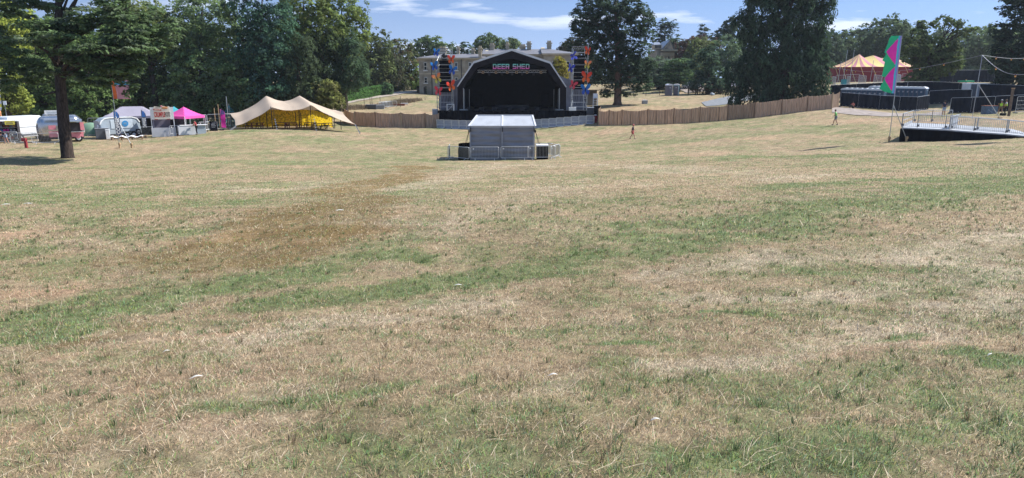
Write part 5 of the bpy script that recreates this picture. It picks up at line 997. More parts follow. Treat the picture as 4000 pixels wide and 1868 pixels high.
# ------------------------------------------------------------------ gazebos and stalls on the left
M['pinkc'] = mat('pink_canopy', (.80, .10, .42), .75, 0, .06, 1.0, trans=.2); M['greyg'] = mat('grey_canopy', (.32, .30, .37), .75, 0, .06, 1.0, trans=.1); M['teal'] = mat('teal_canopy', (.04, .30, .36), .75, 0, .06, 1.0)
M['pinkp'] = mat('pink_paint', (.70, .25, .30), .5); M['purple'] = mat('purple_cloth', (.10, .05, .20), .8); M['pinkb'] = mat('magenta_cloth', (.62, .03, .32), .75, trans=.2); M['navyc'] = mat('navy_cloth', (.035, .045, .10), .8); M['bluec'] = mat('blue_cloth', (.05, .16, .45), .8)
M['cream2'] = mat('cream_board', (.80, .72, .60), .7, 0, .04); M['signred'] = mat('sign_red', (.48, .06, .05), .7); M['orange'] = mat('pie_orange', (.62, .28, .12), .7); M['signgrey'] = mat('sign_grey', (.20, .16, .15), .7)
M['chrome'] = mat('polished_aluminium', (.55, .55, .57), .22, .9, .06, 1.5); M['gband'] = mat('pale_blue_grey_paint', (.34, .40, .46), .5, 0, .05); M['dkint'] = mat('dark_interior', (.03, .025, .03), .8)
M['tentg'] = mat('green_tent_cloth', (.16, .27, .19), .8, 0, .08); M['tail'] = mat('tail_light', (.5, .02, .02), .3); M['vanw'] = mat('white_van_paint', (.72, .75, .78), .3, 0, .03)
def text(parent, s, loc, size, m, rot=(math.pi / 2, 0, 0), name='lettering', bold=.012, sx=1.0, align='CENTER', depth=.01):
    cu = bpy.data.curves.new('lettering', 'FONT'); cu.body = s; cu.size = size; cu.align_x = align; cu.align_y = 'CENTER'; cu.extrude = depth; cu.offset = bold
    ob = bpy.data.objects.new('lettering', cu); me = bpy.data.meshes.new_from_object(ob); bpy.data.objects.remove(ob); me.materials.clear(); me.materials.append(M[m])
    o = link(name, me, parent, loc); o.rotation_euler = rot; o.scale = (sx, 1, 1); return o
def gazebo(label, px, Y, rz, w, d, ev, pk, m, group=None, walls=(), flat=False, name='gazebo', zoff=0.0):
    b = GY(px, Y); t = thing(name, label, 'gazebo', b, rz, group); hw, hd = w / 2, d / 2; cm = MB(); n = 12
    rid = (w - d) / 2 if w > d + .5 else 0
    def top(x, y):
        u = max((abs(x) - rid) / (hw - rid), abs(y) / hd, 0); u = min(1, max(0, u)); return ev + (pk - ev) * (1 - u) ** 1.25
    xs = np.linspace(-hw, hw, 25); ys_ = np.linspace(-hd, hd, 17); V = [(x, y, top(x, y)) for y in ys_ for x in xs]; cm.add(V, [(j * 25 + i, j * 25 + i + 1, (j + 1) * 25 + i + 1, (j + 1) * 25 + i) for j in range(16) for i in range(24)])
    ring = [(-hw, -hd), (hw, -hd), (hw, hd), (-hw, hd)]
    for i in range(4):
        a, c = ring[i], ring[(i + 1) % 4]; k = 8
        for j in range(k):
            p = [(a[0] + (c[0] - a[0]) * q, a[1] + (c[1] - a[1]) * q) for q in (j / k, (j + 1) / k)]; dr = .28
            cm.add([(p[0][0], p[0][1], ev), (p[1][0], p[1][1], ev), (p[1][0], p[1][1], ev - dr), (p[0][0], p[0][1], ev - dr)], [(0, 1, 2, 3)])
    cm.build('canopy', M[m], t)
    for (x, y) in ring: MB().box((x * .985, y * .985, ev / 2), (.05, .05, ev)).build('leg', M['galvl'], t)
    fr = MB()
    for i in range(4):
        a, c = ring[i], ring[(i + 1) % 4]; fr.tube([(a[0] * .97, a[1] * .97, ev - .3), ((a[0] + c[0]) / 2 * .97, (a[1] + c[1]) / 2 * .97, ev - .02), (c[0] * .97, c[1] * .97, ev - .3)], .02, 5)
    fr.build('truss_frame', M['galv'], t)
    for wl, wm in walls:
        (x0, y0), (x1, y1) = wl; a = Vector((x0, y0, 0)); c = Vector((x1, y1, 0)); nn = 14; s = (c - a).normalized().cross(Vector((0, 0, 1))) * .03; V = []
        for i in range(nn + 1): q = a.lerp(c, i / nn) + s * math.sin(i * 2); V += [q + Vector((0, 0, .02)), q + Vector((0, 0, ev - .05))]
        MB().add(V, [(2 * i, 2 * i + 2, 2 * i + 3, 2 * i + 1) for i in range(nn)]).build('side_wall', M[wm], t)
    return t
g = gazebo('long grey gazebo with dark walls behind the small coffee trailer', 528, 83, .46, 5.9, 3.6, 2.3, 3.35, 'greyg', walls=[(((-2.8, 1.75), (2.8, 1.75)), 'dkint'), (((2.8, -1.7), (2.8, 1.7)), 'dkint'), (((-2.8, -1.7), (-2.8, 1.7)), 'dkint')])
g = gazebo('teal gazebo half hidden behind the dessert stall', 690, 86, .6, 3, 3, 2.1, 3.2, 'teal')
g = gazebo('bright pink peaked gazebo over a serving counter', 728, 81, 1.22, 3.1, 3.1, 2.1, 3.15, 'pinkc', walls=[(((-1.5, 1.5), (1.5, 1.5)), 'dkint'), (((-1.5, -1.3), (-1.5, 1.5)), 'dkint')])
b = GY(752, 79.0); t = thing('serving_counter', 'white draped serving counter before the pink gazebo', 'counter', b, .62); MB().box((-.5, 0, .5), (1.9, .6, 1.0)).build('cloth', M['whitec'], t); MB().box((.95, .1, .52), (.95, .6, 1.04)).build('side_unit', M['gband'], t); MB().box((.2, .02, 1.06), (2.9, .7, .05)).build('top', M['white'], t); MB().box((-.4, -.305, .6), (.4, .01, .25)).build('emblem', M['gband'], t)
# dessert stall
b = GY(643, 78.3); t = thing('dessert_stall', 'white dessert stall with a tall cut-out sign reading CRUMBLE POTS', 'stall', b, .42); k = .0292; W = 2.36
for x in (-W / 2 + .04, W / 2 - .04): MB().box((x, 0, 1.65), (.08, .08, 3.3)).build('post', M['white'], t)
MB().box((0, -.05, 2.62), (W, .05, 1.36)).build('header_board', M['white'], t); MB().box((0, -.06, .5), (W + .12, .07, 1.0)).build('front_cloth', M['whitec'], t); MB().box((.12, -.10, .62), (.22, .01, .2)).build('emblem', M['gband'], t)
MB().box((0, 1.4, 1.5), (W - .1, .04, 1.3)).build('back_cloth', M['greyg'], t); MB().box((-W / 2 + .2, .7, 1.6), (.03, 1.4, 1.5)).box((W / 2 - .1, .7, 1.6), (.03, 1.4, 1.5)).build('side_cloth', M['greyg'], t); MB().box((0, .7, 3.2), (W, 1.4, .04)).build('roof', M['greyg'], t); MB().box((0, .3, .95), (W - .1, .7, .04)).build('worktop', M['lgrey'], t)
MB().prism([(-.80, -.09, 2.0), (.82, -.09, 2.0), (.86, -.09, 2.12), (.80, -.09, 2.95), (.82, -.09, 3.38), (.70, -.09, 3.42), (.6, -.09, 3.3), (.2, -.09, 3.45), (-.1, -.09, 3.3), (-.72, -.09, 3.42), (-.76, -.09, 2.9), (-.84, -.09, 2.85)], (0, -.03, 0)).build('sign_board', M['cream2'], t)
text(t, 'CRUMBLE', (-.24, -.125, 2.47), .74, 'signred', sx=.345, bold=.03); text(t, 'POTS', (.56, -.125, 2.47), .70, 'signgrey', sx=.32, bold=.025)
MB().box((-.42, -.13, 3.02), (.80, .02, .16), rot=Matrix.Rotation(.10, 3, 'Y')).build('ribbon', M['signred'], t); text(t, 'AMERICAN', (-.42, -.145, 3.02), .13, 'cream2', sx=.95, bold=.004).rotation_euler = (math.pi / 2, .10, 0)
text(t, 'GREAT', (-.40, -.125, 3.24), .14, 'signgrey', sx=1, bold=.002)
pie = MB().lathe((.34, -.14, 3.05), [(.30, 0), (.34, .16)], 18, axis='Z'); pie.build('pie_dish', M['signred'], t).scale = (1, .12, 1); p_ = MB().sphere((.34, -.13, 3.22), .34, 16, 8, sc=(1, .08, .42)); p_.build('pie_crust', M['orange'], t)
MB().sphere((.02, -.13, 3.42), .11, 10, 6, sc=(1, .2, .8)).build('apple', M['pinkp'], t)
for x in (-.62, .60): MB().box((x, -.085, 1.99), (.36, .02, .13)).build('red_plate', M['signred'], t)
# fences and barriers in the row
gb = 'crowd barriers along the food stalls'
for (px, Y, rz, lab) in ((98, 70, .45, 'steel barrier in front of the white van'), (180, 69.6, .40, 'steel barrier right of the red post, beside the big trunk'), (575, 79.4, .45, 'steel barrier with black sheet between the blue trailer and the dessert stall'), (706, 79.2, .8, 'steel barrier right of the dessert stall before the pink gazebo'), (815, 84, .9, 'steel barrier right of the pink gazebo'), (20, 71, .5, 'steel barrier cut by the left edge beside the bending person')):
    g_ = GY(px, Y); o = barrier(g_.x, Y, rz, lab, gb)
for (px, Y, rz) in ((575, 79.5, .45), (704, 79.3, .8)):
    g_ = GY(px, Y); q = Vector((math.cos(rz), math.sin(rz), 0)); solo(MB().prism([g_ - q * 1.0 + Vector((0, .06, .2)), g_ + q * 1.0 + Vector((0, .06, .2)), g_ + q * 1.0 + Vector((0, .06, 1.0)), g_ - q * 1.0 + Vector((0, .06, 1.0))], (0, .012, 0)), 'black_sheet', M['black'], 'black sheet tied to the steel barrier %s the dessert stall' % ('left of' if px < 650 else 'right of'), 'sheet', g_, 'black sheets on the barriers')
def heras(label, a, b, group, m=None, h=2.0, covered=None, name='mesh_fence_panel', frame='galvl', block=True, legs=True):
    a = Vector(a); b = Vector(b); d = b - a; t = thing(name, label, 'fence panel', a, 0, group); r = .022; up = Vector((0, 0, 1)); fr = MB(); A0 = Vector((0, 0, .08)); B0 = d + Vector((0, 0, .08)); A1 = Vector((0, 0, h)); B1 = d + Vector((0, 0, h)); u = d.normalized()
    if legs: fr.tube([A0, A1 - up * .1, A1 + u * .1], r, 6).tube([A1 + u * .1, B1 - u * .1], r, 6).tube([B1 - u * .1, B1 - up * .1, B0], r, 6).tube([A0 + up * .1, B0 + up * .1], r * .8, 5)
    else: fr.tube([A1, B1], r, 6).tube([A0, A1], r * .7, 5)
    fr.build('frame', M[frame], t)
    if covered:
        s = Vector((-u.y, u.x, 0)); n = 16; V = []
        for i in range(n + 1):
            f = i / n; q = d * f + s * (.035 * math.sin(i * 1.9 + a.x) - .03); V += [q + up * .03, q + up * (h - .04 - .03 * abs(math.sin(i * .9)))]
        MB().add(V, [(2 * i, 2 * i + 2, 2 * i + 3, 2 * i + 1) for i in range(n)]).build('screen_cloth', M[covered], t)
    else:
        w = MB(); L = d.length; n = int(L / .14)
        for i in range(1, n): q = d * (i / n); w.tube([q + up * .1, q + up * (h - .02)], .007, 3, cap=False)
        for zz_ in (.6, 1.0, 1.5): w.tube([up * zz_, d + up * zz_], .008, 3, cap=False)
        w.build('wire_mesh', M['galv'], t)
    if block: MB().box((0, 0, .06), (.7, .24, .13), rz=math.atan2(u.y, u.x) + math.pi / 2).build('foot_block', M['grey'], t)
    return t
hp = [(352, 84), (400, 85)]
for i, (p0, p1) in enumerate((((350, 85), (462, 86)), ((745, 88), (812, 88)), ((814, 88), (880, 89)), ((880, 89), (960, 93)))):
    heras('%s from the left of the open wire fence panels behind the food stalls' % ORD[i], GY(*p0), GY(*p1), 'wire fence panels behind the stalls')
heras('open wire fence panel end-on right of the pink gazebo', GY(800, 82), GY(812, 86), 'wire fence panels behind the stalls')
# coffee trailer (horse box shape)
def coffee_trailer():
    b = GY(466, 78); t = thing('coffee_trailer', 'pale grey horse-box coffee trailer with a round blue badge', 'trailer', b, .85); L = 4.2; W_ = 1.9; h0, h1 = .45, 2.3; prof = [(-L / 2, h0), (-L / 2 + .0, 1.6), (-L / 2 + .15, 1.95), (-L / 2 + .5, 2.22), (-L / 2 + 1.0, h1), (L / 2 - .9, h1), (L / 2 - .35, 2.12), (L / 2 - .08, 1.7), (L / 2, h0 + .35), (L / 2, h0)]
    o = MB().prism([(x, -W_ / 2, z) for x, z in prof], (0, W_, 0)).build('body', M['gband'], t, bevel=.06)
    pr2 = [(x, z) for x, z in prof[1:8]]; tr = MB()
    for (xa, za), (xb, zb_) in zip(pr2[:-1], pr2[1:]): tr.beam((xa, -W_ / 2 - .03, za), (xb, -W_ / 2 - .03, zb_), .05, .12)
    tr.build('roof_trim', M['white'], t); MB().box((.1, -W_ / 2 - .02, 1.55), (2.3, .05, .95)).build('serving_hatch', M['hatch'], t, bevel=.02)
    MB().lathe((.45, -W_ / 2 - .05, 1.6), [(.33, 0), (.33, -.03)], 24, axis='Y').build('round_badge', M['badge'], t); MB().box((.45, -W_ / 2 - .09, 1.66), (.28, .01, .04)).box((.43, -W_ / 2 - .09, 1.56), (.34, .01, .03)).build('badge_lettering', M['gband'], t)
    MB().prism([(1.15, -W_ / 2 - .015, 2.05), (1.7, -W_ / 2 - .015, 1.75), (1.92, -W_ / 2 - .015, .9), (1.6, -W_ / 2 - .015, .7)], (0, -.02, 0)).build('painted_panel', M['gband'], t)
    MB().box((-L / 2 - .02, 0, 1.5), (.06, W_ * .85, .9)).build('ribbed_front', M['lgrey'], t)
    for x in (.55, 1.25):
        w = MB().lathe((x, -W_ / 2 - .02, .34), [(.33, .2), (.34, 0), (.3, -.02)], 20, axis='Y').build('wheel', M['rubber'], t); MB().lathe((x, -W_ / 2 - .03, .34), [(.19, 0), (.15, -.03)], 16, axis='Y').build('rim', M['white'], w)
    MB().box((.9, -W_ / 2 - .03, .70), (1.7, .1, .06)).build('mudguard', M['blackm'], t); MB().box((-.2, 0, .42), (3.9, 1.5, .1)).build('chassis', M['blackm'], t); MB().beam((-L / 2, 0, .5), (-L / 2 - 1.1, 0, .45), .1).build('drawbar', M['galv'], t)
M['hatch'] = mat('pale_hatch', (.48, .55, .62), .5); M['badge'] = mat('badge_blue', (.03, .22, .48), .5)
coffee_trailer()
c = GY(403, 76); bx_thing('generator_box', 'grey metal generator box before the coffee trailer', 'box', c, (1.3, 1.0, 1.15), 'grey', .5, 'lgrey'); c = GY(424, 75.6); bx_thing('small_fridge', 'white upright panel box beside the grey generator box', 'box', c, (.4, .4, 1.0), 'white', .5, 'white')
c = GY(390, 76); c.z += 1.24; b_ = MB(); b_.lathe(c, [(.12, 0), (.13, .2), (.05, .28)], 10); solo(b_, 'water_can', M['white'], 'white container on the grey generator box', 'container', c)
def board(label, px, Y, w, h, m='black', rz=0.5, drawn=True):
    b = GY(px, Y); t = thing('chalk_board', label, 'sign board', b, rz); MB().box((0, -.1, h / 2), (w, .04, h), rot=Matrix.Rotation(-.18, 3, 'X')).build('front_panel', M[m], t); MB().box((0, .28, h / 2 - .03), (w, .04, h), rot=Matrix.Rotation(.2, 3, 'X')).build('rear_panel', M[m], t)
    if drawn:
        q = MB()
        for k in range(4): q.box((random.uniform(-.05, .05), -.128 - (h / 2 - .12 - k * .16) * .18 * -1 * -1 - .0 + (h * .82 - k * .16 - h / 2) * .18, h * .82 - k * .16), (w * random.uniform(.4, .7), .006, .04), rot=Matrix.Rotation(-.18, 3, 'X'))
        q.build('chalk_marks', M['lgrey'], t)
    return t
board('black chalk board standing right of the pink gazebo', 836, 83, .8, 1.15); board('dark menu board beside the wheels of the coffee trailer', 544, 77.2, .5, 1.05)
b = GY(496, 75.3); t = thing('folded_cover', 'rumpled white cover on a low bench before the coffee trailer', 'cover', b, .35); V = []; nn = 24
for j in range(7):
    for i in range(nn + 1): V.append((-1.65 + 3.3 * i / nn, -.3 + .1 * j, .28 + .16 * vnoise(np.array([i * .5]), np.array([j * .9]), .9, 4, 3)[0] * (1 if 0 < j < 6 else .2) + .08 * math.sin(i * .9)))
MB().add(V, [(j * (nn + 1) + i, j * (nn + 1) + i + 1, (j + 1) * (nn + 1) + i + 1, (j + 1) * (nn + 1) + i) for j in range(6) for i in range(nn)]).build('cloth', M['white'], t, smooth=True)
MB().box((0, 0, .22), (3.2, .5, .06)).build('bench_top', M['wood'], t)
for i, x in enumerate((-1.5, -.5, .5, 1.5)): MB().box((x, 0, .1), (.05, .4, .2)).build('leg', M['dwood'], t)
for i, px in enumerate((442, 478, 500, 536, 556, 571)):
    g_ = GY(px, 72.5 + (i % 2) * .6); solo(MB().tube([g_, g_ + Vector((0, 0, .75))], .012, 5).tube([g_ + Vector((0, 0, .7)), g_ + Vector((.06, 0, .76))], .012, 5), 'wire_stake', M['rwood'], '%s from the left of the thin rusty stakes before the coffee trailer' % ORD[i], 'stake', g_, 'thin rusty stakes on the grass')
# feather flags
def feather(label, px, Y, h, w, m, txt=None, rz=0.5, base='plain', top=None, lean=0.0):
    b = GY(px, Y); t = thing('feather_flag', label, 'flag', b, rz); MB().tube([(0, 0, 0), (0, 0, h * .8), (.06 * w, 0, h * .95), (.4 * w, 0, h)], .018, 6).build('pole', M['galv'], t)
    n = 20; V = []
    for i in range(n + 1):
        f = i / n; z = .35 + (h - .38) * f; rt = w * (1 if f < .8 else max(.15, 1 - ((f - .8) / .2) ** 2 * .8)); V += [(.02, .03 * math.sin(f * 9), z), (rt, .05 * math.sin(f * 7 + 1), z - .08)]
    mb = MB(); mb.add(V, [(2 * i, 2 * i + 1, 2 * i + 3, 2 * i + 2) for i in range(n)]); mb.build('flag_cloth', M[m], t)
    if top: MB().add([(.025, -.06, h * .72), (w * .96, -.06, h * .72), (w * .7, -.06, h * .92), (.1, -.06, h * .93)], [(0, 1, 2, 3)]).build('flag_panel', M[top], t)
    if txt: text(t, txt, (w * .55, -.075, h * .44), w * .98, 'white', rot=(math.pi / 2, -math.pi / 2, 0), sx=1.0, bold=.012)
    MB().box((0, 0, .03), (.55, .55, .05)).build('foot_plate', M['blackm'], t); return t
feather('dark navy feather flag reading COFFEE in front of the coffee trailer', 456, 76.2, 3.2, .52, 'navyc', 'COFFEE', top='bluec'); feather('dark navy feather flag reading COFFEE before the grey gazebo', 562, 79.6, 3.1, .46, 'navyc', 'COFFEE', top='bluec')
feather('magenta and purple feather flag left of the stretch tent', 866, 84.5, 2.6, .55, 'pinkb', top='purple')
# silver catering trailer
def airstream():
    b = GY(245, 72.5); t = thing('catering_trailer', 'rounded polished silver catering trailer with pink ice-cream artwork', 'trailer', b, .5); L, W_, h0, H = 4.3, 2.2, .42, 2.35; n = 40; V = []; rows = 25
    for j in range(rows):
        xx = -1 + 2 * j / (rows - 1); X = L / 2 * math.sin(xx * math.pi / 2) if False else L / 2 * xx
        e = max(0, (abs(X) - (L / 2 - .75)) / .75); s = math.sqrt(max(0.0, 1 - e * e)) * .72 + .28 * (1 - e)
        for k in range(n):
            a = 2 * math.pi * k / n; ca, sa = math.cos(a), math.sin(a); p4 = .55
            y = math.copysign(abs(ca) ** p4, ca) * W_ / 2 * s; z = h0 + H / 2 + (math.copysign(abs(sa) ** (p4 if sa < 0 else .8), sa) * H / 2) * (s if sa > 0 else .6 + .4 * s); V.append((X, y, z))
    mb = MB(); mb.add(V, [(j * n + k, j * n + (k + 1) % n, (j + 1) * n + (k + 1) % n, (j + 1) * n + k) for j in range(rows - 1) for k in range(n)] + [tuple(range(n))[::-1], tuple((rows - 1) * n + k for k in range(n))]); mb.build('body', M['chrome'], t, smooth=True)
    MB().box((1.25, -W_ / 2 - .0, 1.55), (1.35, .08, .95)).build('serving_opening', M['dkint'], t); MB().box((1.2, -W_ / 2 - .35, 2.22), (1.7, .8, .05), rot=Matrix.Rotation(.25, 3, 'X')).build('awning', M['chrome'], t); MB().box((1.2, -W_ / 2 - .12, 1.04), (1.6, .3, .04)).build('counter', M['galvl'], t)
    MB().box((-.25, -W_ / 2 + .02, .85), (1.5, .06, .6)).build('pink_artwork', M['pinkp'], t); MB().box((-.65, -W_ / 2 + .01, 1.55), (.65, .04, .42)).build('pink_lettering_panel', M['pinkp'], t)
    for k, (x, z, r) in enumerate(((.1, 1.3, .24), (1.0, .75, .26), (1.5, .65, .3))): MB().lathe((x, -W_ / 2 - .04, z), [(r, 0), (r * .9, -.03)], 16, axis='Y').build('scoop_artwork', M['pinkp'], t)
    MB().prism([(.95, -W_ / 2 - .02, .5), (2.0, -W_ / 2 + .08, .5), (2.05, -W_ / 2 + .12, 1.05), (.95, -W_ / 2 - .02, 1.05)], (0, -.03, 0)).build('pink_side_panel', M['pinkp'], t)
    sg = MB().box((-.2, -.2, 3.05), (2.0, .08, .40)).build('roof_sign', M['white'], t); MB().box((-.5, -.245, 3.1), (1.0, .01, .05)).box((-.3, -.245, 2.98), (1.3, .01, .05)).build('lettering', M['gband'], sg)
    for x in (-1.2, -.5): MB().lathe((x, 0, h0 + H - .02), [(.2, 0), (.2, .1), (.1, .14)], 12).build('roof_vent', M['lgrey'], t)
    for x in (.2, 1.55):
        w = MB().lathe((x, -W_ / 2 + .02, .36), [(.35, .22), (.36, 0), (.31, -.03)], 20, axis='Y').build('wheel', M['rubber'], t); MB().lathe((x, -W_ / 2 - .0, .36), [(.2, 0), (.15, -.03)], 16, axis='Y').build('rim', M['white'], w)
    MB().box((0, 0, .38), (3.9, 1.9, .12)).build('chassis', M['blackm'], t); MB().box((2.0, -W_ / 2 - .05, 1.6), (.34, .05, .8), rz=.1).build('menu_board', M['pinkp'], t)
airstream()
c = GY(178, 71.6); bx_thing('gas_cabinet', 'dark open cabinet standing at the left end of the silver trailer', 'cabinet', c, (1.0, .7, 1.2), 'dkint', .5, 'galv')
# white van
def van():
    b = GY(114, 75.5); t = thing('white_van', 'high-roofed white panel van parked behind the steel barrier', 'van', b, 1.12); L, W_ = 5.0, 1.95; z0, z1 = .38, 2.6
    body = [(-L / 2, z0), (-L / 2 - .02, 1.2), (-L / 2 + .12, z1 - .15), (-L / 2 + .3, z1), (L / 2 - 1.6, z1), (L / 2 - 1.25, z1 - .15), (L / 2 - .55, 1.55), (L / 2 - .05, 1.2), (L / 2, .9), (L / 2, z0)]
    MB().prism([(x, -W_ / 2, z) for x, z in body], (0, W_, 0)).build('body', M['vanw'], t, bevel=.09)
    for y in (-W_ / 2 - .012, W_ / 2 + .012):
        MB().box((-.35, y, 1.45), (3.0, .02, .05)).build('side_moulding', M['lgrey'], t); MB().box((-.3, y, .62), (3.4, .03, .16)).build('sill', M['grey'], t)
        for x in (-1.45, 1.55):
            w = MB().lathe((x, y - (.0 if y > 0 else -.0), .36), [(.33, .16), (.35, .1), (.35, -.1), (.31, -.14)], 22, axis='Y').build('wheel', M['rubber'], t); MB().lathe((x, y + (-.14 if y < 0 else .14), .36), [(.20, 0), (.17, .02 if y > 0 else -.02)], 16, axis='Y').build('rim', M['galvl'], w)
            MB().lathe((x, y * .99, .40), [(.43, .01), (.43, -.01)], 22, axis='Y').build('wheel_arch', M['dkint'], t)
    for y in (-W_ / 2 + .1, W_ / 2 - .1): MB().box((-L / 2 - .035, y, 1.25), (.06, .16, .75)).build('tail_light', M['tail'], t)
    MB().box((-L / 2 + .01, 0, 1.9), (.05, W_ * .72, .6)).build('rear_window', M['glass'], t); MB().box((-L / 2 - .04, 0, .42), (.12, W_ * .95, .2)).build('bumper', M['grey'], t); MB().box((L / 2 - 1.0, -W_ / 2 - .012, 1.72), (.7, .02, .5)).build('side_window', M['glass'], t)
van()
# kiosk at the far left, signs on it
def kiosk():
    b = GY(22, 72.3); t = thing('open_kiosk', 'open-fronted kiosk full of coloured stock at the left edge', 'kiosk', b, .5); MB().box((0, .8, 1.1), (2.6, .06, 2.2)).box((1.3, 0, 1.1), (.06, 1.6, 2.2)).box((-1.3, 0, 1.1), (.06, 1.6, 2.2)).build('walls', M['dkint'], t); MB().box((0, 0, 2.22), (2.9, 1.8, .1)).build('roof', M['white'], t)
    cs = ['rwood', 'bluec', 'wood', 'lgrey', 'pinkb', 'orange', 'signred', 'white']
    for r in range(5):
        s = MB().box((0, .1, .3 + r * .4), (2.4, .9, .03)).build('shelf', M['galv'], t)
        for k in range(8):
            w = random.uniform(.14, .26); MB().box((-1.0 + k * .28, -.15 + random.uniform(-.1, .2), .32 + r * .4 + .11), (w, .2, .22)).build('goods_box', M[random.choice(cs)], s)
    s = MB().box((.75, -.95, 2.05), (.85, .04, .42)).build('yellow_sign', M['signyel'], t); MB().box((.75, -.975, 2.12), (.5, .006, .05)).box((.75, -.975, 1.98), (.6, .006, .05)).build('lettering', M['signgrey'], s)
M['signyel'] = mat('sign_yellow', (.72, .62, .10), .6)
kiosk()
b = GY(42, 74.5); t = thing('pole_sign', 'small white square sign on a thin tall pole above the van', 'sign', b); MB().tube([(0, 0, 0), (0, 0, 4.2)], .02, 6).build('pole', M['galv'], t); MB().box((.06, -.04, 4.0), (.36, .03, .42)).build('sign_plate', M['white'], t)
b = GY(14, 76.6); t = thing('festival_totem', 'tall twisted yellow and white streamer totem at the left edge', 'totem', b); MB().tube([(0, 0, 0), (0, .0, 6.6)], .04, 7).build('pole', M['galv'], t); V = []; n = 40
for i in range(n + 1):
    f = i / n; a = .4 * math.sin(f * 9); z = 3.2 + 3.5 * f; r = .20; V += [(.1 + f * .5 + r * math.cos(a), r * math.sin(a), z), (.1 + f * .5 - r * math.cos(a), -r * math.sin(a), z)]
q = MB(); [q.add([V[2 * i], V[2 * i + 1], V[2 * i + 3], V[2 * i + 2]], [(0, 1, 2, 3)], 0 if (i // 4) % 2 else 1) for i in range(n)]; q.build('streamer', [M['signyel'], M['white']], t); MB().sphere((.15, -.1, 2.95), .18, 8, 6, sc=(.8, .8, 1.5)).sphere((-.1, -.05, 2.75), .12, 8, 6, sc=(1, 1, 1.6)).sphere((.2, -.1, 2.6), .13, 8, 6, sc=(.8, .8, 1.8)).build('orange_tassels', M['orange'], t)
# red post (extinguisher stand), green tent
b = GY(104, 66); t = thing('red_post', 'short red marker post with a wider head in front of the steel barrier', 'post', b); MB().box((0, 0, .38), (.22, .2, .76)).box((0, 0, .02), (.4, .3, .04)).build('post', M['red'], t, bevel=.02); MB().box((-.1, -.02, .80), (.42, .26, .32)).build('head', M['red'], t, bevel=.03)
b = GY(352, 82); t = thing('dome_tent', 'small green dome tent right of the silver trailer', 'tent', b); q = MB(); n = 16
for j in range(7):
    for i in range(n): a = 2 * math.pi * i / n; th = math.pi / 2 * j / 6; q.v.append(Vector((1.35 * math.cos(a) * math.cos(th) ** .9 + .2 * math.sin(th), 1.1 * math.sin(a) * math.cos(th) ** .9, 1.55 * math.sin(th))))
for j in range(6):
    for i in range(n): q.f.append([j * n + i, j * n + (i + 1) % n, (j + 1) * n + (i + 1) % n, (j + 1) * n + i]); q.m.append(0)
q.build('shell', M['tentg'], t, smooth=True); MB().prism([(-.4, -1.02, .05), (.4, -1.02, .05), (0, -.62, 1.1)], (0, .02, 0)).build('door_flap', M['white'], t)
# playground behind
b = GY(1005, 104); t = thing('swing_frame', 'timber swing frame in the shade behind the stretch tent', 'swing', b); 
for x in (-1.3, 1.3): MB().tube([(x * .0 - .9, -.9, 0), (-.2, 0, 3.1)] if x < 0 else [(1.3, -.9, 0), (.7, 0, 3.1)], .07, 6).tube([(-.9, .9, 0), (-.2, 0, 3.1)] if x < 0 else [(1.5, .9, 0), (.7, 0, 3.1)], .07, 6).build('leg_pair', M['galvl'], t)
MB().tube([(-.2, 0, 3.1), (.7, 0, 3.1)], .08, 6).build('crossbar', M['bluec'], t); MB().box((-2.6, 0, 1.75), (3.2, .12, .12)).box((-3.9, 0, .9), (.1, .1, 1.8)).build('balance_beam', M['wood'], t)
b = GY(902, 100); t = thing('climbing_net', 'dark green rope climbing pyramid behind the fence', 'climbing frame', b); MB().tube([(0, 0, 0), (0, 0, 3.4)], .05, 6).build('mast', M['galv'], t); q = MB()
for k in range(8):
    a = k * math.pi / 4; q.tube([(0, 0, 3.2), (2.0 * math.cos(a), 2.0 * math.sin(a), .1)], .018, 4)
    for f in (.3, .5, .7, .9): a2 = a + math.pi / 4; q.tube([(2 * f * math.cos(a), 2 * f * math.sin(a), 3.2 - 3.1 * f), (2 * f * math.cos(a2), 2 * f * math.sin(a2), 3.2 - 3.1 * f)], .015, 4)
q.build('rope_net', M['teal'], t)
b = GY(1073, 108); t = thing('play_house', 'small dark play house with a sloping shingle roof in the trees', 'play house', b); MB().box((0, 0, 1.5), (2.2, 1.6, 3.0)).build('walls', M['dwood'], t); MB().add([(-1.4, -1, 3.9), (1.4, -1, 3.25), (1.4, 1, 3.25), (-1.4, 1, 3.9), (-1.4, -1, 3.75), (1.4, -1, 3.1), (1.4, 1, 3.1), (-1.4, 1, 3.75)], [(0, 1, 2, 3), (4, 7, 6, 5), (0, 4, 5, 1), (1, 5, 6, 2), (2, 6, 7, 3), (3, 7, 4, 0)]).build('roof', M['lgrey'], t)
for i, (px, Y, h) in enumerate(((844, 96, 2.9), (860, 97, 3.4), (895, 95, 4.4))): g_ = GY(px, Y); solo(MB().tube([g_, g_ + Vector((0, 0, h))], .05, 7), 'wooden_pole' if i < 2 else 'metal_pole', M['wood' if i < 2 else 'galv'], ('shorter timber pole behind the magenta feather flag', 'taller timber pole behind the magenta feather flag', 'thin pale metal pole beside the climbing net')[i], 'pole', g_)

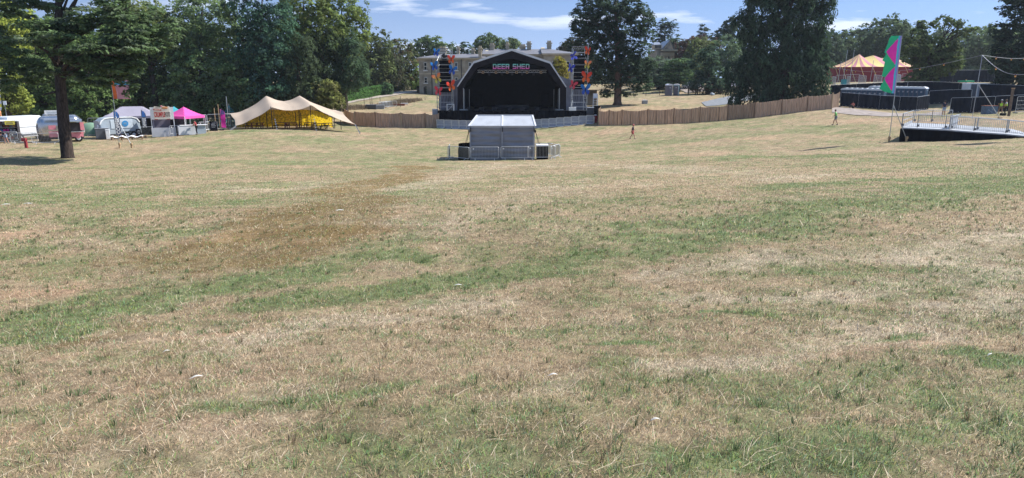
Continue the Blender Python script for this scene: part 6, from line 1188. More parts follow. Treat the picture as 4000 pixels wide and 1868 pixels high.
# ------------------------------------------------------------------ tall silk flags on scaffold tripods
M['sgreen'] = mat('green_silk', (.02, .42, .20), .6, 0, .05, trans=.08); M['smag'] = mat('magenta_silk', (.72, .03, .38), .6, 0, .05, trans=.08); M['sblue'] = mat('turquoise_silk', (.08, .42, .62), .6, 0, .05, trans=.08); M['sviol'] = mat('violet_silk', (.30, .20, .60), .6, 0, .05, trans=.08); M['sor'] = mat('orange_silk', (.75, .16, .04), .6, 0, .05, trans=.08); M['spink'] = mat('pale_pink_silk', (.62, .30, .38), .6, 0, .05, trans=.08)
def silk_flag(label, px, Y, kind, side=1, scale=1.0, lean=.0, z0=3.9, H=4.45):
    b = GY(px, Y); t = thing('silk_flag', label, 'flag', b); s = scale; tx = lean * (z0 + H)
    MB().tube([(0, 0, .3), (lean * (z0 + H) * s, 0, (z0 + H) * s)], [.032, .02], 7).build('pole', M['galv'], t); MB().tube([(side * 1.28, -.2, .3), (lean * 2.9, 0, 3.0)], .028, 7).build('prop', M['galv'], t)
    for (x, y) in ((0, 0), (side * 1.28, -.2)):
        q = MB().lathe((x, y, .0), [(.07, -.05), (.085, .28), (.06, .34)], 9).lathe((x + .02, y, .3), [(.11, 0), (.12, .14), (.08, .2)], 9).build('wooden_foot', M['wood'], t)
    z = lambda f: (z0 + H * f) * s; X = lambda f: lean * z(f)
    if kind == 'green':
        out_ = [(1.0, .80), (.955, .93), (.72, 1.16), (.70, .97), (.575, 1.22), (.55, 1.02), (.50, 1.08), (.305, 1.26), (.29, .98), (.20, 1.05), (.085, 1.22), (.03, .8), (0.0, .26)]
        tri = [(.955, .735, .50, .74), (.47, .27, .04, .74)]
        def outl(f):
            for (f0, x0), (f1, x1) in zip(out_[:-1], out_[1:]):
                if f1 <= f <= f0: return x1 + (x0 - x1) * (f - f1) / (f0 - f1)
            return .3
        cl = MB(); nu_, nv_ = 34, 110; pos = lambda x, f: (X(f) - x, .10 * math.sin(f * 13 + x * 3) * min(1, x) + .10 * x * math.sin(f * 6), z(f) - .05 * x * math.sin(f * 30) * .5)
        for j_ in range(nv_):
            f0, f1 = j_ / nv_, (j_ + 1) / nv_; w0, w1 = outl(f0), outl(f1); fm = (f0 + f1) / 2
            for i_ in range(nu_):
                q0, q1 = i_ / nu_, (i_ + 1) / nu_; xm = (w0 + w1) / 2 * (q0 + q1) / 2; m_ = 0
                if xm < .10: m_ = 3
                elif xm < .24: m_ = 2
                else:
                    for (fa, fb, fc, wd_) in tri:
                        if fc < fm < fa:
                            lim = wd_ * ((fa - fm) / (fa - fb) if fm > fb else (fm - fc) / (fb - fc)) ** .85
                            if xm - .24 < lim: m_ = 1
                cl.add([pos(w0 * q0, f0), pos(w0 * q1, f0), pos(w1 * q1, f1), pos(w1 * q0, f1)], [(0, 1, 2, 3)], m_)
        t2 = cl.build('flag_cloth', [M['sgreen'], M['smag'], M['sblue'], M['sviol']], t); t2.rotation_euler = (0, 0, R(-48)); t2.scale = (.98, 1.05, 1)
    else:
        cl = MB(); n = 14
        for k in range(n):
            f0, f1 = k / n, (k + 1) / n
            for (x0, x1, m) in ((0, .35, 0), (.35, 1.7, 1), (.5, .7, 1)):
                if f0 > .42 and x0 >= .35: m = 2 if (k % 4) < 2 else 1
                cl.add([(X(f0) + x0, .08 * math.sin(f0 * 6 + x0 * 2), z(f0)), (X(f0) + x1, .08 * math.sin(f0 * 6 + x1 * 2), z(f0)), (X(f1) + x1 * (1 - .3 * f1), .08 * math.sin(f1 * 6 + x1 * 2), z(f1)), (X(f1) + x0, .08 * math.sin(f1 * 6 + x0 * 2), z(f1))], [(0, 1, 2, 3)], m)
        cl.build('flag_cloth', [M['sor'], M['spink'], M['sblue']], t)
    return t
silk_flag('tall green, magenta and turquoise silk flag on a scaffold tripod before the ramp', 3472, 56, 'green', 1, 1.0, -.004)
silk_flag('green, magenta and turquoise silk flag standing just beyond the right edge', 4085, 53.5, 'green', 1, 1.0, -.004)
silk_flag('orange and pale pink silk flag half hidden by the conifer boughs', 468, 66.5, 'orange', 1, 1.0, -.0, 4.65, 2.3)

# ------------------------------------------------------------------ access ramp platform
def ramp():
    Y0 = 56.0; a = P(3523, 498, Y0); base = GY(3523, Y0); t = thing('viewing_ramp', 'raised metal viewing platform and ramp with railings and black skirt', 'ramp', base); zp = a.z - base.z; Wd = 5.6; D = 6.0
    pts = [(0.0, zp), (6.0, zp), (12.4, None), (15.5, None)]
    def top(x): return P(3523 + x * 46.3, 0, Y0)
    front = [(3523, 498), (3692, 506), (3805, 515), (3925, 523), (4010, 532), (4130, 545)]; fp = [P(px, py, Y0) - base for px, py in front]
    for p in fp: p.y = 0
    dk = MB(); SH = 4.3; up = Vector((SH, D, 0))
    for p, q in zip(fp[:-1], fp[1:]): dk.prism([p, q, q - Vector((0, 0, .12)), p - Vector((0, 0, .12))], up)
    dk.build('deck', M['lgrey'], t); sk = MB(); n = 60; x0, x1 = fp[0].x - .12, fp[-1].x
    def zt(x):
        for p, q in zip(fp[:-1], fp[1:]):
            if x <= q.x: f = (x - p.x) / (q.x - p.x); return p.z + (q.z - p.z) * f
        return fp[-1].z
    for i in range(n):
        xa = x0 + (x1 - x0) * i / n; xb = x0 + (x1 - x0) * (i + 1) / n; ga = gz(base.x + xa, Y0) - base.z - .15; gb_ = gz(base.x + xb, Y0) - base.z - .15
        sk.add([(xa, -.06 + .02 * math.sin(i * 2), min(ga, zt(xa) - .13)), (xb, -.06 + .02 * math.sin(i * 2 + 2), min(gb_, zt(xb) - .13)), (xb, -.02, zt(xb) - .10), (xa, -.02, zt(xa) - .10)], [(0, 1, 2, 3)])
    sk.add([(x0, -.05, -.4), (x0 + SH, D, -.2), (x0 + SH, D, zp - .1), (x0, 0, zp - .1)], [(0, 1, 2, 3)]); sk.build('skirt', M['black'], t)
    def rail(p, q, nm='railing', bars=14, h=1.1, plain=False):
        p = Vector(p); q = Vector(q); mb = MB(); u = Vector((0, 0, 1)); mb.tube([p + u * .05, p + u * h], .03, 6).tube([q + u * .05, q + u * h], .03, 6).tube([p + u * h, q + u * h], .026, 6).tube([p + u * .12, q + u * .12], .018, 5)
        if not plain:
            for i in range(1, bars): c = p.lerp(q, i / bars); mb.tube([c + u * .12, c + u * h], .013, 4)
        else: mb.tube([p + u * .55, q + u * .55], .026, 6)
        o = mb.build(nm, M['galv'], t); MB().box(p + Vector((0, -.05, .22)), (.12, .12, .16)).build('bracket', M['grey'], o)
        return o
    xs = [fp[0].x + .02, P(3584, 500, Y0).x - base.x, P(3692, 506, Y0).x - base.x, P(3805, 515, Y0).x - base.x, P(3930, 523, Y0).x - base.x, P(4040, 535, Y0).x - base.x]
    for x_, x2 in zip(xs[:-1], xs[1:]): rail((x_, .03, zt(x_)), (x2 - .02, .03, zt(x2)), bars=max(7, int((x2 - x_) * 6.5)))
    xs2 = [xs[0] + .1, xs[1] + .4, xs[2] - .1]
    for x_, x2 in zip(xs2[:-1], xs2[1:]): rail((x_ + SH, D, zp), (x2 + SH, D, zp), bars=int((x2 - x_) * 6.5))
    rail((xs[0], .1, zp), (xs[0] + SH * .95, D * .95, zp), 'side_rail', plain=True); MB().beam((xs[0] + .1, .1, zp + .12), (xs[0] + SH * .9, D * .9, zp + .12), .05, .24).build('kick_board', M['lgrey'], t)
    for x_, x2 in zip([xs[2] + .5, xs[3] + .5, xs[4] + .5], [xs[3] + .45, xs[4] + .45, xs[5] + .45]): rail((x_ + 1.2, 2.2, zt(x_) - .05), (x2 + 1.2, 2.2, zt(x2) - .05), bars=int((x2 - x_) * 6.5))
    xm = P(3724, 506, Y0).x - base.x; w = MB().beam((xm - .0, .5, zt(xm) + .55), (xm + SH * .6, D * .6, zt(xm) + .55), .05, 1.0).build('solid_panel', M['lgrey'], t); rail((xm + .15, .5, zt(xm)), (xm + .15 + SH * .6, D * .6, zt(xm)), 'cross_rail', plain=True)
ramp()
# festoon pole and lights
def festoon():
    b = GY(3797, 72); t = thing('festoon_pole', 'tall scaffold pole with a diagonal prop carrying the string of lights', 'pole', b); top = P(3765, 216, 72) - b; top = Vector((0.05, 0, top.z)); MB().tube([(0, 0, 0), top], .03, 7).build('pole', M['galv'], t); MB().tube([(2.6, -.4, .1), (.03, 0, 3.6)], .03, 7).build('prop', M['galv'], t); MB().box((2.6, -.4, .1), (.3, .3, .2)).build('wooden_foot', M['wood'], t)
    T = b + top; pts = [T, P(3900, 250, 66), P(4060, 282, 60)]
    t2 = thing('festoon_lights', 'string of festoon bulbs sagging from the tall pole', 'string lights', T); mb = MB()
    path = [T.lerp(P(4060, 282, 60), i / 20) - Vector((0, 0, .9 * math.sin(math.pi * i / 20))) for i in range(21)]; mb.tube([p - T for p in path], .02, 5)
    path2 = [T.lerp(P(3245, 262, 118), i / 24) - Vector((0, 0, 1.2 * math.sin(math.pi * i / 24))) for i in range(25)]; mb.tube([p - T for p in path2], .014, 4); path3 = [T.lerp(P(4050, 222, 110), i / 16) - Vector((0, 0, .3 * math.sin(math.pi * i / 16))) for i in range(17)]; mb.tube([p - T for p in path3], .014, 4)
    mb.build('cable', M['galv'], t2)
    for q in [path2[k] for k in (4, 7, 10, 14, 18, 20, 22)] + [path3[k] for k in (3, 7, 11)] + [path[k] for k in (6, 13)]:
        o = MB().sphere(q - T - Vector((0, 0, .17)), .075, 8, 6).build('bulb', M['bulb'], t2, smooth=True); MB().lathe(q - T - Vector((0, 0, .1)), [(.07, 0), (.12, .02), (.05, .12)], 8).build('cap', M['rwood'], o)
M['bulb'] = mat('amber_bulb', (.85, .48, .12), .2, 0, .03, spec=.8)
festoon()

# ------------------------------------------------------------------ black screened compound with toilets
def row(pts, group, lab, m='scrim', h=2.0, **kw):
    out = []
    for i, (p0, p1) in enumerate(zip(pts[:-1], pts[1:])): heras(lab % ORD[i], GY(*p0), GY(*p1), group, covered=m, h=h, name='screened_fence_panel', **kw)
row([(3281, 101), (3350, 99.6), (3432, 98.6), (3510, 98.0), (3578, 97.3), (3624, 99.4)], 'black screened panels round the toilets', '%s panel from the left of the black screened fence in front of the toilets')
row([(3624, 104), (3715, 104), (3790, 103)], 'black screened panels behind the entrance', '%s panel from the left of the black screen set back right of the toilets')
row([(3708, 92), (3790, 90.5), (3880, 90), (3955, 89.5), (4060, 88)], 'black screened panels behind the ramp', '%s panel from the left of the black screen fence behind the ramp')
row([(3240, 113), (3340, 113), (3440, 113.5), (3540, 114), (3640, 114), (3740, 112), (3850, 108), (3950, 105), (4060, 100)], 'black screened panels at the back of the compound', '%s panel from the left along the rear black screen of the compound', h=2.1)
row([(3640, 158), (3720, 157), (3800, 157), (3880, 156), (3960, 155)], 'dark screens across the far field', '%s from the left of the long dark screens across the far field', h=2.7)
heras('open wire gate panel at the right edge behind the timber post', GY(3965, 84), GY(4075, 83.5), 'wire fence panels at the right edge', h=2.0)
M['tbody'] = mat('toilet_body_blue', (.045, .09, .15), .5, 0, .06); M['troof'] = mat('toilet_roof_white', (.74, .77, .82), .4, 0, .04); M['tgrey'] = mat('toilet_body_grey', (.13, .13, .17), .5, 0, .06); M['ttrim'] = mat('toilet_trim_teal', (.03, .20, .25), .5)
def toilet(label, loc, rz, group, body='tbody', side=None):
    t = thing('portable_toilet', label, 'portable toilet', loc, rz, group); w, d, h = 1.1, 1.15, 2.05; MB().box((0, 0, h / 2), (w, d, h)).build('body', M[side or body], t, bevel=.04)
    n = 12; pr = [(w / 2 + .03, h)] + [((w / 2 + .03) * math.cos(math.pi * i / n), h + .06 + .26 * math.sin(math.pi * i / n)) for i in range(n + 1)] + [(-w / 2 - .03, h)]
    MB().prism([(x, -d / 2 - .04, z) for x, z in pr], (0, d + .08, 0)).build('roof', M['troof'], t)
    dr = MB().box((0, -d / 2 - .02, .98), (w * .74, .04, 1.85)).build('door', M[body], t); MB().box((.28, -d / 2 - .05, 1.0), (.06, .03, .14)).build('handle', M['lgrey'], dr); MB().box((0, -d / 2 - .045, 1.6), (.26, .01, .22)).build('sign_plate', M['lgrey'], dr)
    for x in (-w / 2 + .06, w / 2 - .06): MB().box((x, -d / 2 - .02, 1.0), (.07, .05, 2.0)).build('corner_trim', M['troof' if body == 'tgrey' and x > 0 else 'tgrey'], t)
    MB().lathe((w / 2 + .01, .1, h - .17), [(.13, 0), (.13, .02)], 12, axis='X').build('side_badge', M['lgrey'], t); return t
for i in range(8):
    b = GY(3300 + i * 19.5, 109.0 - i * .82); b.z = gz(*GY(3330, 104).xy) + .1; toilet('%s from the left of the nearer row of portable toilets behind the black screen' % ORD[i], b, -.80, 'nearer row of toilets')
for i in range(12):
    b = GY(3408 + i * 17.2, 112.0 - i * .84); b.z = gz(*GY(3480, 106).xy) + .2; toilet('%s from the left of the farther row of portable toilets behind the black screen' % ORD[i], b, -.86, 'farther row of toilets')
toilet('left-hand portable toilet on the lawn, grey with a white corner', GY(2611, 143), .25, 'pair of toilets on the lawn', 'tgrey'); toilet('right-hand portable toilet on the lawn with a teal side', GY(2641, 143.4), -.35, 'pair of toilets on the lawn', 'tgrey', side='ttrim')
# ------------------------------------------------------------------ big top
M['bpink'] = mat('faded_pink_canvas', (.50, .20, .24), .8, 0, .06, trans=.15); M['byel'] = mat('yellow_canvas', (.72, .56, .22), .8, 0, .06, trans=.15); M['bred'] = mat('red_canvas', (.24, .025, .035), .8, 0, .1)
def big_top():
    Y = 182.0; c = GY(3405, Y); c.z = P(3405, 318, Y - 6).z; t = thing('big_top_tent', 'striped pink and yellow big top with red walls far across the field', 'tent', c); X = lambda px: P(px, 250, Y).x - c.x; Z = lambda py: P(3405, py, Y).z - c.z
    ev = Z(263); peaks = [X(3352), X(3412), X(3478)]; pz = Z(212); a, b_ = X(3565), 8.5; x0 = (X(3250) + X(3565)) / 2; a = (X(3565) - X(3250)) / 2; n = 44; m = 12; V = []; n0 = n
    for i in range(n + 1):
        th = 2 * math.pi * i / n; ex = x0 + a * math.copysign(abs(math.cos(th)) ** .75, math.cos(th)); ey = b_ * math.copysign(abs(math.sin(th)) ** .75, math.sin(th)); rx_ = min(max(ex * .95, peaks[0]), peaks[2])
        dp = min(abs(rx_ - p) for p in peaks); rz_ = pz - 1.3 * (1 - math.exp(-dp / 1.2))
        for j in range(m + 1): f = j / m; V.append((rx_ + (ex - rx_) * f, ey * f, ev + (rz_ - ev) * (1 - f) ** 1.55))
    q = MB(); q.v = [Vector(v) for v in V]
    for i in range(n):
        for j in range(m): q.f.append([i * (m + 1) + j, (i + 1) * (m + 1) + j, (i + 1) * (m + 1) + j + 1, i * (m + 1) + j + 1]); q.m.append(i % 2)
    q.build('roof', [M['byel'], M['bpink']], t)
    w = MB(); ring = [Vector(V[i * (m + 1) + m]) for i in range(n)]
    for i in range(n): p, r = ring[i] * .985, ring[(i + 1) % n] * .985; p.z = r.z = ev; w.add([p, r, Vector((r.x, r.y, -.5)), Vector((p.x, p.y, -.5))], [(0, 1, 2, 3)])
    w.build('wall', M['bred'], t)
    for i, r in enumerate(ring[1::2]):
        if r.y > 2: continue
        o = Vector((r.x * 1.02 + .3, r.y - 3.0, -.2)); MB().tube([(r.x, r.y, ev), o], .06, 4).build('guy_rope', M['byel'], t)
    for p in peaks: MB().tube([(p, 0, pz - .5), (p, 0, pz + .35)], .07, 6).build('king_pole', M['dwood'], t)
    for px, py in ((3322, 0), (3290, 0), (3360, 0)): pass
big_top()
for i, px in enumerate((3292, 3318, 3398, 3272)): g_ = GY(px, 166); solo(MB().tube([g_, g_ + Vector((.3, 0, 7.5 if i < 2 else 5.0))], .05, 6), 'marker_pole', M['galv'], '%s of the thin tall poles before the big top' % ORD[i], 'pole', g_, 'thin poles before the big top')
# fence panels on the far field
fi = 0
for (p0, p1) in (((3248, 143), (3262, 137)), ((3262, 150), (3300, 150)), ((3306, 143), (3318, 138)), ((3352, 148), (3380, 139)), ((3411, 147), (3442, 139)), ((3442, 152), (3500, 152)), ((3500, 150), (3515, 142)), ((3520, 152), (3565, 149)), ((3565, 149), (3572, 140)), ((3300, 152), (3352, 152)), ((3612, 156), (3640, 152))):
    heras('%s wire fence panel standing on the far field before the big top' % ORD[fi], GY(*p0), GY(*p1), 'wire fence panels on the far field', h=2.1); fi += 1
c = GY(3298, 147); bx_thing('green_bin', 'dark green container between the far fence panels', 'bin', c, (1.2, 1.0, 1.3), 'teal', 0, 'grey'); c = GY(3344, 141); bx_thing('white_tub', 'small white tub on the grass of the far field', 'tub', c, (.7, .5, .4), 'white')
# low post-and-wire line, heaps, pallets
for i, px in enumerate((3209, 3222, 3268, 3282, 3287, 3352, 3420, 3557, 3620, 3627, 3675)): g_ = GY(px, 121); solo(MB().tube([g_, g_ + Vector((0, 0, 1.15))], .06, 6), 'fence_post', M['dwood'], '%s from the left of the low dark posts behind the toilets' % ORD[i], 'post', g_, 'low posts behind the toilets')
def heap(label, px, Y, rx, ry, rz_, m):
    b = GY(px, Y); q = MB(); n, k = 22, 8
    for j in range(k + 1):
        th = math.pi / 2 * j / k
        for i in range(n): a = 2 * math.pi * i / n; r = 1 + .3 * (random.random() - .5); q.v.append(b + Vector((rx * math.cos(a) * math.cos(th) * r, ry * math.sin(a) * math.cos(th) * r, rz_ * math.sin(th) * r - .05)))
    for j in range(k):
        for i in range(n): q.f.append([j * n + i, j * n + (i + 1) % n, (j + 1) * n + (i + 1) % n, (j + 1) * n + i]); q.m.append(0)
    solo(q, 'covered_heap', M[m], label, 'heap', b)
heap('long dark covered heap behind the toilets, left of the old oak', 3465, 119, 3.6, 1.5, 1.15, 'black'); heap('smaller dark heap at the foot of the old oak', 3548, 119, 1.7, 1.2, .8, 'dwood'); heap('low dark heap right of the old oak trunk', 3638, 119, 1.5, 1.0, .6, 'dwood')
def cage(label, px, Y, w, m='rwood'):
    b = GY(px, Y); t = thing('pallet_cage', label, 'cage', b); q = MB(); h = 1.6
    for i in range(int(w / .25) + 1): q.box((-w / 2 + i * .25, 0, h / 2), (.05, .05, h)).box((-w / 2 + i * .25, 1.2, h / 2), (.05, .05, h))
    for z in (.1, h): q.box((0, 0, z), (w, .06, .06)).box((0, 1.2, z), (w, .06, .06))
    q.build('frame', M['grey'], t); MB().box((0, .6, .5), (w * .9, 1.0, 1.0)).build('load', M[m], t)
cage('grey cage of pallets beside the festoon pole, left half', 3665, 117, 2.4, 'lgrey'); cage('grey cage of red goods beside the festoon pole, right half', 3712, 116, 2.4, 'dwood')
# tractor and box trailer
def tractor():
    b = GY(3770, 116); b.z = P(3770, 313, 116).z - 2.95; t = thing('tractor', 'green tractor with a glazed cab behind the black screen', 'tractor', b, .3); MB().box((0, 0, 1.0), (3.0, 1.0, .9)).build('chassis', M['blackm'], t); MB().box((-.2, 0, 1.9), (1.5, 1.4, 1.0)).build('cab', M['glass'], t, bevel=.05); MB().box((-.2, 0, 2.75), (1.8, 1.6, .2)).build('cab_roof', M['sgreen'], t, bevel=.06); MB().lathe((-.2, 0, 2.85), [(.1, 0), (.1, .2)], 8).build('beacon', M['orange'], t)
    for x in (-.95, .55):
        for y in (-.7, .7): MB().tube([(x, y, 1.4), (x + .05, y, 2.68)], .05, 5).build('cab_pillar', M['blackm'], t)
    MB().box((1.35, 0, 1.35), (1.3, .8, .7)).build('bonnet', M['sgreen'], t, bevel=.06)
    for (x, y, r) in ((-.7, -.85, .8), (-.7, .85, .8), (1.3, -.75, .5), (1.3, .75, .5)): w = MB().lathe((x, y - .2, r), [(r * .9, 0), (r, .08), (r, .32), (r * .9, .4)], 20, axis='Y').build('wheel', M['rubber'], t); MB().lathe((x, y - .22, r), [(r * .5, 0), (r * .5, .44)], 14, axis='Y').build('rim', M['signyel'], w)
tractor()
def box_trailer():
    b = GY(3825, 110); b.z = P(3825, 325, 110).z - 2.5; t = thing('box_trailer', 'white and grey box trailer behind the black screen', 'trailer', b, -.06); MB().box((0, 0, 1.45), (4.6, 2.1, 2.1)).build('body', M['white'], t, bevel=.05); MB().box((-1.6, -1.06, 1.4), (.95, .03, 1.9)).build('side_door', M['grey'], t); MB().box((-.35, -1.06, 1.4), (1.35, .02, 1.9)).build('panel', M['lgrey'], t); MB().box((1.35, -1.06, 1.4), (1.8, .03, 1.9)).build('side_panel', M['tbody'], t); MB().box((1.45, -1.085, 1.45), (.6, .02, .3)).build('vent', M['wood'], t)
    MB().box((0, 0, .38), (4.4, 1.6, .12)).build('chassis', M['blackm'], t)
    for x in (-.4, .5): MB().lathe((x, -1.05, .32), [(.32, 0), (.32, .25)], 16, axis='Y').build('wheel', M['rubber'], t)
box_trailer()
# timber post, blue crate
M['tpost'] = mat('grey_timber', (.16, .12, .09), .9, 0, .3, 3)
b = GY(3940, 75); t = thing('timber_post', 'stout timber post at the right beside the two people in yellow vests', 'post', b); MB().tube([(0, 0, -.1), (.0, 0, 2.9)], [.15, .14], 10).build('shaft', M['tpost'], t, smooth=False); MB().lathe((0, 0, 2.88), [(.17, 0), (.17, .08)], 10).build('cap', M['wood'], t)
HAZE = 0.00015
M['crate'] = mat('blue_crate_paint', (.10, .15, .22), .7, 0, .2, 4)
b = GY(3862, 84.5); t = thing('graffiti_crate', 'low blue crate with reddish edges and scrawls before the black screen', 'crate', b, 0); MB().box((0, 0, .5), (1.5, .8, 1.0)).build('body', M['crate'], t, bevel=.02); MB().box((0, 0, 1.03), (1.58, .88, .06)).build('lid', M['rwood'], t)
for x, z, r in ((-.3, .5, .6), (.1, .6, .8), (.4, .45, .5), (.0, .3, .4)): MB().box((x, -.405, z), (.28, .01, .05), rot=Matrix.Rotation(r, 3, 'Y')).build('scrawl', M['gband'], t)
# gate and rail fence on the lawn
def gate():
    b = GY(2706, 144.5); t = thing('timber_gate', 'dark timber five-bar gate beneath the blue-green pine', 'gate', b)
    for x in (-.95, .95): MB().box((x, 0, .75), (.22, .2, 1.55)).build('gate_post', M['dwood'], t)
    g = MB()
    for z in (.2, .45, .7, .95, 1.2): g.box((0, 0, z), (1.7, .06, .09))
    g.beam((-.8, .04, .2), (.8, .04, 1.2), .08, .05).beam((-.8, -.04, 1.2), (.8, -.04, .2), .08, .05); g.build('leaf', M['dwood'], t)
    for i, (pa, pb) in enumerate(((2716, 2756), (2756, 2800), (2800, 2845), (2845, 2890))):
        a = GY(pa, 144.5); c = GY(pb, 144.5); q = thing('rail_fence', '%s length of dark timber rail fence right of the gate' % ORD[i], 'fence', a, 0, 'rail fence right of the gate'); MB().box((0, 0, .6), (.14, .14, 1.25)).build('post', M['dwood'], q); m = MB()
        for z in (.5, 1.1): m.beam(Vector((0, 0, z)), c - a + Vector((0, 0, z)), .05, .1)
        m.build('rails', M['dwood'], q)
    b = GY(2733, 144); t = thing('post_box', 'small dark box on a post right of the gate', 'box', b); MB().tube([(0, 0, 0), (0, 0, .8)], .05, 6).build('post', M['dwood'], t); MB().box((0, 0, 1.0), (.4, .3, .55)).build('box', M['blackm'], t, bevel=.03)
gate()
for i, (px, Y) in enumerate(((2523, 145), (2576, 145), (2374, 144))): g_ = GY(px, Y); solo(MB().tube([g_, g_ + Vector((0, 0, 1.0))], .06, 6), 'short_post', M['dwood'], ('short post far left of the portable toilets', 'short post just left of the portable toilets', 'short post behind the trunk of the broad pine')[i], 'post', g_)
picnic('dark picnic bench in the shade of the blue-green pine', 2830, 142, .1, 'dwood', 'benches under the pine'); picnic('dark picnic bench at the left edge of the tall cypress', 2868, 141, -.1, 'dwood', 'benches under the cypress')
b = GY(2518, 122); t = thing('white_chest', 'white chest standing on the lawn right of the broad pine', 'chest', b, .1); MB().box((0, 0, .3), (.9, .6, .55)).build('body', M['lgrey'], t, bevel=.02); MB().box((0, 0, .62), (.95, .65, .08)).build('lid', M['white'], t); MB().box((-.1, 0, .72), (.3, .2, .1)).build('bundle', M['white'], t)
c = GY(2780, 141.8); t = thing('blue_bags', 'pale blue bundle under the blue-green pine', 'bundle', c); MB().sphere((0, 0, .28), .32, 12, 8, sc=(1.1, .8, .9)).sphere((.4, .1, .2), .24, 10, 6).sphere((.15, -.2, .15), .2, 10, 6).build('bags', M['gband'], t, smooth=True)
# cars glimpsed on the drive
def car(label, px, Y, m, rz=0.0):
    b = GY(px, Y); b.z += .12; t = thing('parked_car', label, 'car', b, rz, 'cars on the drive behind the gate'); prof = [(-2.1, .35), (-2.15, .8), (-1.7, .95), (-1.2, 1.38), (.5, 1.42), (1.15, .98), (2.0, .85), (2.15, .6), (2.12, .35)]
    MB().prism([(x, -.85, z) for x, z in prof], (0, 1.7, 0)).build('body', M[m], t, bevel=.08); w = MB().prism([(-1.15, -.865, .98), (-1.0, -.865, 1.32), (.45, -.865, 1.34), (.95, -.865, 1.0)], (0, 1.73, 0)).build('windows', M['glass'], t)
    for x in (-1.35, 1.35):
        for y in (-.88, .70): q = MB().lathe((x, y, .33), [(.31, 0), (.33, .04), (.33, .18)], 18, axis='Y').build('wheel', M['rubber'], t); MB().lathe((x, y - .01, .33), [(.18, 0), (.18, .03)], 12, axis='Y').build('rim', M['galvl'], q)
car('white car on the drive glimpsed left of the tall cypress', 2850, 160, 'vanw', .2); car('red car on the drive glimpsed behind the rail fence', 2812, 156, 'red', 0); car('silver car on the drive behind the gate', 2700, 163, 'lgrey', .1)
# things beside the right end of the stage
c = GY(2318, 101.5); bx_thing('equipment_rack', 'dark rack of stage equipment right of the right tower', 'rack', c + Vector((-.4, 0, .1)), (2.0, 1.2, 1.7), 'grey', 0, 'lgrey'); c = GY(2332, 100); bx_thing('black_speaker_case', 'tall black case behind the left end of the long reed fence', 'case', c, (.9, .8, 2.1), 'black')
for i, (px, m, lab) in enumerate(((2306, 'red', 'red cable drum by the right end of the stage'), (2318, 'white', 'white tub by the right end of the stage'), (2325, 'red', 'red and white trolley load by the right end of the stage'))):
    c = GY(px, 97.9); t = thing('stage_tub', lab, 'tub', c, .2 * i); MB().lathe((0, 0, 0), [(.28, 0), (.34, .7 + .15 * i), (.36, .72 + .15 * i)], 12).build('body', M[m], t); MB().lathe((0, 0, .74 + .15 * i), [(.2, 0), (.15, .1)], 10).build('top', M['white' if m == 'red' else 'grey'], t)
b = GY(2325, 118); t = thing('white_tower_chair', 'small white framed lookout chair behind the right tower', 'chair', b)
for x in (-.4, .4):
    for y in (-.3, .3): MB().tube([(x, y, 0), (x * .8, y * .8, 2.2)], .04, 6).build('leg', M['white'], t)
MB().box((0, 0, 1.6), (.8, .7, .06)).build('seat', M['white'], t); MB().box((0, .28, 2.0), (.8, .05, .7)).build('backrest', M['white'], t); q = MB(); [q.box((0, -.27, z), (.75, .04, .06)) for z in (.4, .8, 1.2)]; q.build('rungs', M['white'], t)
b = GY(2308, 122); t = thing('timber_shelter', 'small grey timber shelter behind the right tower', 'shelter', b); MB().box((0, .8, 1.3), (2.2, .08, 2.6)).box((-1.05, 0, 1.3), (.08, 1.6, 2.6)).build('walls', M['stone'], t); MB().box((0, 0, 2.66), (2.7, 2.0, .12)).build('roof', M['wood'], t)
# feathers and scraps lying on the grass in front
M['feather'] = mat('white_feather', (.70, .68, .64), .8, 0, .05, trans=.2)
for i, (px, py, s, rz, lab) in enumerate(((770, 1490, .075, .5, 'large white feather lying on the grass front left'), (2160, 1474, .06, .2, 'white feather lying on the grass in front of centre'), (2560, 1652, .05, .1, 'pale feather sunk in the grass near the bottom centre right'), (1790, 1112, .10, .0, 'white scrap lying on the green band in the centre'), (112, 802, .25, .1, 'small white scrap on the grass at the left, near its twin'), (1328, 830, .18, .2, 'white scrap on the dark brown track'), (25, 806, .22, .3, 'small white scrap at the left edge'), (3865, 1398, .05, .4, 'pale scrap beside the green patch on the right'), (650, 1372, .05, .6, 'small pale scrap on straw at left'))):
    g_ = G(px, py); g_.z = float(surf_z(np.array([g_.x]), np.array([g_.y]))[0]) + .022; q = MB(); n = 8; V = []
    for k in range(n + 1): f = k / n; w = s * .16 * math.sin(math.pi * min(1, f * .9 + .08)) ** .7; V += [(s * (f - .5), -w, .012 * math.sin(f * 3)), (s * (f - .5), 0, .012 * math.sin(f * 3) + w * .35), (s * (f - .5), w * .8, .012 * math.sin(f * 3))]
    fs = []
    for k in range(n): fs += [(3 * k, 3 * k + 3, 3 * k + 4, 3 * k + 1), (3 * k + 1, 3 * k + 4, 3 * k + 5, 3 * k + 2)]
    q.add(V, fs); q.tube([(-s * .62, 0, .0), (s * .5, 0, .012)], s * .012, 5); o = q.build('feather' if s < .08 else 'paper_scrap', M['feather']); o.location = g_; o.rotation_euler = (0, 0, rz); tag(o, lab, 'feather' if s < .08 else 'litter')

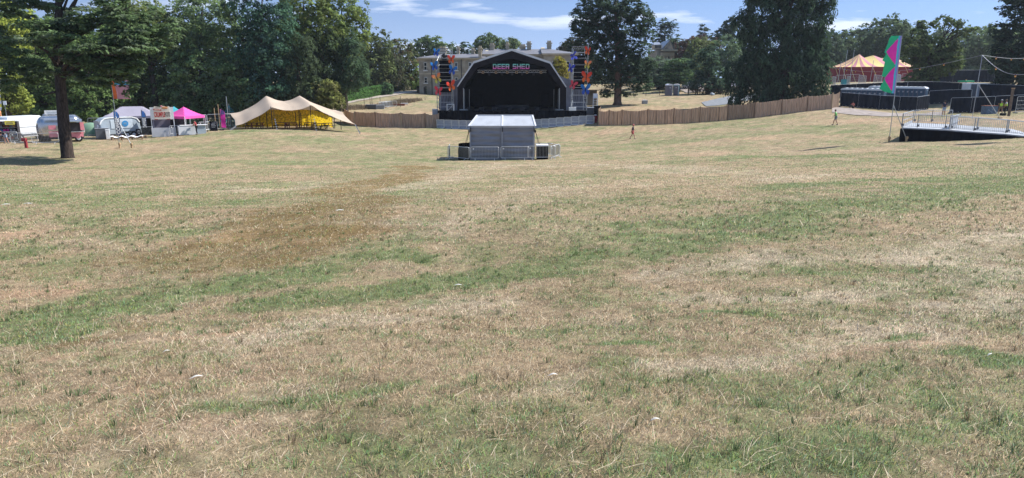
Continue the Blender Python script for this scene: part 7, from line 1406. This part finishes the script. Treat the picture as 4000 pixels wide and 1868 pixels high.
# ------------------------------------------------------------------ people
def skin_mesh(name, verts, edges, radii, m, parent, sub=1):
    me = bpy.data.meshes.new(name); me.from_pydata([tuple(v) for v in verts], edges, []); me.materials.append(m); o = link(name, me, parent); sk = o.modifiers.new('skin', 'SKIN'); sk.use_smooth_shade = True
    d = me.skin_vertices[0].data
    for i, r in enumerate(radii): d[i].radius = (r, r) if isinstance(r, (int, float)) else r
    d[0].use_root = True; sb = o.modifiers.new('sub', 'SUBSURF'); sb.levels = sb.render_levels = sub
    return o
def person(label, loc, rz, pose, shirt, short, vest=None, hat=None, hair='hair', long_legs=False, shoes='grey', sleeves='short', group=None):
    """faces local -Y before rotation"""
    t = thing('person', label, 'person', loc, rz, group); V3 = Vector; hip = V3(pose.get('hip', (0, 0, .92))); lean = V3(pose.get('lean', (0, 0, 1))).normalized()
    chest = hip + lean * .36; neck = hip + lean * .54; head = neck + V3(pose.get('head', (0, -.03, .10))); sh = [neck + V3((s * .175, .0, -.05)) for s in (-1, 1)]
    hipj = [hip + V3((s * .09, 0, -.03)) for s in (-1, 1)]; knee = [V3(pose['knee'][i]) for i in (0, 1)]; foot = [V3(pose['foot'][i]) for i in (0, 1)]; elb = [V3(pose['elb'][i]) for i in (0, 1)]; hand = [V3(pose['hand'][i]) for i in (0, 1)]
    v = [hip, hip + lean * .18, chest, neck, head, head + V3((0, -.005, .10)), head + V3((0, -.075, .03))]; e = [(0, 1), (1, 2), (2, 3), (3, 4), (4, 5)]; r = [.115, .10, .12, .055, .075, .078, .03]; v.pop(); r.pop()
    for i in (0, 1):
        b = len(v); toe = foot[i] + V3(pose['toe'][i] if 'toe' in pose else (0, -.15, -.02)); ank = foot[i] + V3((0, 0, .08))
        v += [hipj[i], knee[i], ank, toe + V3((0, 0, .035))]; e += [(0, b), (b, b + 1), (b + 1, b + 2), (b + 2, b + 3)]; r += [.085, .055, .037, .035]
        b = len(v); d = (hand[i] - elb[i]).normalized(); v += [sh[i], elb[i], hand[i]]; e += [(2, b), (b, b + 1), (b + 1, b + 2)]; r += [.055, .038, .026]
        # fingers and thumb
        sd = d.cross(V3((0, 1, .2))).normalized(); k0 = hand[i] + d * .03
        v.append(k0 + d * .04); r.append(.028); e.append((b + 2, len(v) - 1)); pb = len(v) - 1
        for q in range(4): v.append(k0 + d * (.105 + .012 * (1 - abs(q - 1.3))) + sd * (.02 * (q - 1.5)) + V3((0, -.015, 0))); r.append(.009); e.append((pb, len(v) - 1))
        v.append(k0 + d * .05 + sd * .05); r.append(.010); e.append((b + 2, len(v) - 1))
    skin_mesh('body', v, e, r, M['skin'], t)
    # face details: nose, ears
    f = MB(); f.sphere(head + V3((0, -.085, .045)), .014, 6, 4); f.sphere(head + V3((-.082, 0, .05)), .018, 6, 4, sc=(.5, 1, 1.4)); f.sphere(head + V3((.082, 0, .05)), .018, 6, 4, sc=(.5, 1, 1.4)); f.build('nose_and_ears', M['skin'], t)
    skin_mesh('shirt', [hip + lean * .02, hip + lean * .2, chest, neck + V3((0, 0, -.03)), sh[0], sh[0].lerp(elb[0], .62 if sleeves == 'short' else 1), sh[1], sh[1].lerp(elb[1], .62 if sleeves == 'short' else 1)], [(0, 1), (1, 2), (2, 3), (2, 4), (4, 5), (2, 6), (6, 7)], [.135, .125, .14, .065, .072, .055, .072, .055], M[shirt], t)
    if vest: skin_mesh('hi_vis_vest', [hip + lean * .03, hip + lean * .22, chest + lean * .02, sh[0] * .7 + chest * .3, sh[1] * .7 + chest * .3], [(0, 1), (1, 2), (2, 3), (2, 4)], [.155, .145, .158, .078, .078], M[vest], t)
    lf = .98 if long_legs else .5
    vs_ = [hip, hipj[0], hipj[0].lerp(knee[0], 1 if long_legs else .8), hipj[1], hipj[1].lerp(knee[1], 1 if long_legs else .8)]; es = [(0, 1), (1, 2), (0, 3), (3, 4)]; rs = [.135, .105, .075, .105, .075]
    if long_legs: vs_ += [foot[0] + V3((0, 0, .1)), foot[1] + V3((0, 0, .1))]; es += [(2, 5), (4, 6)]; rs += [.055, .055]
    skin_mesh('trousers' if long_legs else 'shorts', vs_, es, rs, M[short], t)
    for i in (0, 1): s = MB().sphere(foot[i] + V3((0, -.06, .035)), .06, 10, 6, sc=(.8, 2.1, .75)); s.build('shoe', M[shoes], t, smooth=True)
    hp = head + V3((0, .012, .06))
    MB().sphere(hp, .098, 14, 8, sc=(1, 1.05, 1.02)).build('hair', M[hair], t, smooth=True) if not hat else MB().sphere(hp + V3((0, .012, -.01)), .094, 14, 8).build('hair', M[hair], t, smooth=True)
    if hat: MB().sphere(hp + V3((0, -.005, .035)), .103, 14, 8, sc=(1, 1.08, .8)).box(hp + V3((0, -.13, .03)), (.15, .12, .015)).build('cap', M[hat], t, smooth=True)
    return t
M['hivis'] = mat('hi_vis_yellow', (.42, .72, .06), .6, 0, .05); M['hivisg'] = mat('hi_vis_green', (.22, .62, .18), .6, 0, .05); M['navy'] = mat('navy_shirt', (.02, .025, .06), .8); M['pinkred'] = mat('pink_red_shorts', (.45, .06, .08), .8); M['pcap'] = mat('pink_cap', (.62, .16, .16), .7); M['denim'] = mat('pale_denim', (.28, .36, .50), .8); M['khaki'] = mat('khaki_cloth', (.20, .14, .09), .8); M['blk'] = mat('black_clothes', (.014, .014, .018), .8); M['redt'] = mat('red_top', (.40, .05, .06), .8); M['whshirt'] = mat('pale_shirt', (.50, .53, .58), .8); M['fair'] = mat('fair_hair', (.35, .22, .10), .7); M['gsh'] = mat('grey_shorts', (.22, .24, .30), .8)
def walk(st=.28, arms=.2, lean=(.0, -.08, 1)):
    return dict(hip=(0, 0, .92), lean=lean, knee=[(-.09, -st * .75, .52), (.09, st * .25, .50)], foot=[(-.09, -st, .02), (.09, st * 1.15, .05)], elb=[(-.24, arms * .5, 1.14), (.24, -arms * .6, 1.14)], hand=[(-.25, arms * .6 - .12, .93), (.25, -arms * 1.4 - .05, .96)])
stand = dict(hip=(0, 0, .93), lean=(0, 0, 1), knee=[(-.10, -.03, .5), (.10, -.02, .5)], foot=[(-.12, 0, .02), (.12, .02, .02)], elb=[(-.25, .03, 1.15), (.25, .03, 1.15)], hand=[(-.24, -.12, .93), (.22, -.18, .98)])
def at(px, Y, dz=0): b = GY(px, Y); b.z = float(surf_z(np.array([b.x]), np.array([b.y]))[0]) + dz; return b
person('person in a pink cap, navy top and pink-red shorts walking across the field', at(2470, 81), R(70), walk(), 'navy', 'pinkred', hat='pcap')
person('person in a green vest and grey shorts walking near the end of the reed fence', at(3262, 75), R(-120), walk(.22, .15, (0, -.18, 1)), 'hivisg', 'gsh', vest='hivisg')
st2 = dict(stand); st2['hand'] = [(-.20, -.25, 1.05), (.22, -.10, .95)]
person('person in a navy striped top and pale shorts standing with back turned behind the ramp', at(3684, 77), R(170), st2, 'navy', 'denim', hat='blk')
st3 = dict(stand); st3['knee'] = [(-.14, -.03, .5), (.16, 0, .5)]; st3['foot'] = [(-.20, .05, .02), (.18, .02, .02)]; st3['hand'] = [(-.10, -.28, 1.38), (.10, -.30, 1.36)]; st3['elb'] = [(-.27, -.10, 1.2), (.27, -.10, 1.2)]
person('person in a yellow vest and khaki shorts, left of the pair by the timber post', at(3905, 77), R(150), st3, 'blk', 'khaki', vest='hivis', hat='whshirt')
person('person in black trousers with a yellow-green vest, right of the pair by the timber post', at(3924, 77.4), R(-130), st2, 'whshirt', 'blk', vest='hivis', hat='khaki', long_legs=True)
c = GY(3907, 76.6); solo(MB().box(c + Vector((.3, 0, .14)), (.55, .3, .26)).tube([c + Vector((.1, 0, .26)), c + Vector((.3, 0, .42)), c + Vector((.5, 0, .26))], .02, 5), 'holdall', M['blk'], 'black bag on the ground between the pair in yellow vests', 'bag', c, bevel=.03)
sit = dict(hip=(0, 0, .16), lean=(0, -.15, 1), knee=[(-.12, -.36, .50), (.12, -.40, .42)], foot=[(-.12, -.72, .02), (.12, -.80, .02)], elb=[(-.26, -.12, .45), (.26, -.14, .45)], hand=[(-.14, -.36, .52), (.14, -.40, .48)])
person('person in a red top and black trousers sitting against the black screen', at(3332, 98.2), R(-60), sit, 'redt', 'blk', long_legs=True)
bend = dict(hip=(0, 0, .90), lean=(0, -.75, .65), head=(0, -.10, .04), knee=[(-.12, -.05, .48), (.14, .0, .48)], foot=[(-.16, 0, .02), (.20, .1, .02)], elb=[(-.26, -.52, .98), (.26, -.52, .98)], hand=[(-.2, -.75, .85), (.2, -.75, .85)])
person('person in a black top and pale denim shorts bending over at the left edge', at(26, 70.2), R(-20), bend, 'blk', 'denim', sleeves='long')
lean_ = dict(stand); lean_['lean'] = (0, -.25, 1); lean_['hand'] = [(-.18, -.38, 1.02), (.18, -.38, 1.04)]; lean_['elb'] = [(-.3, -.22, 1.12), (.3, -.22, 1.12)]
person('person in a red top leaning on the counter of the pink gazebo', at(770, 78.6), R(-60), lean_, 'redt', 'blk', hair='hair', long_legs=True)
person('fair-haired person serving in the shade of the pink gazebo', at(718, 80.6), R(20), stand, 'blk', 'blk', hair='fair', long_legs=True)

# ------------------------------------------------------------------ air
hzm = bpy.data.materials.new('haze'); hzm.use_nodes = True; N = hzm.node_tree.nodes; N.clear(); pv = N.new('ShaderNodeVolumePrincipled'); ho = N.new('ShaderNodeOutputMaterial'); hzm.node_tree.links.new(pv.outputs[0], ho.inputs['Volume'])
pv.inputs['Color'].default_value = (.80, .88, 1, 1); pv.inputs['Density'].default_value = HAZE; pv.inputs['Anisotropy'].default_value = .2
hb = MB().box((0, 440, 14), (2400, 1120, 56)).build('haze', hzm); tag(hb, 'thin summer haze over the park', 'haze', kind='stuff'); hb.display_type = 'WIRE'
